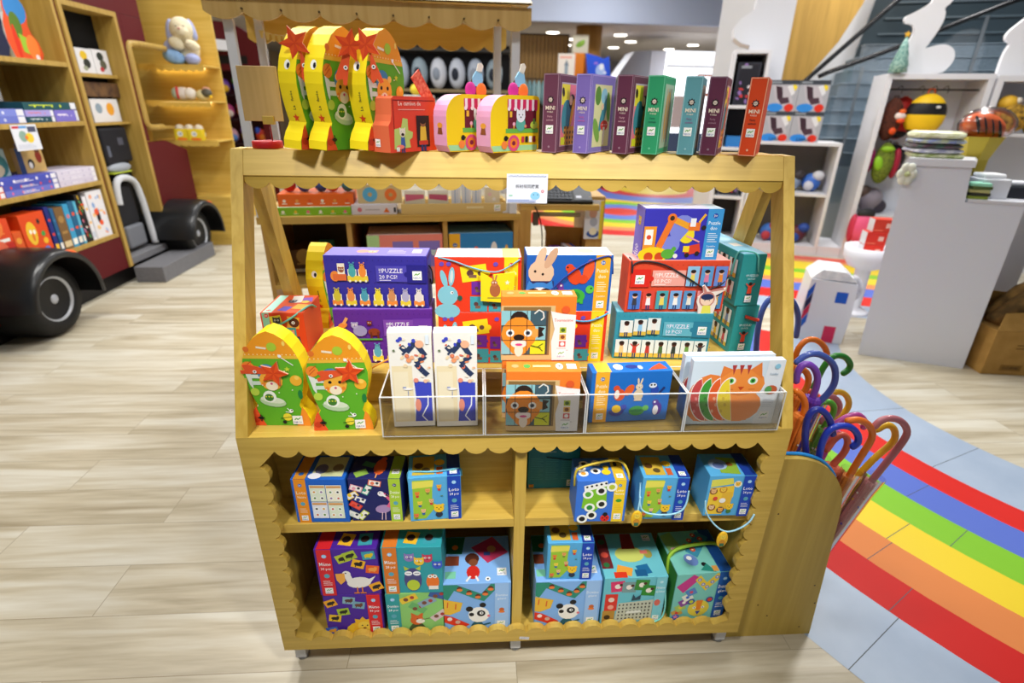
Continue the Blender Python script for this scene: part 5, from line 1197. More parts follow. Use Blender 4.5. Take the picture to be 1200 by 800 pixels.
def wheel(y):
    # tyre, rim and the black fender arching over it
    c = (-2.895 + 2.9, y - 1.4, .232); RY = Matrix.Rotation(R(90), 4, 'Y')
    rub = flat('#131314', .55)
    g = G(); g.lathe([(.13, -.12), (.20, -.13), (.228, -.10), (.232, -.03), (.232, .09), (.226, .155), (.205, .185), (.15, .185), (.132, .17)], rub, (c[0], c[1], c[2]), 32, T=RY)
    t = g.obj('wheel', bus)
    g = G(); al = flat('#b4b8c0', .35, .15)
    g.lathe([(.0, .150), (.05, .152), (.055, .14), (.115, .155), (.134, .178), (.14, .182), (.14, .17), (.12, .12)], al, c, 32, T=RY)
    for k in range(5):
        a = R(72 * k + 15)
        g.ell((c[0] + .158, c[1] + .085 * math.cos(a), c[2] + .085 * math.sin(a)), (.004, .017, .024), flat('#26272b', .5), Matrix.Rotation(a, 3, 'X'), 10, 6)
    g.lathe([(.03, .15), (.03, .17), (.02, .175), (.0, .175)], al, c, 16, T=RY)
    g.obj('wheel_rim', t)
    g = G(); n = 20; pr = []
    for i in range(n + 1):
        a = R(-8 + 186 * i / n)
        pr.append((.315 * math.cos(a), .315 * math.sin(a)))
    xs = [(-.15, .0), (.10, .0), (.20, -.002), (.26, -.010), (.285, -.022), (.293, -.04), (.285, -.05)]
    vs = []; fs = []
    for (dx, dr) in xs:
        for (py, pz) in pr:
            k = (.315 + dr) / .315; vs.append((c[0] + dx, c[1] + py * k, c[2] + pz * k))
    m_ = n + 1
    for i in range(len(xs) - 1):
        for j in range(n): fs.append([i * m_ + j, i * m_ + j + 1, (i + 1) * m_ + j + 1, (i + 1) * m_ + j])
    g.add(vs, fs, flat('#1a1b1d', .32), True)
    vs2 = [(x, y_ + (c[1] - y_) * .02, z + (c[2] - z) * .02) for x, y_, z in vs]; g.add(vs2, [f[::-1] for f in fs], flat('#1a1b1d', .32), True)
    f = g.obj('fender', bus)
    g = G(); g.ell((c[0] + .275, c[1] + .11, c[2] + .272), (.012, .045, .012), flat('#f0641c', .3), Matrix.Rotation(R(-20), 3, 'X')); g.obj('orange_reflector', f)
wheel(2.31); wheel(4.16)
o = thing('carpeted_step', 'low grey carpeted step at the bus doorway on the wooden floor', 'step', (-2.78, 3.75, 0))
g = G(); g.box(-.115, .115, -.37, .52, 0, .13, CARPET, .006); g.obj('lower_tread', o)
g = G(); g.box(-.276, -.13, -.352, .20, .1405, .20, CARPET, .006); g.obj('upper_tread', o)

# ---- books and boxes on the bus shelves
BX = -2.915
def bk(name, label, cat, y0, y1, z0, h, depth, c, art=None, group=None, x=BX, sp=None):
    """upright or lying book whose face shows at x, between y0 and y1"""
    w = y1 - y0
    g = G(); g.box(-w / 2, w / 2, 0, depth, 0, h, c, .001)
    d = front(g, w, h)
    if art: art(d)
    return tag(g.obj(name, None, (x, (y0 + y1) / 2, z0 + .0004), R(90)), label, cat, group)
def stripe(c2, c3=None, t=None):
    def f(d):
        d.rect(.1, .06, .9, .2, c3 or '#e8e4dc'); d.circ(.5, .72, .3, c2); d.rect(.2, .38, .8, .44, c2)
        if t: d.text(t, .5, .5, .1, '#f4f0e8', rot=90)
    return f
def spots(cols, n=14, seed=1):
    def f(d):
        r = random.Random(seed)
        for _ in range(n): d.ell(r.uniform(.1, .9), r.uniform(.06, .94), r.uniform(.04, .1), r.uniform(.03, .07), r.choice(cols), r.uniform(0, 90), 8)
    return f
def yellowman(d): d.ell(.34, .58, .2, .26, '#f0c030'); d.ell(.30, .62, .05, .05, '#f8f4e8'); d.ell(.44, .60, .05, .05, '#f8f4e8'); d.ell(.36, .5, .05, .1, '#e87a2a'); d.ell(.7, .8, .06, .06, '#2a2220'); d.ell(.76, .52, .08, .06, '#3a9a4a'); d.ell(.78, .36, .1, .07, '#f0b42a'); d.ell(.74, .16, .13, .08, '#5a7ac8'); d.ell(.4, .1, .12, .05, '#f0b42a')
Z4, Z3, Z2, Z1 = .42, .817, 1.225, 1.595
bk('boxed_book', 'red boxed book at far left of the bus bottom shelf, upper of two', 'book', 2.18, 2.40, Z4 + .151, .14, .2, '#e0481e', stripe('#f0803a', '#f4f0e8'))
bk('boxed_book', 'red boxed book at far left of the bus bottom shelf, lower of two', 'book', 2.16, 2.40, Z4, .15, .2, '#c62c22', stripe('#e86a4a', '#f0c83a'))
bk('boxed_book', 'red boxed book with orange end label beside the yellow figure book', 'book', 2.405, 2.47, Z4, .20, .22, '#e05a22', stripe('#f0a03a'))
bk('picture_book', 'orange book with yellow face on the bus bottom shelf', 'book', 2.48, 2.685, Z4, .285, .12, '#e04a18', yellowman)
bk('picture_book', 'navy spine book right of the orange book', 'book', 2.70, 2.735, Z4, .30, .2, '#1f2a7a', stripe('#d8402a', '#f0c02a'))
bk('picture_book', 'slim dark blue book between navy and brown spines', 'book', 2.745, 2.775, Z4, .285, .2, '#1f5a8a', stripe('#3a7aa8'))
bk('picture_book', 'thick tan and brown spine book on the bus bottom shelf', 'book', 2.78, 2.86, Z4, .28, .2, '#7a5a34', stripe('#a8824a', '#d8c49a'))
bk('picture_book', 'bright blue book with rounded figure, right of the tan book', 'book', 2.865, 2.915, Z4, .29, .2, '#3a9ac8', stripe('#c87a8a', '#f0efe4'))
bk('picture_book', 'blue book with dark emblem spine in the bus bottom shelf', 'book', 2.92, 2.965, Z4, .30, .2, '#1f5f88', stripe('#d8502a', '#e8e4d8'))
bk('picture_book', 'light blue slim spine next to the black spotted book', 'book', 2.97, 2.995, Z4, .295, .2, '#5ab0d0', stripe('#e88a5a'))
bk('picture_book', 'black book with coloured spots on the bus bottom shelf', 'book', 3.0, 3.065, Z4, .335, .2, '#1c181c', spots(['#e8562a', '#d88ab8', '#f0c02a', '#5aa05a', '#f0ece4'], 16, 4))
bk('picture_book', 'white slim book leaning by the white insect book', 'book', 3.07, 3.105, Z4, .31, .2, '#e6e4ea', stripe('#f0b83a', '#c8d0e0'))
def bug(d):
    spots(['#8aa8d8', '#e8a07a', '#c86a8a', '#f0c88a', '#a9b8e0'], 16, 9)(d); d.ell(.42, .46, .12, .16, '#1c1a1e'); d.ell(.36, .56, .14, .07, '#e8562a'); d.ell(.5, .32, .12, .06, '#e8562a')
bk('picture_book', 'white book with red and black beetle at the shelf end', 'book', 3.115, 3.285, Z4, .335, .05, '#e4e2e8', bug)
# third shelf: stacks lying flat
for i, (y0, y1, z, h, c, c2, lab) in enumerate((
    (2.10, 2.455, Z3, .035, '#e2561f', '#3a8a4a', 'orange flat box, lowest at left of the third bus shelf'),
    (2.10, 2.455, Z3 + .0354, .035, '#e2561f', '#f0b03a', 'orange flat box on top of its twin on the third bus shelf'),
    (2.46, 2.90, Z3, .036, '#6a72c8', '#d86a9a', 'periwinkle flat box, lowest of the blue stack on the third bus shelf'),
    (2.46, 2.90, Z3 + .0364, .03, '#4a52b0', '#c84a5a', 'blue flat box in the middle of the stack on the third bus shelf'),
    (2.40, 2.90, Z3 + .0668, .036, '#4650b4', '#e8e4f0', 'blue flat box on top of the stack on the third bus shelf'),
    (2.91, 3.29, Z3, .034, '#cfc8dc', '#b8b0cc', 'pale lilac flat box, lowest at right of the third bus shelf'),
    (2.91, 3.29, Z3 + .0344, .034, '#d4cee0', '#b8b0cc', 'pale lilac flat box, middle of three at right of the third bus shelf'),
    (2.91, 3.29, Z3 + .0688, .034, '#d6d0e2', '#b8b0cc', 'pale lilac flat box, topmost of three at right of the third bus shelf'))):
    def a(d, c2=c2):
        for k in range(5): d.circ(.12 + k * .18, .5, .02, c2, 8)
        d.rect(.9, .1, .99, .9, '#e8e6ec'); d.lines(.3, .5, .3, 2, .25, '#e8e4f0', .1)
    bk('flat_box', lab, 'box', y0, y1, z, h, .25, c, a)
def penguin(d): d.rect(.0, .0, .2, 1, '#1f3a6a'); d.ell(.45, .35, .12, .2, '#1e1a1c'); d.ell(.43, .3, .07, .13, '#f0ece4'); d.ell(.8, .6, .12, .26, '#8a2a1a'); d.ell(.8, .85, .1, .1, '#6a3a1e')
def arch(d): d.ell(.5, .4, .5, .55, '#2a6a6a'); d.ell(.5, .25, .36, .3, '#b8a888'); d.circ(.4, .3, .06, '#e8e0d0'); d.circ(.6, .28, .06, '#e8d0b8')
bk('picture_book', 'teal book with arch picture standing behind the blue boxes', 'book', 2.42, 2.68, Z3 + .104, .16, .03, '#9fb8b4', arch, x=-3.02)
bk('picture_book', 'tan penguin picture book standing on the third bus shelf', 'book', 2.75, 2.97, Z3 + .104, .155, .03, '#caa868', penguin, x=-3.01)
bk('picture_book', 'lilac book with white edge behind the penguin book', 'book', 2.86, 3.04, Z3 + .104, .175, .02, '#a8a4d0', stripe('#e8e4ee'), x=-3.07)
# second shelf
for i, (y0, y1, z, h, c, c2, lab) in enumerate((
    (2.3, 2.80, Z2, .04, '#6a76c8', '#c8cce8', 'periwinkle book lying at left of the second bus shelf'),
    (2.3, 2.80, Z2 + .0404, .04, '#7a86d4', '#d8dcf0', 'lighter periwinkle book lying on another at left of the second bus shelf'),
    (2.81, 3.05, Z2, .035, '#1f4a58', '#d8e4e4', 'dark teal book lying lowest at the middle of the second bus shelf'),
    (2.81, 3.05, Z2 + .0354, .038, '#a39ad8', '#d87a8a', 'lavender book lying in the middle of the second bus shelf'),
    (3.06, 3.28, Z2, .072, '#7a70c8', '#e8e0f0', 'violet thick book lying at right of the second bus shelf'),
    (2.81, 3.28, Z2 + .0742, .045, '#1f5058', '#c8d83a', 'long dark teal book across the top of the second shelf stack'))):
    def a(d, c2=c2):
        for k in range(4): d.circ(.2 + k * .16, .5, .02, c2, 8)
        d.rect(.88, .06, .99, .94, '#dfe0e8'); d.lines(.1, .55, .5, 1, .2, c2, .12)
    bk('picture_book', lab, 'book', y0, y1, z, h, .26, c, a)
def fish(d): d.ell(.55, .45, .26, .2, '#e2642a'); d.poly([(.4, .55), (.5, .9), (.56, .6)], '#e2642a'); d.rect(0, .85, 1, 1, '#16306a')
bk('picture_book', 'deep blue book with orange fish standing on the second bus shelf', 'book', 2.77, 2.965, Z2 + .081, .20, .02, '#1f4a8a', fish, x=-3.19)
bk('picture_book', 'white narrow book left of the fish book', 'book', 2.70, 2.762, Z2 + .081, .20, .03, '#d8d8e4', stripe('#e8a83a'), x=-3.19)
bk('picture_book', 'white narrow book right of the fish book', 'book', 2.972, 3.03, Z2 + .1196, .17, .03, '#dcdce4', stripe('#6a6a8a'), x=-3.19)
# top shelf: shaped boards
o = thing('shaped_book', 'large dark round pictured board at left of the top bus shelf', 'toy board', (-2.99, 2.80, Z1 + .0004), R(90))
g = G(); g.prism([(-.3, 0), (.13, 0), (.16, .06)] + arcp(-.06, .23, .22, -20, 130, 12) + [(-.3, .42)], .03, '#1d2340', side=flat('#2a6a6a'))
d = D(g, (-.3, 0, 0), (.48, 0, 0), (0, 0, .46)); d.ell(.5, .55, .3, .34, '#20304a'); d.ell(.45, .58, .2, .22, '#5a6a7a'); d.circ(.42, .62, .05, '#e8762a'); d.circ(.58, .68, .03, '#d87aa8'); spots(['#e8a03a', '#d8502a', '#e8e4d8', '#3a6a8a'], 20, 5)(D(g, (-.28, -.002, .01), (.36, 0, 0), (0, 0, .14))); g.obj('board', o)
o = thing('shaped_book', 'blue, green and orange figure-shaped board on the top bus shelf', 'toy board', (-3.0, 3.10, Z1 + .0004), R(90))
g = G(); g.prism([(-.10, 0), (.12, 0), (.145, .04), (.13, .11), (.09, .15), (.075, .2)] + arcp(.0, .27, .095, -30, 190, 12) + [(-.12, .2), (-.13, .1)], .03, '#e0552a', side=flat('#d8d8d8'))
d = D(g, (-.14, 0, 0), (.29, 0, 0), (0, 0, .37)); d.ell(.50, .76, .3, .22, '#3a86cc'); d.ell(.40, .52, .16, .2, '#5a7a2a'); d.poly([(.4, .4), (.75, .3), (.6, .08), (.42, .12)], '#9ac43a'); d.ell(.72, .2, .18, .2, '#f0843a'); d.circ(.78, .05, .06, '#e8e0e4'); d.ell(.3, .25, .06, .28, '#d8361e'); g.obj('board', o)
o = thing('price_card', 'white pictured card hanging from the second bus shelf', 'card', (-2.897, 2.735, 1.07), R(90))
g = G(); g.box(-.1, .1, 0, .003, 0, .148, '#dfe2ec'); d = front(g, .2, .148); d.ell(.38, .55, .16, .22, '#8aa89a'); d.ell(.62, .48, .16, .2, '#e8c83a'); d.rect(.62, .7, .95, .92, '#4a4e68'); d.ell(.5, .5, .06, .08, '#e8762a'); d.rect(.04, .86, .3, .95, '#c83a4a'); d.rect(.3, .86, .6, .95, '#5a9ad8'); d.lines(.08, .2, .7, 3, .06, '#b8bcd0', .02); g.obj('card', o)
# inside the doorway
def dshelf(label, z, h, m, x1=-2.965):
    o = thing('door_shelf', label, 'shelf', (-3.01, 3.674, z)); g = G(); g.box(-.0495, x1 + 3.01, -.279, .279, 0, h, m, .001); g.obj('board', o)
dshelf('wooden shelf inside the bus doorway under the upper white books', 1.518, .026, BUSW)
def lit(cols):
    def f(d): d.ell(.45, .72, .22, .18, cols[0]); d.ell(.55, .4, .22, .2, cols[1]); d.ell(.4, .2, .14, .1, cols[2])
    return f
bk('picture_book', 'white picture book with yellow on the doorway shelf', 'book', 3.565, 3.745, 1.5442, .165, .025, '#dcdce0', lit(('#d8b42a', '#2a2e28', '#9aa08a')), x=-3.0)
bk('picture_book', 'white picture book with red on the doorway shelf', 'book', 3.755, 3.93, 1.5442, .17, .025, '#dcdce0', lit(('#2a3430', '#5a5a4a', '#b8303a')), x=-3.0)
dshelf('brown patterned ledge under the doorway shelf', 1.385, .10, mottled('brown_weave', '#3a2212', '#6a4a26', 14, .8), -2.99)
bk('picture_book', 'white book with grey mouse and orange bear in the bus doorway', 'book', 3.575, 3.905, 1.205, .165, .02, '#dcdadc', lambda d: (d.ell(.25, .6, .12, .22, '#8a9aa8'), d.ell(.66, .56, .14, .28, '#e09a2a')), x=-3.0)
dshelf('narrow wooden shelf under the mouse and bear book', 1.185, .019, BUSW)
o = thing('carry_bag', 'black bag hanging in the bus doorway below the books', 'bag', (-3.02, 3.72, .90)); g = G(); g.box(-.035, .045, -.17, .17, 0, .27, '#15161e', .02); d = D(g, (.0453, -.17, 0), (0, .34, 0), (0, 0, .27)); d.rect(.55, .5, .75, .7, '#4a4c58'); d.rect(.1, .2, .2, .5, '#5a6070'); g.obj('body', o)
o = thing('stroller', 'pale grey arched seat frame with dark back inside the bus doorway', 'seat', (-2.99, 3.70, .2005))
g = G(); g.tube(smooth([(.04, -.19, .40), (.04, -.17, .56), (.04, -.10, .60), (.04, .04, .58), (.04, .11, .50), (.04, .15, .02)], 2), .026, '#c9ccd2', 10); g.obj('frame', o)
g = G(); g.box(-.055, .005, -.17, .08, .22, .53, '#222226', .015); g.obj('back', o); g = G(); g.box(-.05, .02, -.15, .09, .03, .215, '#74777f', .02); g.obj('cushion', o)
g = G(); g.ell((-.01, 0, .665), (.05, .15, .04), '#9aa0a8'); g.box(-.04, .03, -.14, .1, .627, .637, '#b8c83a', .003); g.obj('canopy', o)

# ------------------------------------------------------------------ toy shelf beyond the bus
WARMW = wood('lit_maple', '#e0bd5e', '#d3ac48', 'x', .5, .6)
ts = thing('toy_shelf', 'lit yellow wooden toy shelf with scalloped edges beyond the bus', 'shelf', (-2.86, 4.64, 0))
g = G(); g.box(-.68, .26, .34, .36, .5, 2.36, WARMW); g.obj('back_panel', ts)
for z in (1.67, 1.368, 1.02):
    g = G(); g.box(-.36, .26, 0, .339, z - .012, z, WARMW, .001); sh_ = g.obj('shelf', ts)
    g = G(); valance(-.36, .26, z - .0125, z - .04, .016, 9, .012, .0, WARMW, g); g.obj('scalloped_edge', sh_)
    if z > 1.1:
        g = G(); g.box(-.34, .12, .30, .335, z - .022, z - .0125, WARM); g.obj('light_strip', sh_)
g = G(); g.box(-.26, .26, .03, .34, 0, .49, WARMW); g.obj('base_cabinet', ts)
# plush rabbit
o = thing('plush_rabbit', 'big pastel plush rabbit with lilac ear sitting on the toy shelf', 'plush toy', (-2.80, 4.78, 1.6703))
g = G()
g.ell((0, .03, .13), (.115, .09, .13), PLUSHY); g.ell((.02, -.03, .285), (.10, .095, .105), PLUSHY); g.ell((.045, -.09, .265), (.062, .05, .045), PLUSHY)
g.ell((-.06, -.10, .06), (.10, .055, .06), PLUSHB, Matrix.Rotation(R(15), 3, 'Y')); g.ell((.10, -.10, .045), (.065, .055, .05), PLUSHL)
g.ell((-.12, 0, .12), (.07, .06, .10), PLUSHL, Matrix.Rotation(R(20), 3, 'Y')); g.ell((-.02, -.09, .17), (.07, .045, .05), PLUSHY, Matrix.Rotation(R(30), 3, 'Y')); g.ell((.11, -.08, .16), (.07, .04, .04), PLUSHY, Matrix.Rotation(R(25), 3, 'Y'))
g.obj('body', o)
g = G(); g.ell((-.075, -.05, .27), (.035, .03, .10), PLUSHL, Matrix.Rotation(R(10), 3, 'Y')); g.obj('ear', o)
g = G(); g.ell((.10, .0, .29), (.03, .03, .09), PLUSHL, Matrix.Rotation(R(-14), 3, 'Y')); g.obj('ear', o)
g = G(); g.ell((.05, -.139, .285), (.014, .008, .010), '#d09a8a'); g.ell((.02, -.122, .305), (.012, .004, .004), '#8a7a6a'); g.ell((.085, -.12, .305), (.012, .004, .004), '#8a7a6a'); g.obj('face', o)
def plush(name, label, loc, parts, cat='plush toy', group=None, rot=0):
    o = thing(name, label, cat, loc, R(rot), group); g = G()
    for c, r_, m in parts: g.ell(c, r_, m, n=12, k=8)
    g.obj('body', o); return o
plush('plush_toy', 'white plush in red cloth lying on the lit toy shelf', (-2.86, 4.80, 1.3683), [((-.05, 0, .06), (.07, .06, .06), '#e4e0dc'), ((-.10, -.02, .06), (.04, .05, .055), '#a8b8a8'), ((-.075, -.05, .07), (.012, .02, .06), '#c83a3a'), ((.02, -.01, .06), (.06, .05, .055), '#eceae4')])
plush('plush_toy', 'cream plush duck with grey wing at right of the lit toy shelf', (-2.73, 4.80, 1.3683), [((0, 0, .05), (.06, .05, .05), '#e4dcaa'), ((.05, -.02, .07), (.05, .04, .04), '#5a5a50'), ((.04, 0, .10), (.035, .035, .025), '#e0a890'), ((.085, -.03, .04), (.016, .014, .014), '#f0c81e')])
for i, (x, lab) in enumerate(((-3.02, 'white and yellow plush duck at left of the low toy shelf'), (-2.93, 'white and yellow plush duck in the middle behind the boxes'), (-2.84, 'white and yellow plush duck right behind the boxes'))):
    plush('plush_duck', lab, (x, 4.84, 1.0203), [((0, 0, .045), (.045, .05, .045), '#f0d03a' if i == 0 else '#d8d8c8'), ((0, -.02, .10), (.04, .04, .038), '#ecece4'), ((0, -.06, .085), (.018, .02, .010), '#f09a2a'), ((.03, -.05, .05), (.012, .012, .02), '#2a2e2a')], group='plush ducks on the low toy shelf')
for i, (x, lab) in enumerate(((-2.93, 'yellow duck-face box at left of the pair under the plush ducks'), (-2.80, 'yellow duck-face box at right of the pair under the plush ducks'))):
    g = G(); w, h, dd = .12, .10, .09; carton(g, w, h, dd, '#f2d830'); d = front(g, w, h); d.circ(.42, .58, .2, '#f4f4f0'); d.circ(.44, .58, .11, '#b8c0c8'); d.ell(.5, .12, .4, .14, '#f0822a'); put(g, 'toy_box', lab, 'toy box', (x, 4.645, 1.0203), 8)
o = thing('ottoman_cabinet', 'round-fronted yellow wooden cabinet seat on the floor beyond the bus', 'cabinet', (-3.45, 6.65, 0))
g = G(); g.lathe([(.54, 0), (.54, .44), (.53, .445)], WARMW, n=40, smooth=False); g.obj('body', o)
g = G(); g.lathe([(.55, .446), (.56, .452), (.56, .485), (.55, .492)], WARMW, n=40); g.obj('top', o)
for i, (x, y, c, lab) in enumerate(((-3.62, 6.4, '#7a3a2a', 'brown soft toy on the round cabinet'), (-3.48, 6.35, '#b02034', 'crimson soft toy on the round cabinet'), (-3.33, 6.34, '#dcd6d4', 'white soft toy on the round cabinet'), (-3.14, 6.42, '#4a9a3a', 'green soft toy at the edge of the round cabinet'))):
    plush('plush_toy', lab, (x, y, .4923), [((0, 0, .09), (.08, .08, .09), c), ((.02, -.04, .2), (.06, .06, .06), c), ((.06, -.06, .08), (.04, .04, .05), '#c8a89a')])
rc = thing('arched_cabinet', 'dark red arched toy cabinet behind the round cabinet', 'cabinet', (-3.55, 7.3, 0))
g = G(); prof = [(-.55, 0), (.55, 0), (.55, 1.95)] + arcp(0, 1.95, .55, 0, 180, 14, .38)[1:]
hole = [(-.42, .5), (-.42, 1.75), (.42, 1.75), (.42, .5)][::-1]
g.prism(prof, .05, RED, hole=hole); g.obj('arched_front', rc)
g = G(); g.box(-.53, .53, .05, .35, 0, .48, RED); g.box(-.53, .53, .33, .35, .48, 1.9, flat('#4a1420')); g.box(-.53, -.51, .05, .35, .48, 1.9, RED); g.box(.51, .53, .05, .35, .48, 1.9, RED); g.box(-.53, .53, .05, .35, 1.88, 1.9, RED); g.obj('carcass', rc)
d_ = G(); d_.box(-.25, .35, -.004, -.0001, 1.83, 1.93, '#16100f'); d_.obj('dark_vent', rc)
for z in (.80, 1.12, 1.44):
    g = G(); g.box(-.509, .509, .06, .329, z, z + .02, '#2a1420'); g.obj('shelf', rc)
tc = ['#3a5ad0', '#d8a8c0', '#e8b42a', '#d8402a', '#5a8ad8', '#c84a8a', '#f0822a', '#4aa03a', '#e8d8d0', '#7a4ab0']
k = 0
for z in (.8205, 1.1405, 1.4605):
    for x in (-.3, -.1, .1, .3):
        c1, c2 = tc[k % 10], tc[(k + 3) % 10]; k += 1
        cw = ['blue', 'pale pink', 'amber', 'red', 'sky blue', 'magenta', 'orange', 'green', 'cream', 'violet'][(k - 1) % 10]
        plush('packaged_toy', f'{cw} packaged toy on the {["lowest", "middle", "upper"][int((z - .8) / .32)]} shelf of the arched cabinet', (-3.55 + x, 7.5, z), [((0, 0, .10), (.08, .05, .10), c1), ((.03, -.04, .07), (.05, .03, .05), c2), ((-.03, -.03, .17), (.04, .03, .05), tc[(k + 6) % 10])], 'toy', 'packaged toys in the arched cabinet')
# ------------------------------------------------------------------ market cart behind the stand
CR = R(7.05); CL = (-1.073, 1.485)
mc = thing('market_cart', 'wooden market cart counter with white posts and scalloped awning', 'market stall', (CL[0], CL[1], 0), CR)
def cb(x0, x1, y0, y1, z0, z1, m, nm, bev=.001, par=None):
    g = G(); g.box(x0, x1, y0, y1, z0, z1, m, bev); return g.obj(nm, par or mc)
WHITEP = flat('#d4d7de', .4)
cb(-.012, 1.19, 0, .56, .868, .90, CARTW, 'counter_top')
CWZ = wood('cart_oak_z', '#c49c55', '#b48b45', 'z', .5, .6)
cb(0, .02, .01, .56, .08, .8678, CWZ, 'side_panel'); cb(1.16, 1.18, .01, .56, .08, .8678, CWZ, 'side_panel')
for x in (.370, .815): cb(x, x + .022, .01, .55, .08, .8678, CWZ, 'divider')
for x0, x1 in ((.0202, .3698), (.3922, .8148), (.8372, 1.1598)):
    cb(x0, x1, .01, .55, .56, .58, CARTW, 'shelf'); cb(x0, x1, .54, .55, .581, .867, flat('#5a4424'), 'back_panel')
    cb(x0, x1, .01, .55, .08, .11, CARTW, 'shelf')
for x, y in ((.012, .014), (1.152, .014), (.012, .52), (1.152, .52)):
    cb(x - .018, x + .018, y - .016 + .0, y + .016, .9002, 1.74, WHITEP, 'post')
    cb(x - .02, x + .02, y - .0, y + .03, .0, .0798, '#2a2a2a', 'foot')
g = G(); T = Matrix.Translation((-.03, -.03, 0)) @ Matrix.Rotation(R(.85), 4, 'Y').inverted() 
AW = wood('awning_ply', '#c3a365', '#b59453', 'z', .5, .5)
def aw(y, ztop, zc, nm, x0=-.06, x1=1.21, m=AW, sag=.026, n=9):
    g = G(); valance(x0, x1, ztop, zc, sag, n, .012, y, m, g); return g.obj(nm, mc)
aw(-.035, 1.745, 1.685, 'front_valance')
aw(.585, 1.75, 1.655, 'rear_valance', m=WARMW, n=11)
g = G(); vs = [(-.06, -.05, 1.742), (1.21, -.05, 1.760), (1.21, .29, 1.90), (-.06, .29, 1.885), (1.21, .615, 1.76), (-.06, .615, 1.742)]
CREAM = flat('#e9dfc4', .6)
g.add(vs, [[0, 1, 2, 3], [3, 2, 4, 5], [0, 3, 5], [1, 4, 2]], CREAM); g.add([(x, y, z - .008) for x, y, z in vs], [[3, 2, 1, 0], [5, 4, 2, 3]], CARTW); g.obj('awning_roof', mc)
for i in range(8):
    g = G(); g.lathe([(.004, 0), (.004, .012), (.001, .014)], '#4a3a1c', (-.06 + .1411 * (i + 1), -.037, 1.695), 8, T=Matrix.Rotation(R(90), 4, 'X')); g.obj('screw_cap', mc)
g = G()
flag = [(.055 + i * .022, .30 + .01 * i, 1.66 - .014 * math.sin(PI * i / 7)) for i in range(9)]
g.tube(flag, .0015, '#e8e0c8', 5)
for i in range(0, 8):
    a = flag[i]; g.prism([(-.009, 0), (.009, 0), (.004, -.03), (-.004, -.03)], .001, '#ead88a', Matrix.Translation((a[0] + .01, a[1], a[2])))
o = g.obj('bunting', mc)

def onc(name, label, cat, x, y, z, w, h, d_, c, art=None, group=None, rot=0, topc=None):
    a = CR + R(rot)
    g = G(); g.box(-w / 2, w / 2, 0, d_, 0, h, c, .001)
    if art: art(front(g, w, h))
    if topc: top(g, w, d_, h).rect(.01, .01, .99, .99, topc)
    wx = CL[0] + x * math.cos(CR) - y * math.sin(CR); wy = CL[1] + x * math.sin(CR) + y * math.cos(CR)
    return tag(g.obj(name, None, (wx, wy, z + .0004), a), label, cat, group)
def dots(cols, n=6):
    def f(d):
        for i in range(n): d.circ((i + .5) / n, .45, .022, cols[i % len(cols)], 8); d.rect((i + .3) / n, .2, (i + .7) / n, .26, '#f0f0e0')
    return f
onc('game_box', 'lime green flat game box on the cart counter under the orange one', 'game box', .235, .03, .90, .325, .037, .22, '#86c02c', dots(['#f0f0e0', '#e8c43a', '#e86a8a']), topc='#dfe8d0')
onc('game_box', 'orange flat game box on top of the lime green one on the cart', 'game box', .245, .05, .9375, .33, .055, .2, '#ec6a24', dots(['#f4e8d8', '#f0a04a', '#e8562a']))
onc('game_box', 'white flat game box beside the lime green one on the cart', 'game box', .502, .03, .90, .205, .045, .22, '#dfdbe4', lambda d: (d.circ(.18, .5, .05, '#d87a8a'), d.poly([(.7, .2), (.84, .2), (.77, .7)], '#e8762a'), d.rect(.3, .44, .62, .54, '#b8b0b8'), d.rect(.93, .2, .98, .7, '#3a3a44')))
def rings(d): d.ell(.28, .48, .17, .40, '#5fb0d8'); d.circ(.28, .48, .05, '#c8a86a'); d.ell(.75, .46, .14, .34, '#ef7a3a'); d.circ(.75, .46, .045, '#c8a86a')
onc('wooden_toy_box', 'plain wooden box with blue and orange rings on the cart', 'toy box', .53, .06, .9455, .20, .085, .12, '#d8c08a', rings)
def ped(name, label, x, y, z, parts):
    wx = CL[0] + x * math.cos(CR) - y * math.sin(CR); wy = CL[1] + x * math.sin(CR) + y * math.cos(CR)
    return plush(name, label, (wx, wy, z + .0004), parts)
for i, (x, c, lab) in enumerate(((.125, '#c8342a', 'red felt toy on the orange cart box'), (.19, '#4a6ad0', 'large blue felt toy on the orange cart box'), (.265, '#3a5a9a', 'small dark blue felt toy on the orange cart box'), (.315, '#d8683a', 'orange and white felt fox on the orange cart box'), (.385, '#4a94a4', 'teal felt toy at the end of the orange cart box'))):
    ped('felt_toy', lab, x, .12, .9935, [((0, 0, .03), (.03, .03, .03), c), ((.012, -.01, .062), (.02, .02, .022), c), ((-.015, 0, .055), (.012, .012, .02), ['#e8a03a', '#3a4ab0', '#e8e4dc', '#f0ece4', '#3a5a4a'][i])])
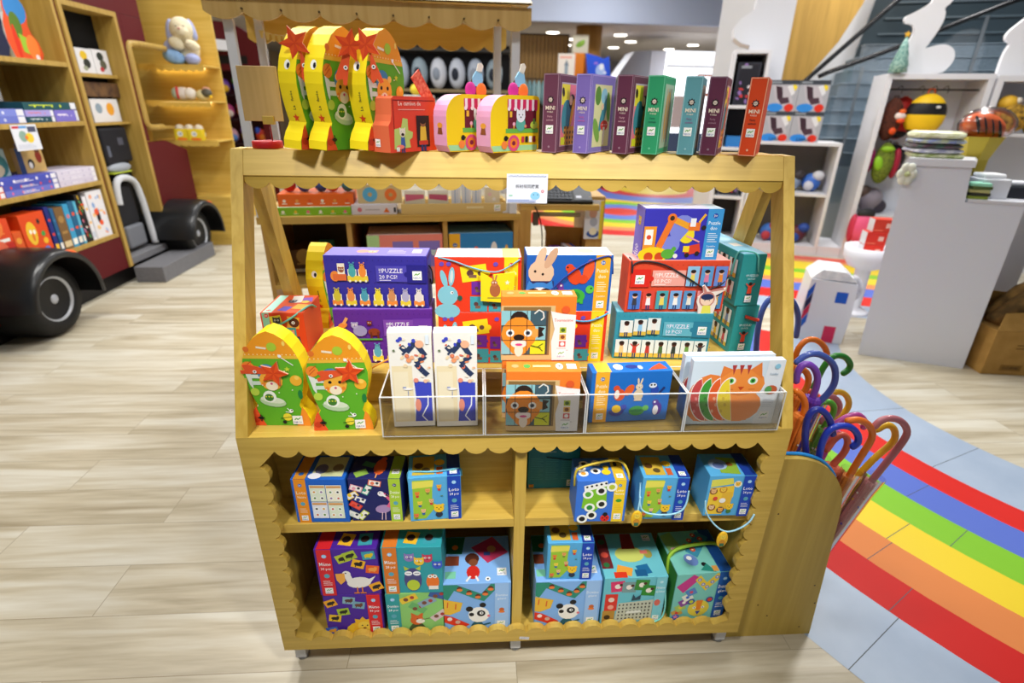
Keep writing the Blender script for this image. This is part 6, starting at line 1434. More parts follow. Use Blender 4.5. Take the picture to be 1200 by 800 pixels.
# tray of packs at the right end of the counter
o = thing('wooden_tray', 'shallow wooden display tray on the cart counter beside the white box', 'tray', (CL[0] + .88 * math.cos(CR) - .02 * math.sin(CR), CL[1] + .88 * math.sin(CR) + .02 * math.cos(CR), .9004), CR)
g = G(); g.box(-.255, .255, 0, .01, 0, .047, '#d8bc7a', .001); g.box(-.255, .255, .14, .15, 0, .047, '#d8bc7a'); g.box(-.255, -.245, .01, .14, 0, .047, '#d8bc7a'); g.box(.245, .255, .01, .14, 0, .047, '#d8bc7a'); g.box(-.244, .244, .011, .139, 0, .006, '#c8a860')
d = D(g, (-.255, 0, 0), (.51, 0, 0), (0, 0, .047)); d.logo(.86, .2, .06); d.lines(.6, .5, .2, 1, .1, '#e8d8a8', .2); g.obj('body', o)
onc('craft_pack', 'pink and clear craft pack leftmost in the wooden tray', 'craft pack', .69, .05, .9065, .095, .098, .02, '#e2dcc4', lambda d: (d.poly([(.05, .5), (.95, .62), (.95, .8), (.05, .82)], '#d86a8a'), d.rect(.0, .85, 1, 1, '#eeeae0')))
onc('craft_pack', 'pink and clear craft pack second in the wooden tray', 'craft pack', .80, .05, .9065, .095, .098, .02, '#e2dcc4', lambda d: (d.poly([(.05, .6), (.95, .5), (.95, .78), (.05, .82)], '#c85a7e'), d.rect(.0, .85, 1, 1, '#eeeae0')))
for i, x in enumerate((.885, .935, .985)):
    onc('craft_pack', ('white striped pack left of three tall ones in the wooden tray', 'white striped pack middle of three tall ones in the wooden tray', 'white striped pack right of three tall ones in the wooden tray')[i], 'craft pack', x, .05, .9065, .042, .135, .03, '#e6e8ee', lambda d: (d.rect(.3, .2, .45, .95, '#a9bede'), d.rect(.6, .2, .68, .95, '#c8d4e8')))
onc('craft_pack', 'beige pack with pale blossoms at the right end of the wooden tray', 'craft pack', 1.06, .05, .9065, .07, .11, .03, '#e8dcc0', lambda d: (d.circ(.3, .7, .12, '#f0c8c8'), d.circ(.6, .5, .12, '#f4f0ea'), d.circ(.4, .3, .1, '#f0d0c0')))
o = thing('sign_holder', 'white T-shaped sign holder at the right end of the cart counter', 'sign holder', (CL[0] + 1.135 * math.cos(CR), CL[1] + 1.135 * math.sin(CR) + .02, .9004), CR)
g = G(); g.prism([(-.034, 0), (.034, 0), (.03, .006), (.015, .012), (.014, .09), (-.014, .09), (-.015, .012), (-.03, .006)], .02, '#e4e6ee'); g.obj('stem', o)
g = G(); g.box(-.04, .04, .004, .016, .0902, .13, '#dfe2ec', .002); g.obj('head', o)
# boxes inside the cart
onc('game_box', 'teal box in the left compartment of the cart', 'game box', .245, .02, .58, .07, .165, .2, '#3a9aa0', spots(['#e8b83a', '#e8e4d8', '#d8642a', '#3a5a8a'], 14, 3))
onc('game_box', 'brown box behind the teal box in the cart', 'game box', .13, .2, .58, .13, .12, .2, '#6a4a30', stripe('#c8a05a'))
onc('game_box', 'salmon pink game box in the middle compartment of the cart', 'game box', .634, .015, .58, .355, .225, .22, '#ef8a7e', lambda d: (d.rect(0, 0, .16, 1, '#b4dc9a'), d.circ(.09, .7, .03, '#e06a5a'), d.rect(.33, .3, .6, .86, '#8a7ad0'), d.rect(.68, .3, .96, .86, '#8a7ad0'), d.head(.42, .6, .04, '#f0d8c0', eye=None), d.head(.53, .6, .04, '#e8b0a0', eye=None), d.head(.76, .6, .04, '#f0e0b0', eye=None), d.head(.88, .6, .04, '#c8e0e8', eye=None)), topc='#f0d4ce')
onc('game_box', 'blue game box with yellow end in the right compartment of the cart', 'game box', 1.0, .015, .58, .315, .225, .22, '#2f86cc', lambda d: (d.rect(0, 0, .17, 1, '#f0b42e'), d.age(.09, .75, .035, '#3a6ab8'), d.ell(.42, .6, .04, .12, '#d86a5a'), d.ell(.7, .65, .05, .16, '#eef0f2'), d.ell(.9, .6, .03, .14, '#e8b85a')), topc='#8fc4e8')

# ------------------------------------------------------------------ checkout desk to the right of the cart
DY = 1.93
dk = thing('checkout_desk', 'wooden checkout desk with keyboard behind the display stand', 'desk', (.34, DY, 0))
g = G(); g.box(-.21, .22, 0, .5, .862, .892, CARTW, .002); g.obj('desk_top', dk)
g = G(); g.box(-.225, -.150, .0, .4, 0, .8615, CWZ, .002); g.obj('leg_panel', dk)
g = G(); g.box(.165, .26, .05, .46, 0, .93, CWZ, .002); g.obj('side_panel', dk)
g = G(); g.box(-.149, .164, .04, .299, .50, .52, CARTW, .001); g.obj('shelf', dk)
g = G(); g.tube([(-.14, .02, .84), (.12, .02, .835)], .012, '#8a7a5a', 8); g.box(-.14, -.11, .0, .05, .78, .846, '#5a5650', .004); g.obj('drawer_rail', dk)
g = G(); g.tube(smooth([(-.135, -.012, .885), (-.11, -.014, .84), (-.09, -.012, .76), (-.085, -.01, .62), (-.085, .02, .53)], 2), .004, '#1c1a1a', 6); o = tag(g.obj('cable', None, (.34, DY, 0)), 'black cable hanging in front of the checkout desk', 'cable')
kb = thing('keyboard', 'black keyboard resting tilted on the checkout desk', 'keyboard', (.335, DY + .02, .8925))
g = G(); T = Matrix.Rotation(R(24), 4, 'X'); g.box(-.20, .19, 0, .17, .0, .018, '#17181c', .003, T); g.box(-.20, .19, .16, .18, -.07, .012, '#17181c', .002, T) if False else None
kc_ = g.obj('case', kb)
g = G()
for i in range(13):
    for j in range(5):
        x0 = -.185 + i * .0205
        if x0 < .085: g.box(x0, x0 + .017, .015 + j * .028, .038 + j * .028, .0182, .024, '#3a3f48', 0, T)
g.box(.09, .185, .01, .16, .0182, .021, '#55585e', 0, T); g.box(.10, .13, .03, .05, .0212, .0216, '#d0d4e0', 0, T); g.obj('keys', kc_)
g = G(); g.box(-.19, .18, .11, .15, 0, .045, '#17181c', .002); g.obj('riser', kb)
o = thing('notice_card', 'cartoon pictured notice with yellow edge on the desk side panel', 'notice', (.54, DY - .012 + .05, .70))
g = G(); g.box(-.05, .05, -.002, .008, 0, .21, '#d8dde8'); d = D(g, (-.05, -.002, 0), (.1, 0, 0), (0, 0, .21)); d.ell(.45, .7, .22, .16, '#d8b0a0'); d.ell(.5, .45, .22, .12, '#a8b0c0'); d.ell(.5, .14, .36, .1, '#2a56a8'); d.ell(.5, .2, .22, .1, '#f0ead0'); d.rect(.82, 0, 1, 1, '#e8d03a'); g.obj('sheet', o)
# things on the desk shelf
o = thing('open_carton', 'open brown cardboard box on the desk shelf', 'cardboard box', (.40, DY + .19, .5205), R(-3)); g = G(); g.box(-.1, .1, 0, .09, 0, .17, KRAFT); g.prism([(-.1, 0), (.1, 0), (.12, .04), (-.12, .05)], .004, KRAFT, Matrix.Translation((0, -.004, .171))); g.obj('carton', o)
bk2 = lambda *a, **k: None
def deskbook(label, x, w, h, d_, c, art=None, y=DY + .055, rot=8): 
    g = G(); g.box(-w / 2, w / 2, 0, d_, 0, h, c, .001)
    if art: art(front(g, w, h))
    tag(g.obj('picture_book', None, (x, y, .5205), R(rot)), label, 'book', None)
deskbook('violet book with orange edge on the desk shelf', .352, .06, .115, .1, '#8a4ab0', lambda d: d.rect(.84, 0, 1, 1, '#c87a2a'))
deskbook('slim grey-white book beside the violet one on the desk shelf', .405, .02, .13, .1, '#c8ccd8')
deskbook('slim orange-pink book on the desk shelf', .428, .018, .128, .1, '#d89a7a')
deskbook('slim navy book on the desk shelf', .448, .018, .128, .1, '#2a3a8a')
# ------------------------------------------------------------------ white display wall at the right rear
NR = R(-20.66)
NP = (2.967, 4.436)
NM = Matrix.Translation((NP[0], NP[1], 0)) @ Matrix.Rotation(NR, 4, 'Z')
def nl(s_, n_, z=0):
    v = NM @ Vector((s_, n_, z)); return (v.x, v.y, v.z)
WH = flat('#d9d9de', .45)
def wunit(name, label, s0, s1, z1, depth, shelves, back='#c9cdd8', divs=(), th=.03, cat='display cabinet', n0=0):
    o = thing(name, label, cat, nl(s0, n0), NR)
    w = s1 - s0
    def b(a0, a1, b0, b1, c0, c1, nm, m=WH):
        g = G(); g.box(a0, a1, b0, b1, c0, c1, m, .002); g.obj(nm, o)
    b(0, th, 0, depth, 0, z1 - th - .0002, 'side_panel'); b(w - th, w, 0, depth, 0, z1 - th - .0002, 'side_panel')
    b(0, w, 0, depth, z1 - th, z1, 'top_board'); b(th + .0002, w - th - .0002, depth - .02, depth, .1, z1 - th - .0002, 'back_panel', flat(back, .5)); b(th + .0002, w - th - .0002, .0, depth, 0, .09, 'plinth')
    for z in shelves: b(th + .0004, w - th - .0004, 0.004, depth - .0204, z - .03, z, 'shelf')
    for x in divs: b(x - .012, x + .012, .004, depth - .0204, .0904, z1 - th - .0004, 'divider')
    return o
wunit('display_cabinet', 'white display cabinet hung with animal backpacks', .68, 1.50, 1.70, .45, (), '#dfe4ee', th=.045)
wunit('display_cabinet', 'white display cabinet with leopard plush at the right edge', 1.52, 2.5, 1.69, .45, (1.23,), '#d4dae6', th=.05)
wunit('display_cabinet', 'white display shelves holding four robot toy boxes', -.32, .46, 1.10, .45, (.62,), '#6f6b66')
wunit('display_cabinet', 'tall narrow white display shelves with dark toy boxes', -.66, -.325, 1.90, .45, (.55, 1.03, 1.42), '#2a2a30')
g = G(); g.box(.463, .677, .0, .5, 0, .1, WH); o = tag(g.obj('low_platform', None, nl(0, 0), NR), 'low white platform between the white cabinets', 'platform')
# robot toy boxes
def robot(d):
    d.rect(0, .86, 1, 1, '#3a3f48'); d.rect(.05, .9, .4, .96, '#8a9098'); d.poly([(.12, .84), (.62, .8), (.9, .3), (.55, .14), (.3, .34)], '#b9b4bc'); d.poly([(.22, .82), (.44, .78), (.52, .44), (.34, .4)], '#3a2430'); d.poly([(.34, .42), (.7, .46), (.78, .28), (.5, .22)], '#4a3440'); d.circ(.84, .76, .1, '#e8cf2a'); d.ell(.3, .12, .28, .14, '#2f86d8'); d.ell(.78, .12, .16, .13, '#d8321e'); d.poly([(.6, .8), (.76, .86), (.9, .6), (.8, .5)], '#dcdce0')
NB = []
for j in range(2):
    for i in range(2):
        g = G(); w, h = .262, .272; carton(g, w, h, .16, '#c9ccd4'); front(g, w, h).rect(0, 0, 1, 1, '#a9aab2'); robot(front(g, w, h))
        if j == 0:
            d = front(g, w, h); d.k = 40; d.text('Littlest' if i else 'Little', .5, .03, .12, '#1c2a44', maxw=.85)
        put(g, 'robot_toy_box', f'{["lower", "upper"][j]} {["left", "right"][i]} of the four grey robot toy boxes with blue base', 'toy box', nl(-.155 + i * .265, .03, 1.1003 + j * .2725), math.degrees(NR), 'grey robot toy boxes')
def dark(seed):
    def f(d): d.rect(.1, .05, .9, .95, '#1c1c26'); spots(['#8a6aa8', '#5a4a7a', '#c83a3a', '#d8d0d8'], 10, seed)(d); d.rect(.15, .86, .6, .92, '#8a8f98')
    return f
for (z, h, c, lab) in ((1.4203, .38, '#2a2c36', 'black robot figure box in the tall white shelves'), (1.0303, .10, '#2f7ac0', 'blue flat box under the black figure box'), (.5503, .3, '#4a4a50', 'dark grey box low in the tall white shelves')):
    g = G(); w = .21; carton(g, w, h, .2, c); 
    if h > .2: dark(int(h * 100))(front(g, w, h))
    put(g, 'toy_box', lab, 'toy box', nl(-.4925, .06, z), math.degrees(NR))
for i, (s_, z, c, c2, lab) in enumerate(((-.1, .6203, '#4a4650', '#dfe0e6', 'grey and white plush on the middle shelf below the robot boxes'), (.12, .6203, '#8a9ab0', '#3a3438', 'blue-grey plush on the middle shelf below the robot boxes'), (.3, .6203, '#3a6ac0', '#c8c8d0', 'blue plush at right of the middle shelf below the robot boxes'), (.0, .0903, '#3a6ab8', '#b03a44', 'blue and red plush on the lowest shelf below the robot boxes'), (.28, .0903, '#5a2a34', '#2a4a9a', 'maroon plush on the lowest shelf below the robot boxes'))):
    plush('plush_toy', lab, nl(s_, .2, z), [((0, 0, .09), (.09, .08, .09), c), ((.03, -.05, .16), (.06, .05, .05), c2), ((-.05, -.05, .06), (.05, .04, .05), c2)])
# cut-out animals on top
def cutout(name, label, s_, z, pts):
    o = thing(name, label, 'cut-out figure', nl(s_, .16, z), NR); g = G(); g.prism(smooth(pts + [pts[0]], 2)[:-1], .05, flat('#e2e2e6', .6)); g.obj('board', o); return o
cutout('squirrel_cutout', 'white squirrel-like cut-out figure on top of the backpack cabinet', .76, 1.7003, [(.03, 0), (.36, 0), (.42, .05), (.45, .13), (.42, .21), (.33, .25), (.22, .22), (.19, .20), (.22, .26), (.27, .38), (.28, .48), (.25, .52), (.30, .56), (.30, .62), (.22, .64), (.15, .60), (.15, .56), (.05, .50), (-.03, .46), (-.02, .41), (.06, .40), (.08, .32), (.02, .2), (0, .08)])
cutout('bear_cutout', 'white rounded cut-out figure at the right edge above the cabinets', 1.56, 1.6903, [(0, 0), (.40, 0), (.42, .25), (.40, .45), (.30, .54), (.16, .53), (.05, .42), (-.03, .33), (-.02, .27), (.03, .26), (.0, .18)])
o = thing('christmas_tree', 'small tinsel christmas tree with gold star beside the white squirrel figure', 'christmas tree', nl(.75, .02, 1.7003), NR)
g = G(); g.lathe([(.075, .01), (.068, .06), (.074, .065), (.052, .13), (.056, .135), (.034, .20), (.036, .205), (.006, .29)], TINSEL, n=18); g.obj('foliage', o)
g = G(); g.lathe([(.03, 0), (.03, .009)], '#7a8a8a', n=14); g.obj('base', o)
g = G(); g.prism(star_pts(.028), .008, '#e8b43a', Matrix.Translation((0, -.004, .31))); g.obj('star', o)
# backpacks on a rod
o = thing('hanging_rail', 'dark rail with hooks inside the backpack cabinet', 'rail', nl(1.09, .12, 1.575), NR)
g = G(); g.tube([(-.362, 0, .0), (.362, 0, .0)], .008, '#2a2a2c', 8)
for x in (-.27, -.1, .0, .09): g.tube([(x, 0, .012), (x + .02, -.03, .03), (x + .03, -.05, .0), (x + .02, -.05, -.03)], .004, '#3a3a3c', 6)
g.obj('rod', o)
def pack(name, label, s_, n_, z, parts, strap=None):
    o = thing(name, label, 'backpack', nl(s_, n_, z), NR); g = G()
    for p in parts:
        g.ell(p[0], p[1], p[2], p[3] if len(p) > 3 else None, 16, 10)
    g.obj('body', o)
    if strap:
        g = G(); g.tube([(-.02, 0, strap[0] - .03), (-.015, 0, strap[0]), (.015, 0, strap[0]), (.02, 0, strap[0] - .03)], .006, strap[1], 6); g.obj('loop', o)
    return o
yb = '#f0c41e'; bl_ = '#1c1b1e'
o = thing('bee_backpack', 'round yellow and black bee backpack hanging in the white cabinet', 'backpack', nl(1.09, .10, 1.36), NR)
g = G()
def ballseg(g, rx_, ry_, rz_, a0, a1, m, c=(0, 0, 0), n=22, k=4):
    vs = []; fs = []
    for i in range(k + 1):
        a = R(a0 + (a1 - a0) * i / k)
        for j in range(n):
            q = 2 * PI * j / n; vs.append((c[0] + rx_ * math.cos(a) * math.cos(q), c[1] + ry_ * math.cos(a) * math.sin(q), c[2] + rz_ * math.sin(a)))
    for i in range(k):
        for j in range(n): fs.append([i * n + j, i * n + (j + 1) % n, (i + 1) * n + (j + 1) % n, (i + 1) * n + j])
    g.add(vs, fs, m, True)
for a0, a1, m in ((-90, -42, bl_), (-42, -30, yb), (-30, 2, yb), (2, 34, bl_), (34, 90, yb)): ballseg(g, .165, .095, .185, a0, a1, m)
g.ell((.06, -.086, .07), (.02, .006, .012), '#d8d8d8'); g.obj('body', o)
g = G(); g.tube([(-.03, 0, .17), (-.02, 0, .22), (.02, 0, .22), (.03, 0, .17)], .006, '#f0641e', 6); g.obj('loop', o)
o = pack('ladybird_backpack', 'red and black ladybird backpack half behind the bee backpack', .955, .29, 1.33, [((0, 0, 0), (.13, .08, .19), '#c8241c'), ((-.05, -.07, .06), (.03, .02, .035), '#1a1618'), ((-.06, -.065, -.04), (.03, .02, .035), '#1a1618'), ((.0, -.01, -.13), (.09, .06, .05), '#1a1618')], (.19, '#d8341e'))
pack('bear_backpack', 'brown furry backpack with orange mouth at the left of the rail', .825, .10, 1.32, [((0, 0, 0), (.09, .075, .19), FUR), ((.05, -.06, .03), (.05, .03, .035), '#e8d8d0'), ((.06, -.07, .07), (.03, .02, .02), '#e86a2a'), ((.06, -.08, -.01), (.035, .02, .02), '#e8562a'), ((.02, -.07, -.10), (.03, .02, .03), '#e0501e')], (.2, '#3a2218'))
pack('dinosaur_backpack', 'dark green scaly backpack with lime pocket low in the white cabinet', .86, .09, .93, [((0, 0, 0), (.09, .07, .19), MOSSY), ((-.05, -.05, .0), (.04, .03, .07), '#8ac02a', Matrix.Rotation(R(-15), 3, 'Y')), ((.0, -.04, .13), (.06, .04, .03), '#8ab82a'), ((-.12, .02, .02), (.05, .05, .12), '#8a1e5a'), ((.11, .03, .0), (.04, .05, .14), '#a02038')], (.2, '#2a2a1e'))
pack('black_backpack', 'black backpack hanging in shade below the ladybird', .98, .29, .97, [((0, 0, 0), (.12, .08, .13), '#16151a'), ((.04, -.06, -.08), (.05, .03, .05), '#4a3a4a')], (.14, '#16151a'))
plush('plush_toy', 'mottled grey plush heap in the lower white cabinet', nl(.87, .20, .45), [((0, 0, .12), (.12, .09, .12), '#8a8490'), ((.08, -.03, .06), (.08, .06, .07), '#3a3640'), ((-.08, 0, .2), (.07, .05, .06), '#5a4a44')], 'plush toy')
o = thing('white_crate', 'low white box on the floor of the backpack cabinet', 'box', nl(1.0, .06, .0903), NR); g = G(); g.box(-.24, .24, .0, .3, 0, .355, '#cfd2da', .004); g.obj('body', o)
pack('pink_backpack', 'pink backpack with dark straps low in the white cabinet', .80, .0, .32, [((0, -.06, 0), (.12, .07, .15), '#e85a86'), ((-.09, -.05, .0), (.035, .06, .14), '#c8344e'), ((.0, -.06, .15), (.08, .04, .05), '#2a2a2c')])
for s_, z, c, c2, lab in ((1.70, 1.2303, '#e8b83a', '#f0c85a', 'yellow plush head above the leopard plush'), (1.95, 1.2303, '#d82a2a', '#f0c82a', 'red round plush at the right edge of the shelves')):
    plush('plush_toy', lab, nl(s_, .12, z), [((0, 0, .24), (.075, .07, .07), c), ((0, 0, .10), (.10, .07, .12), c2), ((.05, -.05, .26), (.03, .02, .03), '#e8e0d0')])
o = thing('leopard_plush', 'leopard print plush on the right white cabinet shelf', 'plush toy', nl(1.74, .03, 1.2303), NR); g = G(); g.ell((0, 0, .12), (.13, .085, .115), LEOPARD); g.obj('body', o); g = G(); g.ell((-.12, 0, .12), (.03, .04, .08), '#c87a2a'); g.obj('side', o)

# ------------------------------------------------------------------ white counter in the near right
cp = Vector((2.25, 1.897, 0)); cq = Vector((2.753, 1.686, 0)); CA = math.atan2(cq.y - cp.y, cq.x - cp.x)
SHR = Matrix(((1, .36, 0, 0), (0, 1, 0, 0), (0, 0, 1, 0), (0, 0, 0, 1)))
ct = thing('sales_counter', 'white sales counter with a raised end on the wooden floor', 'counter', (cp.x, cp.y, 0), CA)
g = G(); g.prism([(0, 0), (.545, 0), (.535, .945), (.27, .945), (.25, 1.12), (-.045, 1.12)], .5, flat('#e6e9f6', .35), SHR); g.obj('body', ct)
g = G(); g.prism([(-.05, 0), (.262, 0), (.262, .026), (.25, .036), (-.045, .036), (-.055, .02)], .5, flat('#eaecf6', .3), SHR @ Matrix.Translation((0, -.012, 1.121))); g.obj('raised_top', ct)
g = G(); g.prism([(.28, .946), (.9, .946), (.9, .962), (.28, .962)], .6, flat('#dfe0e8', .3), SHR @ Matrix.Translation((0, -.004, 0))) if True else g.box(.28, .9, -.004, .6, .946, .962, flat('#e3e3ea', .3), .002); g.obj('counter_top', ct)
g = G(); g.box(.735, .9, .56, .6, 0, .945, flat('#c9cad2', .4), .002); g.obj('return_panel', ct)
CM = Matrix.Translation(cp) @ Matrix.Rotation(CA, 4, 'Z')
def cl(x, y, z): v = CM @ Vector((x, y, z)); return (v.x, v.y, v.z)
CAd = math.degrees(CA)
def bag(label, x, y, z, w, d_, h, c, c2, seed, rot=0):
    o = thing('packaged_textile', label, 'packet', cl(x, y, z), CA + R(rot)); g = G(); r = random.Random(seed)
    n = 14; vs = []; fs = []
    for k, (zz, sc_) in enumerate(((0, .94), (h * .35, 1.0), (h * .75, .97), (h, .82))):
        for i in range(n):
            a = 2 * PI * i / n; ca, sa = math.cos(a), math.sin(a); p = .45
            vs.append((w / 2 * sc_ * math.copysign(abs(ca) ** p, ca) + r.uniform(-.003, .003), d_ / 2 * sc_ * math.copysign(abs(sa) ** p, sa), zz + (r.uniform(-.002, .002) if 0 < k < 3 else 0)))
    for k in range(3):
        for i in range(n): fs.append([k * n + i, k * n + (i + 1) % n, (k + 1) * n + (i + 1) % n, (k + 1) * n + i])
    fs.append(list(range(n))[::-1]); fs.append([3 * n + i for i in range(n)])
    g.add(vs, fs, mottled('packet_' + c.strip('#') + str(seed), c, c2, 30, .35)); g.obj('packet', o); return o
bz = 1.1575
for i, (h, c, c2, lab) in enumerate(((.024, '#8a9a4a', '#c8c8a8', 'olive packed textile at the bottom of the counter stack'), (.022, '#d8d8dc', '#9a9ab8', 'whitish packed textile second from the bottom of the stack'), (.022, '#5a2a44', '#3a5a4a', 'dark plum packed textile in the middle of the counter stack'), (.024, '#7a86c8', '#b8c0a0', 'blue packed textile near the top of the counter stack'), (.034, '#c8cc9a', '#e4e6cc', 'pale yellow-green packed textile on top of the counter stack'))):
    bag(lab, .095 + [.015, .0, -.005, .0, -.005][i], .15, bz, .245, .24, h, c, c2, i, [0, 3, -2, 2, -3][i]); bz += h + .0015
o = thing('yellow_bowl', 'faceted mustard yellow bowl behind the stacked textiles', 'bowl', cl(.37, .36, .9625), CA)
g = G(); g.lathe([(.07, .0), (.075, .18), (.118, .30), (.112, .30), (.066, .19)], flat('#b5a030', .5), n=8, smooth=False); g.obj('bowl', o)
o = thing('tiger_toy', 'orange tiger striped toy in a clear bag in the yellow bowl', 'soft toy', cl(.37, .36, 1.222), CA)
g = G(); g.ell((0, 0, .09), (.105, .07, .07), '#e8682a', Matrix.Rotation(R(18), 3, 'Y'))
for k in range(4): g.ell((-.05 + k * .035, -.045, .10 - k * .006), (.008, .03, .05), '#26242a', Matrix.Rotation(R(-20), 3, 'Y'))
g.obj('body', o)
g = G(); g.ell((.01, 0, .10), (.14, .085, .095), PLASTIC); g.obj('clear_bag', o)
o = thing('tape_dispenser', 'white box on the low counter beside the green packet stack', 'box', cl(.40, .12, .9625), CA + R(10)); g = G(); g.box(-.07, .07, -.05, .1, 0, .10, '#dfe1e8', .006); g.box(-.06, .05, -.03, .08, .1005, .125, '#eceef2', .01); g.obj('body', o)
for i in range(5):
    g = G(); c = ['#8a9a3a', '#3a3a30', '#b8b87a', '#5a6a3a', '#9adcc0'][i]; g.box(-.045, .045, -.035, .05, 0, .016, c, .003); put(g, 'small_packet', f'{["olive", "dark", "khaki", "moss green", "mint"][i]} small packet in the stack at the edge of the low counter', 'packet', cl(.325 + .004 * (i % 2), .045, .9625 + i * .0165), CAd + [0, 5, -4, 6, -6][i])
o = thing('black_tray', 'black tray of white slips on the low counter', 'tray', cl(.55, .2, .9625), CA); g = G(); g.box(-.06, .07, -.06, .08, 0, .06, '#22262e', .004); g.box(-.04, .05, -.03, .06, .0605, .085, '#d8dae2', .01); g.obj('tray', o)
o = thing('blue_stapler', 'bright blue object at the right edge of the low counter', 'desk tool', cl(.66, .12, .9625), CA); g = G(); g.box(-.05, .06, -.03, .03, 0, .035, '#2446c8', .008); g.box(-.05, .02, -.025, .025, .0352, .06, '#2a50d8', .008); g.obj('body', o)
g = G(); g.box(-.08, .1, -.05, .03, 0, .02, '#c8a878', .002); put(g, 'wooden_box_lid', 'tan flat wooden lid on the low counter by the blue object', 'lid', cl(.66, .03, .9625), CAd)
# white round stand with red boxes behind the counter
o = thing('white_pot', 'white round pot stand behind the sales counter', 'pot', (2.70, 2.64, 0)); g = G(); g.lathe([(.12, 0), (.10, .02), (.05, .05), (.05, .33), (.11, .355), (.15, .42), (.158, .50), (.148, .50), (.138, .43), (.02, .425)], flat('#e4e6ee', .35), n=28); g.obj('bowl', o)
for i, (dx, dz, c) in enumerate(((0, 0, '#d8301e'), (.0, .0905, '#d03020'), (.03, .181, '#c83824'))):
    g = G(); w, h, dd = .13, .09, .1; carton(g, w, h, dd, c); d = front(g, w, h); d.rect(.6, .35, .85, .7, '#e8b8a8'); d.rect(.05, .1, .5, .2, '#e86a50'); d = lside(g, w, dd, h); d.rect(.02, .02, .98, .98, '#d8d8dc')
    put(g, 'red_gift_box', ['red small box lowest in the white pot', 'red small box middle of the pile in the white pot', 'red small box topmost of the pile in the white pot'][i], 'box', (2.70 + dx, 2.60, .4255 + dz), -15)
o = thing('white_flower', 'pale flower ornament on the top edge of the sales counter', 'ornament', cl(-.036, -.013, 1.075), CA)
g = G()
for k in range(6): a = 2 * PI * k / 6; g.ell((.026 * math.cos(a), -.004, .034 * math.sin(a)), (.022, .010, .028), '#e6e8da', n=10, k=6)
g.obj('petals', o); g = G(); g.ell((0, -.012, 0), (.014, .008, .014), '#c8cf9a', n=10, k=6); g.obj('centre', o)
# paper bag-box on the floor
wb = thing('shopping_carton', 'white wrapped carton with blue and red stripes on the floor', 'carton', (2.115, 2.10, 0), R(-24))
g = G(); W, H, dd = .27, .40, .28
g.prism([(-W / 2, 0), (W / 2, 0), (W / 2 + .01, H * .5), (W / 2, H), (-W / 2 + .01, H + .01), (-W / 2 - .005, H * .5)], dd, flat('#dfe2ea', .35))
d = D(g, (-W / 2, -.0005, 0), (W, 0, 0), (0, 0, H)); d.rect(.62, .68, .86, .86, '#1f5cc8'); d.rect(.55, .0, .80, .28, '#d8305a')
for i, c in enumerate(('#1f56c0', '#22244e', '#c8284e', '#2a66c8')): d.poly([(.02, .82 - i * .17), (.14, .98 - i * .17), (.14, .82 - i * .17), (.02, .66 - i * .17)], c)
g.obj('carton', wb)
g = G(); g.prism([(-.13, .0), (.13, .0), (.06, .055), (-.07, .06)], .26, WRAP, Matrix.Translation((0, .01, H + .011))); g.obj('clear_wrap', wb)
o = thing('wooden_post', 'short square wooden post with white band beside the sales counter', 'post', (2.25, 2.12, 0), R(-20)); g = G(); g.box(-.035, .035, -.03, .03, 0, .26, PLY, .002); g.obj('post', o); g = G(); g.box(-.0355, .0355, -.0305, .0305, .10, .112, '#e4e4e4'); g.obj('band', o)
o = thing('plastic_bag', 'crumpled clear bag on the wooden post by the counter', 'bag', (2.25, 2.12, .2605)); g = G(); g.ell((0, 0, .09), (.07, .06, .09), mottled('crumpled_film', '#9a9aa0', '#e0e2e8', 18, .3)); g.obj('bag', o)
# cardboard carton right
kc = thing('cardboard_box', 'open brown cardboard carton under the counter with bent flaps', 'cardboard box', (2.95, 1.60, 0), R(-8))
g = G(); g.box(-.15, .30, 0, .35, 0, .27, KRAFT, .003); d = D(g, (-.15, -.0004, 0), (.45, 0, 0), (0, 0, .27)); d.rect(.20, .10, .46, .24, '#8a6428'); d.text('OO408S', .33, .135, .07, '#3a2812', maxw=.22); d.text('Expert', .5, .78, .09, '#3a2812', maxw=.3); d.lines(.3, .68, .3, 2, .07, '#5a4018', .02); g.obj('body', kc)
g = G(); g.prism([(-.15, 0), (.3, 0), (.24, .13), (-.1, .1)], .004, KRAFT, Matrix.Translation((0, .0, .271)) @ Matrix.Rotation(R(-30), 4, 'X')); g.prism([(-.12, 0), (.28, 0), (.2, .14), (-.06, .16)], .004, KRAFT, Matrix.Translation((0, .33, .271)) @ Matrix.Rotation(R(20), 4, 'X')); g.obj('flap', kc)
for i, (a, b, c) in enumerate((((-.1, .12, .28), (.22, .18, .46), '#9a7238'), ((-.05, .22, .28), (.25, .25, .52), '#a87f40'), ((.05, .1, .28), (.28, .1, .40), '#c8c8d0'))):
    g = G(); g.tube([a, tuple((x + y) / 2 + .02 for x, y in zip(a, b)), b], [.045, .06, .04], mottled('crumpled_paper%d' % i, c, '#6a5028' if i < 2 else '#e4e4ea', 14, .8), 8); g.obj('crumpled_paper', kc)
LIGHTS = [(1.45, 11.63), (2.18, 11.07), (2.9, 11.75), (3.43, 12.92), (3.35, 14.31), (2.08, 14.0), (2.1, 12.71), (5.04, 13.28), (4.82, 14.38), (-1.21, 14.0), (-2.25, 16.96), (-1.07, 16.92), (.48, 17.35)]
WORLD = .16
EXPO = 0
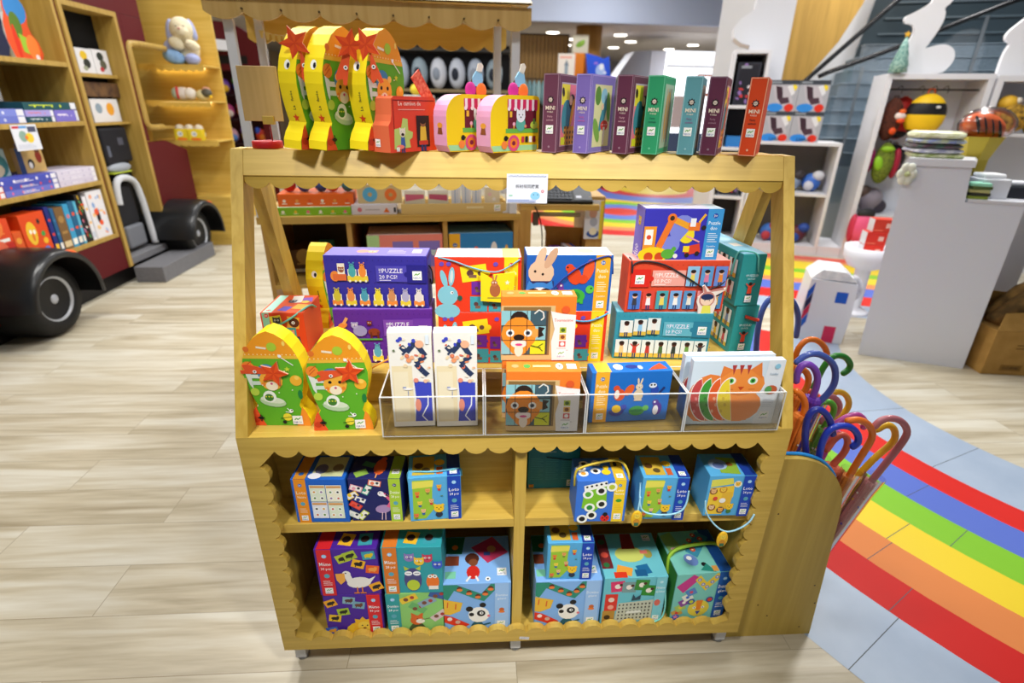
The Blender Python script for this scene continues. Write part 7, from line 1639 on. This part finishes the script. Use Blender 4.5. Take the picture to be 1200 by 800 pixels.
LAMPS = [(-.7, .15, 3.4, 20, .3), (.75, .25, 3.4, 18, .3), (-1.9, 1.7, 3.5, 54, .5), (2.6, 1.9, 3.5, 50, .5), (-.9, 2.6, 3.5, 48, .5), (.9, 3.0, 3.5, 40, .5), (3.2, 2.9, 3.5, 30, .5), (-2.2, 4.8, 3.4, 32, .5), (1.0, 5.8, 3.5, 50, .6), (3.5, 4.99, 3.5, 34, .5), (4.62, 4.56, 3.5, 34, .5), (4.0, 6.2, 3.9, 40, .5), (-2.5, 8.5, 3.4, 40, .5), (2.0, 8.6, 3.6, 40, .5), (-4.6, 7.6, 4.2, 60, .5), (-1.5, 7.8, 4.2, 50, .5), (-.5, 12.5, 2.7, 60, .8), (2.2, 12.0, 2.7, 70, .8), (5, 12.5, 2.7, 60, .8)]
SPOTS = [((-.85, -1.3, 3.05), (-.08, .1, .8), 275, 33, .95), ((.9, -1.3, 3.05), (.12, .1, .8), 285, 33, .95)]
# ------------------------------------------------------------------ floor with its rainbow inlay
g = G(); g.add([(-7, -3.2, 0), (12, -3.2, 0), (12, 19, 0), (-7, 19, 0)], [[0, 1, 2, 3]], FLOORM); struct(g, 'floor')
GREYT = mottled('pale_blue_grey_tile', '#a3b4cb', '#adbdd2', 6, .4)
RB = [GREYT, flat('#d81c10', .55), flat('#5a72cc', .5), flat('#84c42e', .4), flat('#eed02e', .4), flat('#de8444', .55), flat('#cc1208', .55), GREYT]
g = G(); C0 = (3.4, 1.4); radii = [1.345, 1.691, 1.834, 1.994, 2.142, 2.298, 2.454, 2.610, 2.903]
def ring(g, c, r0, r1, a0, a1, m, z, n=40):
    vs = []
    for i in range(n + 1):
        a = R(a0 + (a1 - a0) * i / n)
        vs += [(c[0] + r0 * math.cos(a), c[1] + r0 * math.sin(a), z), (c[0] + r1 * math.cos(a), c[1] + r1 * math.sin(a), z)]
    g.add(vs, [[2 * i, 2 * i + 1, 2 * i + 3, 2 * i + 2] for i in range(n)], m)
for m, r0, r1 in zip(RB, radii[:-1], radii[1:]): ring(g, C0, r0, r1, 150, 285, m, .0006)
JN = flat('#5a5f66', .7)
def joint(a, b, z=.0009, w=.0018):
    a = Vector((*a, z)); b = Vector((*b, z)); t = (b - a).normalized(); n_ = Vector((-t.y, t.x, 0)) * w
    g.add([a - n_, b - n_, b + n_, a + n_], [[0, 1, 2, 3]], JN)
for q, r0, r1 in ((210.3, 2.61, 2.903), (209.7, 2.454, 2.61), (206.5, 2.298, 2.454), (206, 2.142, 2.298), (209.4, 1.994, 2.142), (203.5, 1.834, 1.994), (201.4, 1.345, 1.691), (222, 2.61, 2.903), (221, 2.142, 2.61), (218, 1.691, 2.142), (186, 1.345, 1.691), (193, 1.994, 2.61)):
    joint((C0[0] + r0 * math.cos(R(q)), C0[1] + r0 * math.sin(R(q))), (C0[0] + r1 * math.cos(R(q)), C0[1] + r1 * math.sin(R(q))), w=.0012)
struct(g, 'floor', 'rainbow inlay in the floor beside the stand')
g = G()
for n0, n1, m in ((-.06, -.2, '#e0503a'), (-.2, -.3, '#e8905a'), (-.3, -.6, '#eed02e'), (-.6, -.75, '#84c42e'), (-.75, -.95, '#eed02e'), (-.95, -1.1, '#e8905a'), (-1.1, -1.35, '#5a72cc'), (-1.35, -1.6, '#d8281e'), (-1.6, -1.9, GREYT)):
    g.add([nl(-.75, n0, .0006), nl(1.9, n0, .0006), nl(1.9, n1, .0006), nl(-.75, n1, .0006)], [[0, 1, 2, 3]], flat(m, .4) if isinstance(m, str) else m)
c1 = (1.95, 6.75); rr_ = [.0, .3, .62, .86, 1.12, 1.3, 1.65, 2.0]
for m, r0, r1 in zip(('#d8402e', '#6a80d0', '#84c42e', '#eed02e', '#e8905a', '#d8281e', GREYT), rr_[:-1], rr_[1:]):
    if r1 > 1.2: continue
    ring(g, c1, r0, r1, 0, 360, flat(m, .4) if isinstance(m, str) else m, .0006, 48)
ring(g, c1, 1.12, 1.32, 0, 360, flat('#e8905a', .4), .0006, 48); ring(g, c1, 1.32, 1.6, 60, 300, flat('#d8281e', .4), .0006, 48)
ring(g, (3.1, 9.0), .0, .62, 0, 360, flat('#eed02e', .4), .0008, 40); ring(g, (3.1, 9.0), .62, .95, 0, 360, flat('#d8281e', .4), .0008, 40); ring(g, (3.1, 9.0), .95, 1.5, 0, 360, flat('#6a80d0', .4), .0008, 40)
struct(g, 'floor', 'rainbow pattern in the floor behind the stand')

# ------------------------------------------------------------------ shell of the shop
WALLW = flat('#c9c6c6', .7); CEILM = flat('#b9b2ae', .8); BLUEW = flat("#bcc8e2", .7)
g = G(); g.box(-8, 12, 18.5, 18.7, 0, 5.5, flat('#8d8a8c', .8)); struct(g, 'wall_back')
g = G(); g.box(-6.6, -6.4, -3, 18.5, 0, 5.5, flat('#c9b391', .8)); struct(g, 'wall_left')
g = G(); g.box(-6.4, 12, 10.05, 18.5, 2.8, 2.9, CEILM); struct(g, 'ceiling')
g = G(); g.box(-6.4, 12, 9.9, 10.04, 2.765, 5.5, BLUEW); struct(g, 'trim_1')
g = G(); T = Matrix.Translation((0, 0, 0)); g.prism(arcp(-4.2, 4.4, 1.4, 0, 360, 24)[:-1], .12, flat('#dcdde2', .6), Matrix.Translation((-4.6, 7.9, 2.1)) @ Matrix.Rotation(R(-90), 4, 'X') @ Matrix.Translation((4.2, 0, -4.4))); struct(g, 'trim_2')
g = G(); g.box(-.78, 5.5, 2.45, 2.6, 0, 5.5, flat('#d3d6dd', .6), T=NM); struct(g, 'wall_right')
g = G(); g.prism([(-.50, 0), (-.14, 0), (-.14, 5), (-.50, 5), (-.50, 2.30), (-.62, 2.22), (-.68, 2.14), (-.66, 2.05), (-.58, 2.0), (-.50, 1.98)][::1], .35, flat('#dedfe5', .6), NM @ Matrix.Translation((0, .47, 0))); struct(g, 'column')
g = G(); g.prism([(-.13, 0), (.2, 0), (.24, 1.76), (.45, 2.07), (.60, 2.42), (.72, 2.9), (.8, 4), (-.13, 4)], .12, wood('golden_panel', '#b08a3c', '#9d7a30', 'z', .5, .4), NM @ Matrix.Translation((0, 1.25, 0))); struct(g, 'wall_panel', 'golden wood panel by the stairs')
# staircase with glass balustrade
sr = thing('staircase', 'dark grey staircase with glass balustrade behind the white cabinets', 'staircase', nl(0, 0), NR)
STEP = mottled('stair_stone', '#68737d', '#77828c', 40, .6)
for k in range(9):
    z = .96 + .145 * k; s0 = .22 + .085 * k
    g = G(); g.box(s0, 3.4, 1.0 + .13 * k, 2.44, z - .145, z - .006, STEP); g.box(s0 - .006, 3.4, .985 + .13 * k, 2.44, z - .006, z, flat('#a3adb6', .5)); g.obj('step', sr)  # treads paler: light on their tops put into the colour
g = G(); g.box(.22, 3.4, 1.0, 2.44, 0, .8148, flat('#aeb6bd', .5)); g.obj('stair_base', sr)
def railing(pts, n_, nm):
    g = G(); g.tube([(s_, n_, z) for s_, z in pts], .024, flat('#17181c', .25, .3), 10); g.obj(nm, sr)
railing([(.1, 1.62), (.2, 1.73), (.52, 2.07), (.83, 2.40), (1.4, 3.0)], .9, 'handrail')
railing([(.28, 1.72), (.36, 1.76), (.92, 1.98), (1.46, 2.22), (1.84, 2.38), (2.8, 2.8)], .96, 'handrail')
g = G(); g.prism([(.08, .3), (3.3, .9), (3.3, 2.95), (1.86, 2.36), (.92, 1.95), (.36, 1.73), (.08, 1.56)], .012, GLASS, Matrix.Translation((0, .94, 0))); g.obj('glass_panel', sr)
for s_, z in ((.66, 1.83), (1.62, 2.27), (2.3, 2.55)):
    g = G(); g.box(s_, s_ + .03, .925, .936, z - .9, z - .02, flat('#8a9298', .3, .8)); g.obj('baluster', sr)
g = G(); g.prism([(.78, 1.4), (3.4, 2.2), (3.4, 4), (1.1, 4)], .05, flat('#35424a', .3), Matrix.Translation((0, 2.2, 0))); 
for i in range(6): g.box(.95 + .03 * i, 3.4, 2.17, 2.198, 1.75 + .16 * i, 1.77 + .16 * i, '#5a666e')
g.obj('upper_flight', sr)

# ------------------------------------------------------------------ things far behind
def far(name, label, cat, x, y, z=0): return thing(name, label, cat, (x, y, z))
DKS = flat('#3a3836', .7)
o = far('plush_shelf', 'dark shelving with rows of pale cushioned seats far behind the rocket boxes', 'shelving', -.4, 10.4)
for z in (.95, 1.6, 2.3):
    g = G(); g.box(-1.7, .92, 0, .5, z, z + .05, flat('#8a7a5a') if z == 1.6 else DKS); g.obj('shelf', o)
g = G(); g.box(-1.7, .92, .5, .55, 0, 2.45, flat('#33343a', .8)); g.obj('back_panel', o)
k = 0
for row, (z, h) in enumerate(((1.651, .28), (1.001, .25))):
    for i in range(7):
        x = -1.95 + i * .36
        q = far('baby_seat', f'pale blue-grey rounded seat {["first", "second", "third", "fourth", "fifth", "sixth", "seventh"][i]} from the left on the {["upper", "lower"][row]} far shelf', 'seat', x, 10.62, z)
        q['group'] = 'pale seats on the far shelving'
        g = G(); g.ell((0, 0, h), (.16, .13, h), ['#c3cbda', '#aab6c8', '#8fa0ac', '#cdd2de'][(i + row) % 4], n=14, k=8); g.obj('shell', q)
        g = G(); g.ell((-.03, -.1, h * .95), (.075, .05, h * .42), ['#1d2434', '#2a3550', '#8a94a4', '#20283a'][(i * 2 + row) % 4], n=12, k=8); g.obj('cushion', q)
o = far('yellow_ball', 'yellow ball at the far left shelf end seen above the red truck box', 'ball', -1.18, 9.3, 1.52); g = G(); g.ell((0, 0, .09), (.10, .10, .09), '#e8cf3a'); g.obj('body', o); 
o = far('white_plinth', 'white plinth carrying the yellow ball far behind', 'plinth', -1.18, 9.3); g = G(); g.box(-.3, .3, -.1, .3, 0, 1.5195, '#d8d4d0', .01); g.obj('body', o)
o = far('slatted_curtain', 'brown slatted wooden screen far behind the white posts', 'screen', 1.1, 10.6)
g = G()
for i in range(14): g.box(-.52 + i * .075, -.455 + i * .075, 0, .03, 1.78, 2.62, '#8a6a3a', .004)
g.obj('slats', o); g = G(); g.box(-.55, .55, .031, .06, 0, 2.65, '#3a2c1c'); g.obj('back', o)
o = far('hanging_garments', 'row of teal garments hanging far behind the white posts', 'garments', .98, 10.4)
g = G()
for i in range(7): g.ell((-.27 + i * .09, 0, 1.62), (.055, .09, .22), ['#7fa0a8', '#8fb0b4', '#6f949c'][i % 3], n=10, k=8)
g.obj('cloth', o); g = G(); g.tube([(-.4, 0, 1.86), (.4, 0, 1.86)], .012, '#2a2a2c', 6); g.tube([(-.38, 0, 0), (-.38, 0, 1.86)], .012, '#2a2a2c', 6); g.tube([(.38, 0, 0), (.38, 0, 1.86)], .012, '#2a2a2c', 6); g.obj('rail', o)
o = far('wood_column', 'round wooden column reaching the far ceiling', 'column', 2.05, 10.75); g = G(); g.lathe([(.25, 0), (.25, 2.795)], wood('column_veneer', '#c08e48', '#a97836', 'z', .5, .3), n=28); g.obj('shaft', o)
def poster(label, x, y, z, w, h, c, art=None, rot=0, name='poster_board'):
    g = G(); g.box(-w / 2, w / 2, 0, .03, 0, h, c, .004)
    if art: art(front(g, w, h))
    q = thing(name, label, 'display board', (x, y, 0), R(rot)); o2 = g.obj('board', q); o2.location.z = z
    g = G(); g.tube([(0, .04, 0), (0, .04, z + h * .6)], .015, '#3a3a3a', 6); g.lathe([(.14, 0), (.14, .02)], '#3a3a3a', (0, .04, 0), 14); g.obj('stand', q)
poster('white display board with a tower drawing above the mini boxes', 1.47, 9.6, 1.82, .30, .42, '#dfd8d0', lambda d: (d.rect(.4, .1, .6, .55, '#8a9aa8'), d.poly([(.36, .55), (.64, .55), (.5, .78)], '#6a7a8a'), d.rect(.1, .82, .8, .9, '#e0a090'), d.rect(.42, .02, .58, .2, '#b8683a'), d.ell(.25, .1, .12, .1, '#7ab0c8'), d.ell(.75, .1, .12, .1, '#7ab0c8')))
poster('pale board with green leaf by the wooden column', 1.80, 10.2, 2.30, .30, .30, '#d8d4c0', lambda d: (d.ell(.5, .5, .3, .16, '#7aa83a', 25), d.ell(.62, .62, .16, .1, '#8fbc4a', 30)))
o = far('orange_stand', 'orange and brown upright display beside the white tower board', 'display stand', 1.74, 9.9); g = G(); g.box(-.09, .10, 0, .2, 0, 2.28, '#d87a1e', .01); g.box(.101, .16, .0, .2, 0, 2.2, '#7a3a1a', .01); g.obj('body', o)
o = far('blue_bag', 'bright blue plastic bag with white print hanging above the mini boxes', 'bag', 2.0, 9.2, 1.82)
g = G(); g.prism([(-.20, 0), (.20, 0), (.14, .36), (.05, .32), (-.06, .36), (-.26, .40)], .05, '#2450d0'); d = D(g, (-.2, 0, 0), (.4, 0, 0), (0, 0, .36)); d.ell(.5, .4, .2, .26, '#9ab4e8'); d.ell(.55, .55, .1, .14, '#dfe6f4'); d.ell(.3, .7, .1, .06, '#8a6ad0'); d.ell(.7, .3, .08, .08, '#c0cef0'); g.obj('bag', o)
g = G(); g.box(-.3, .3, 0, .3, -1.82, -.002, '#4a4a4e', .01); g.obj('base', o)
o = far('kiosk', 'grey counter kiosk with slanted canopy far behind', 'kiosk', 3.2, 11.6)
g = G(); g.prism([(-.6, 1.6), (.35, 1.6), (.35, 2.5), (.0, 2.48)], .8, flat('#8a8c94', .5)); g.obj('canopy', o); g = G(); g.box(.36, .9, 0, .8, 0, 2.5, flat('#b8b8c0', .5)); g.box(-.6, .36, .1, .8, 0, 1.58, '#6a6a70'); g.obj('body', o)
o = far('lit_shopfront', 'bright white lit shopfront panel with red lettering far behind', 'shopfront', 4.35, 11.0)
g = G(); g.box(-.62, 1.3, 0, .1, 0, 2.45, BRIGHT); g.obj('panel', o); g = G()
d = D(g, (-.62, 0, .4), (1.92, 0, 0), (0, 0, 2.05)); d.rect(.0, .86, 1, .875, '#c8ccd8')
for x in (.35, .5, .62): d.rect(x, .35, x + .02, .8, '#e8a08a')
d.rect(.3, .6, .75, .63, '#e88a6a'); d.rect(.36, .78, .62, .8, '#e88a6a'); d.rect(.12, .3, .3, .6, '#f0ddd8'); d.rect(.7, .2, .85, .5, '#c8b088'); d.rect(.1, .05, .5, .25, '#5a6a8a'); g.obj('lettering', o)
# recessed lights of the far ceiling
LP = LIGHTS
for i, (x, y) in enumerate(LP):
    o = thing('ceiling_light', 'round recessed downlight in the far ceiling', 'ceiling light', (x, y, 2.795), 0, 'recessed downlights in the far ceiling')
    g = G(); g.lathe([(.15, -.012), (.15, .0045), (.13, .0045)], '#e4e2de', n=20); g.obj('trim_ring', o)
    g = G(); g.lathe([(.13, -.016), (.13, -.0125)], LAMP, n=20); g.obj('diffuser', o)

# ------------------------------------------------------------------ light
w = bpy.data.worlds.new('shop_world'); sc.world = w; w.use_nodes = True
bgd = w.node_tree.nodes['Background']; bgd.inputs[0].default_value = (.88, .94, 1.0, 1); bgd.inputs[1].default_value = WORLD
def lamp(x, y, z, e, size, col=(1, .98, .945)):
    l = bpy.data.lights.new('overhead_fill_lamp', 'AREA'); l.shape = 'DISK'; l.size = size; l.energy = e; l.color = col  # overhead lights, some added to brighten bulkhead, stairs and far ceiling
    o = bpy.data.objects.new('overhead_fill_lamp', l); COL.objects.link(o); o.location = (x, y, z); return o
for a in LAMPS: lamp(*a)
def spot(loc, aim, e, ang, blend, size=.18, col=(1, .98, .945)):
    l = bpy.data.lights.new('added_stand_spot', 'SPOT'); l.energy = e; l.spot_size = R(ang); l.spot_blend = blend; l.shadow_soft_size = size; l.color = col  # spots added to brighten the front faces of the stand
    o = bpy.data.objects.new('added_stand_spot', l); COL.objects.link(o); o.location = loc
    o.rotation_euler = (Vector(aim) - Vector(loc)).to_track_quat('-Z', 'Y').to_euler(); return o
for a in SPOTS: spot(*a)

# ------------------------------------------------------------------ camera
cam = bpy.data.cameras.new('camera'); co = bpy.data.objects.new('camera', cam); COL.objects.link(co); sc.camera = co
cam.sensor_width = 36; cam.lens = 621.7 * 36 / 1200; cam.clip_start = .02
pi_, ya, ro = .4172, .0642, .0186
fw = Vector((math.sin(ya) * math.cos(pi_), math.cos(ya) * math.cos(pi_), -math.sin(pi_)))
r0 = Vector((math.cos(ya), -math.sin(ya), 0)); u0 = Vector((math.sin(ya) * math.sin(pi_), math.cos(ya) * math.sin(pi_), math.cos(pi_)))
rt = r0 * math.cos(ro) + u0 * math.sin(ro); up = u0 * math.cos(ro) - r0 * math.sin(ro)
co.matrix_world = Matrix(((rt.x, up.x, -fw.x, -.0886), (rt.y, up.y, -fw.y, -.9588), (rt.z, up.z, -fw.z, 1.373), (0, 0, 0, 1)))
cam.dof.use_dof = True; cam.dof.focus_distance = 1.22; cam.dof.aperture_fstop = 2.5
sc.view_settings.view_transform = 'Standard'; sc.view_settings.look = 'None'; sc.view_settings.gamma = 1; sc.view_settings.use_curve_mapping = False
sc.view_settings.exposure = EXPO
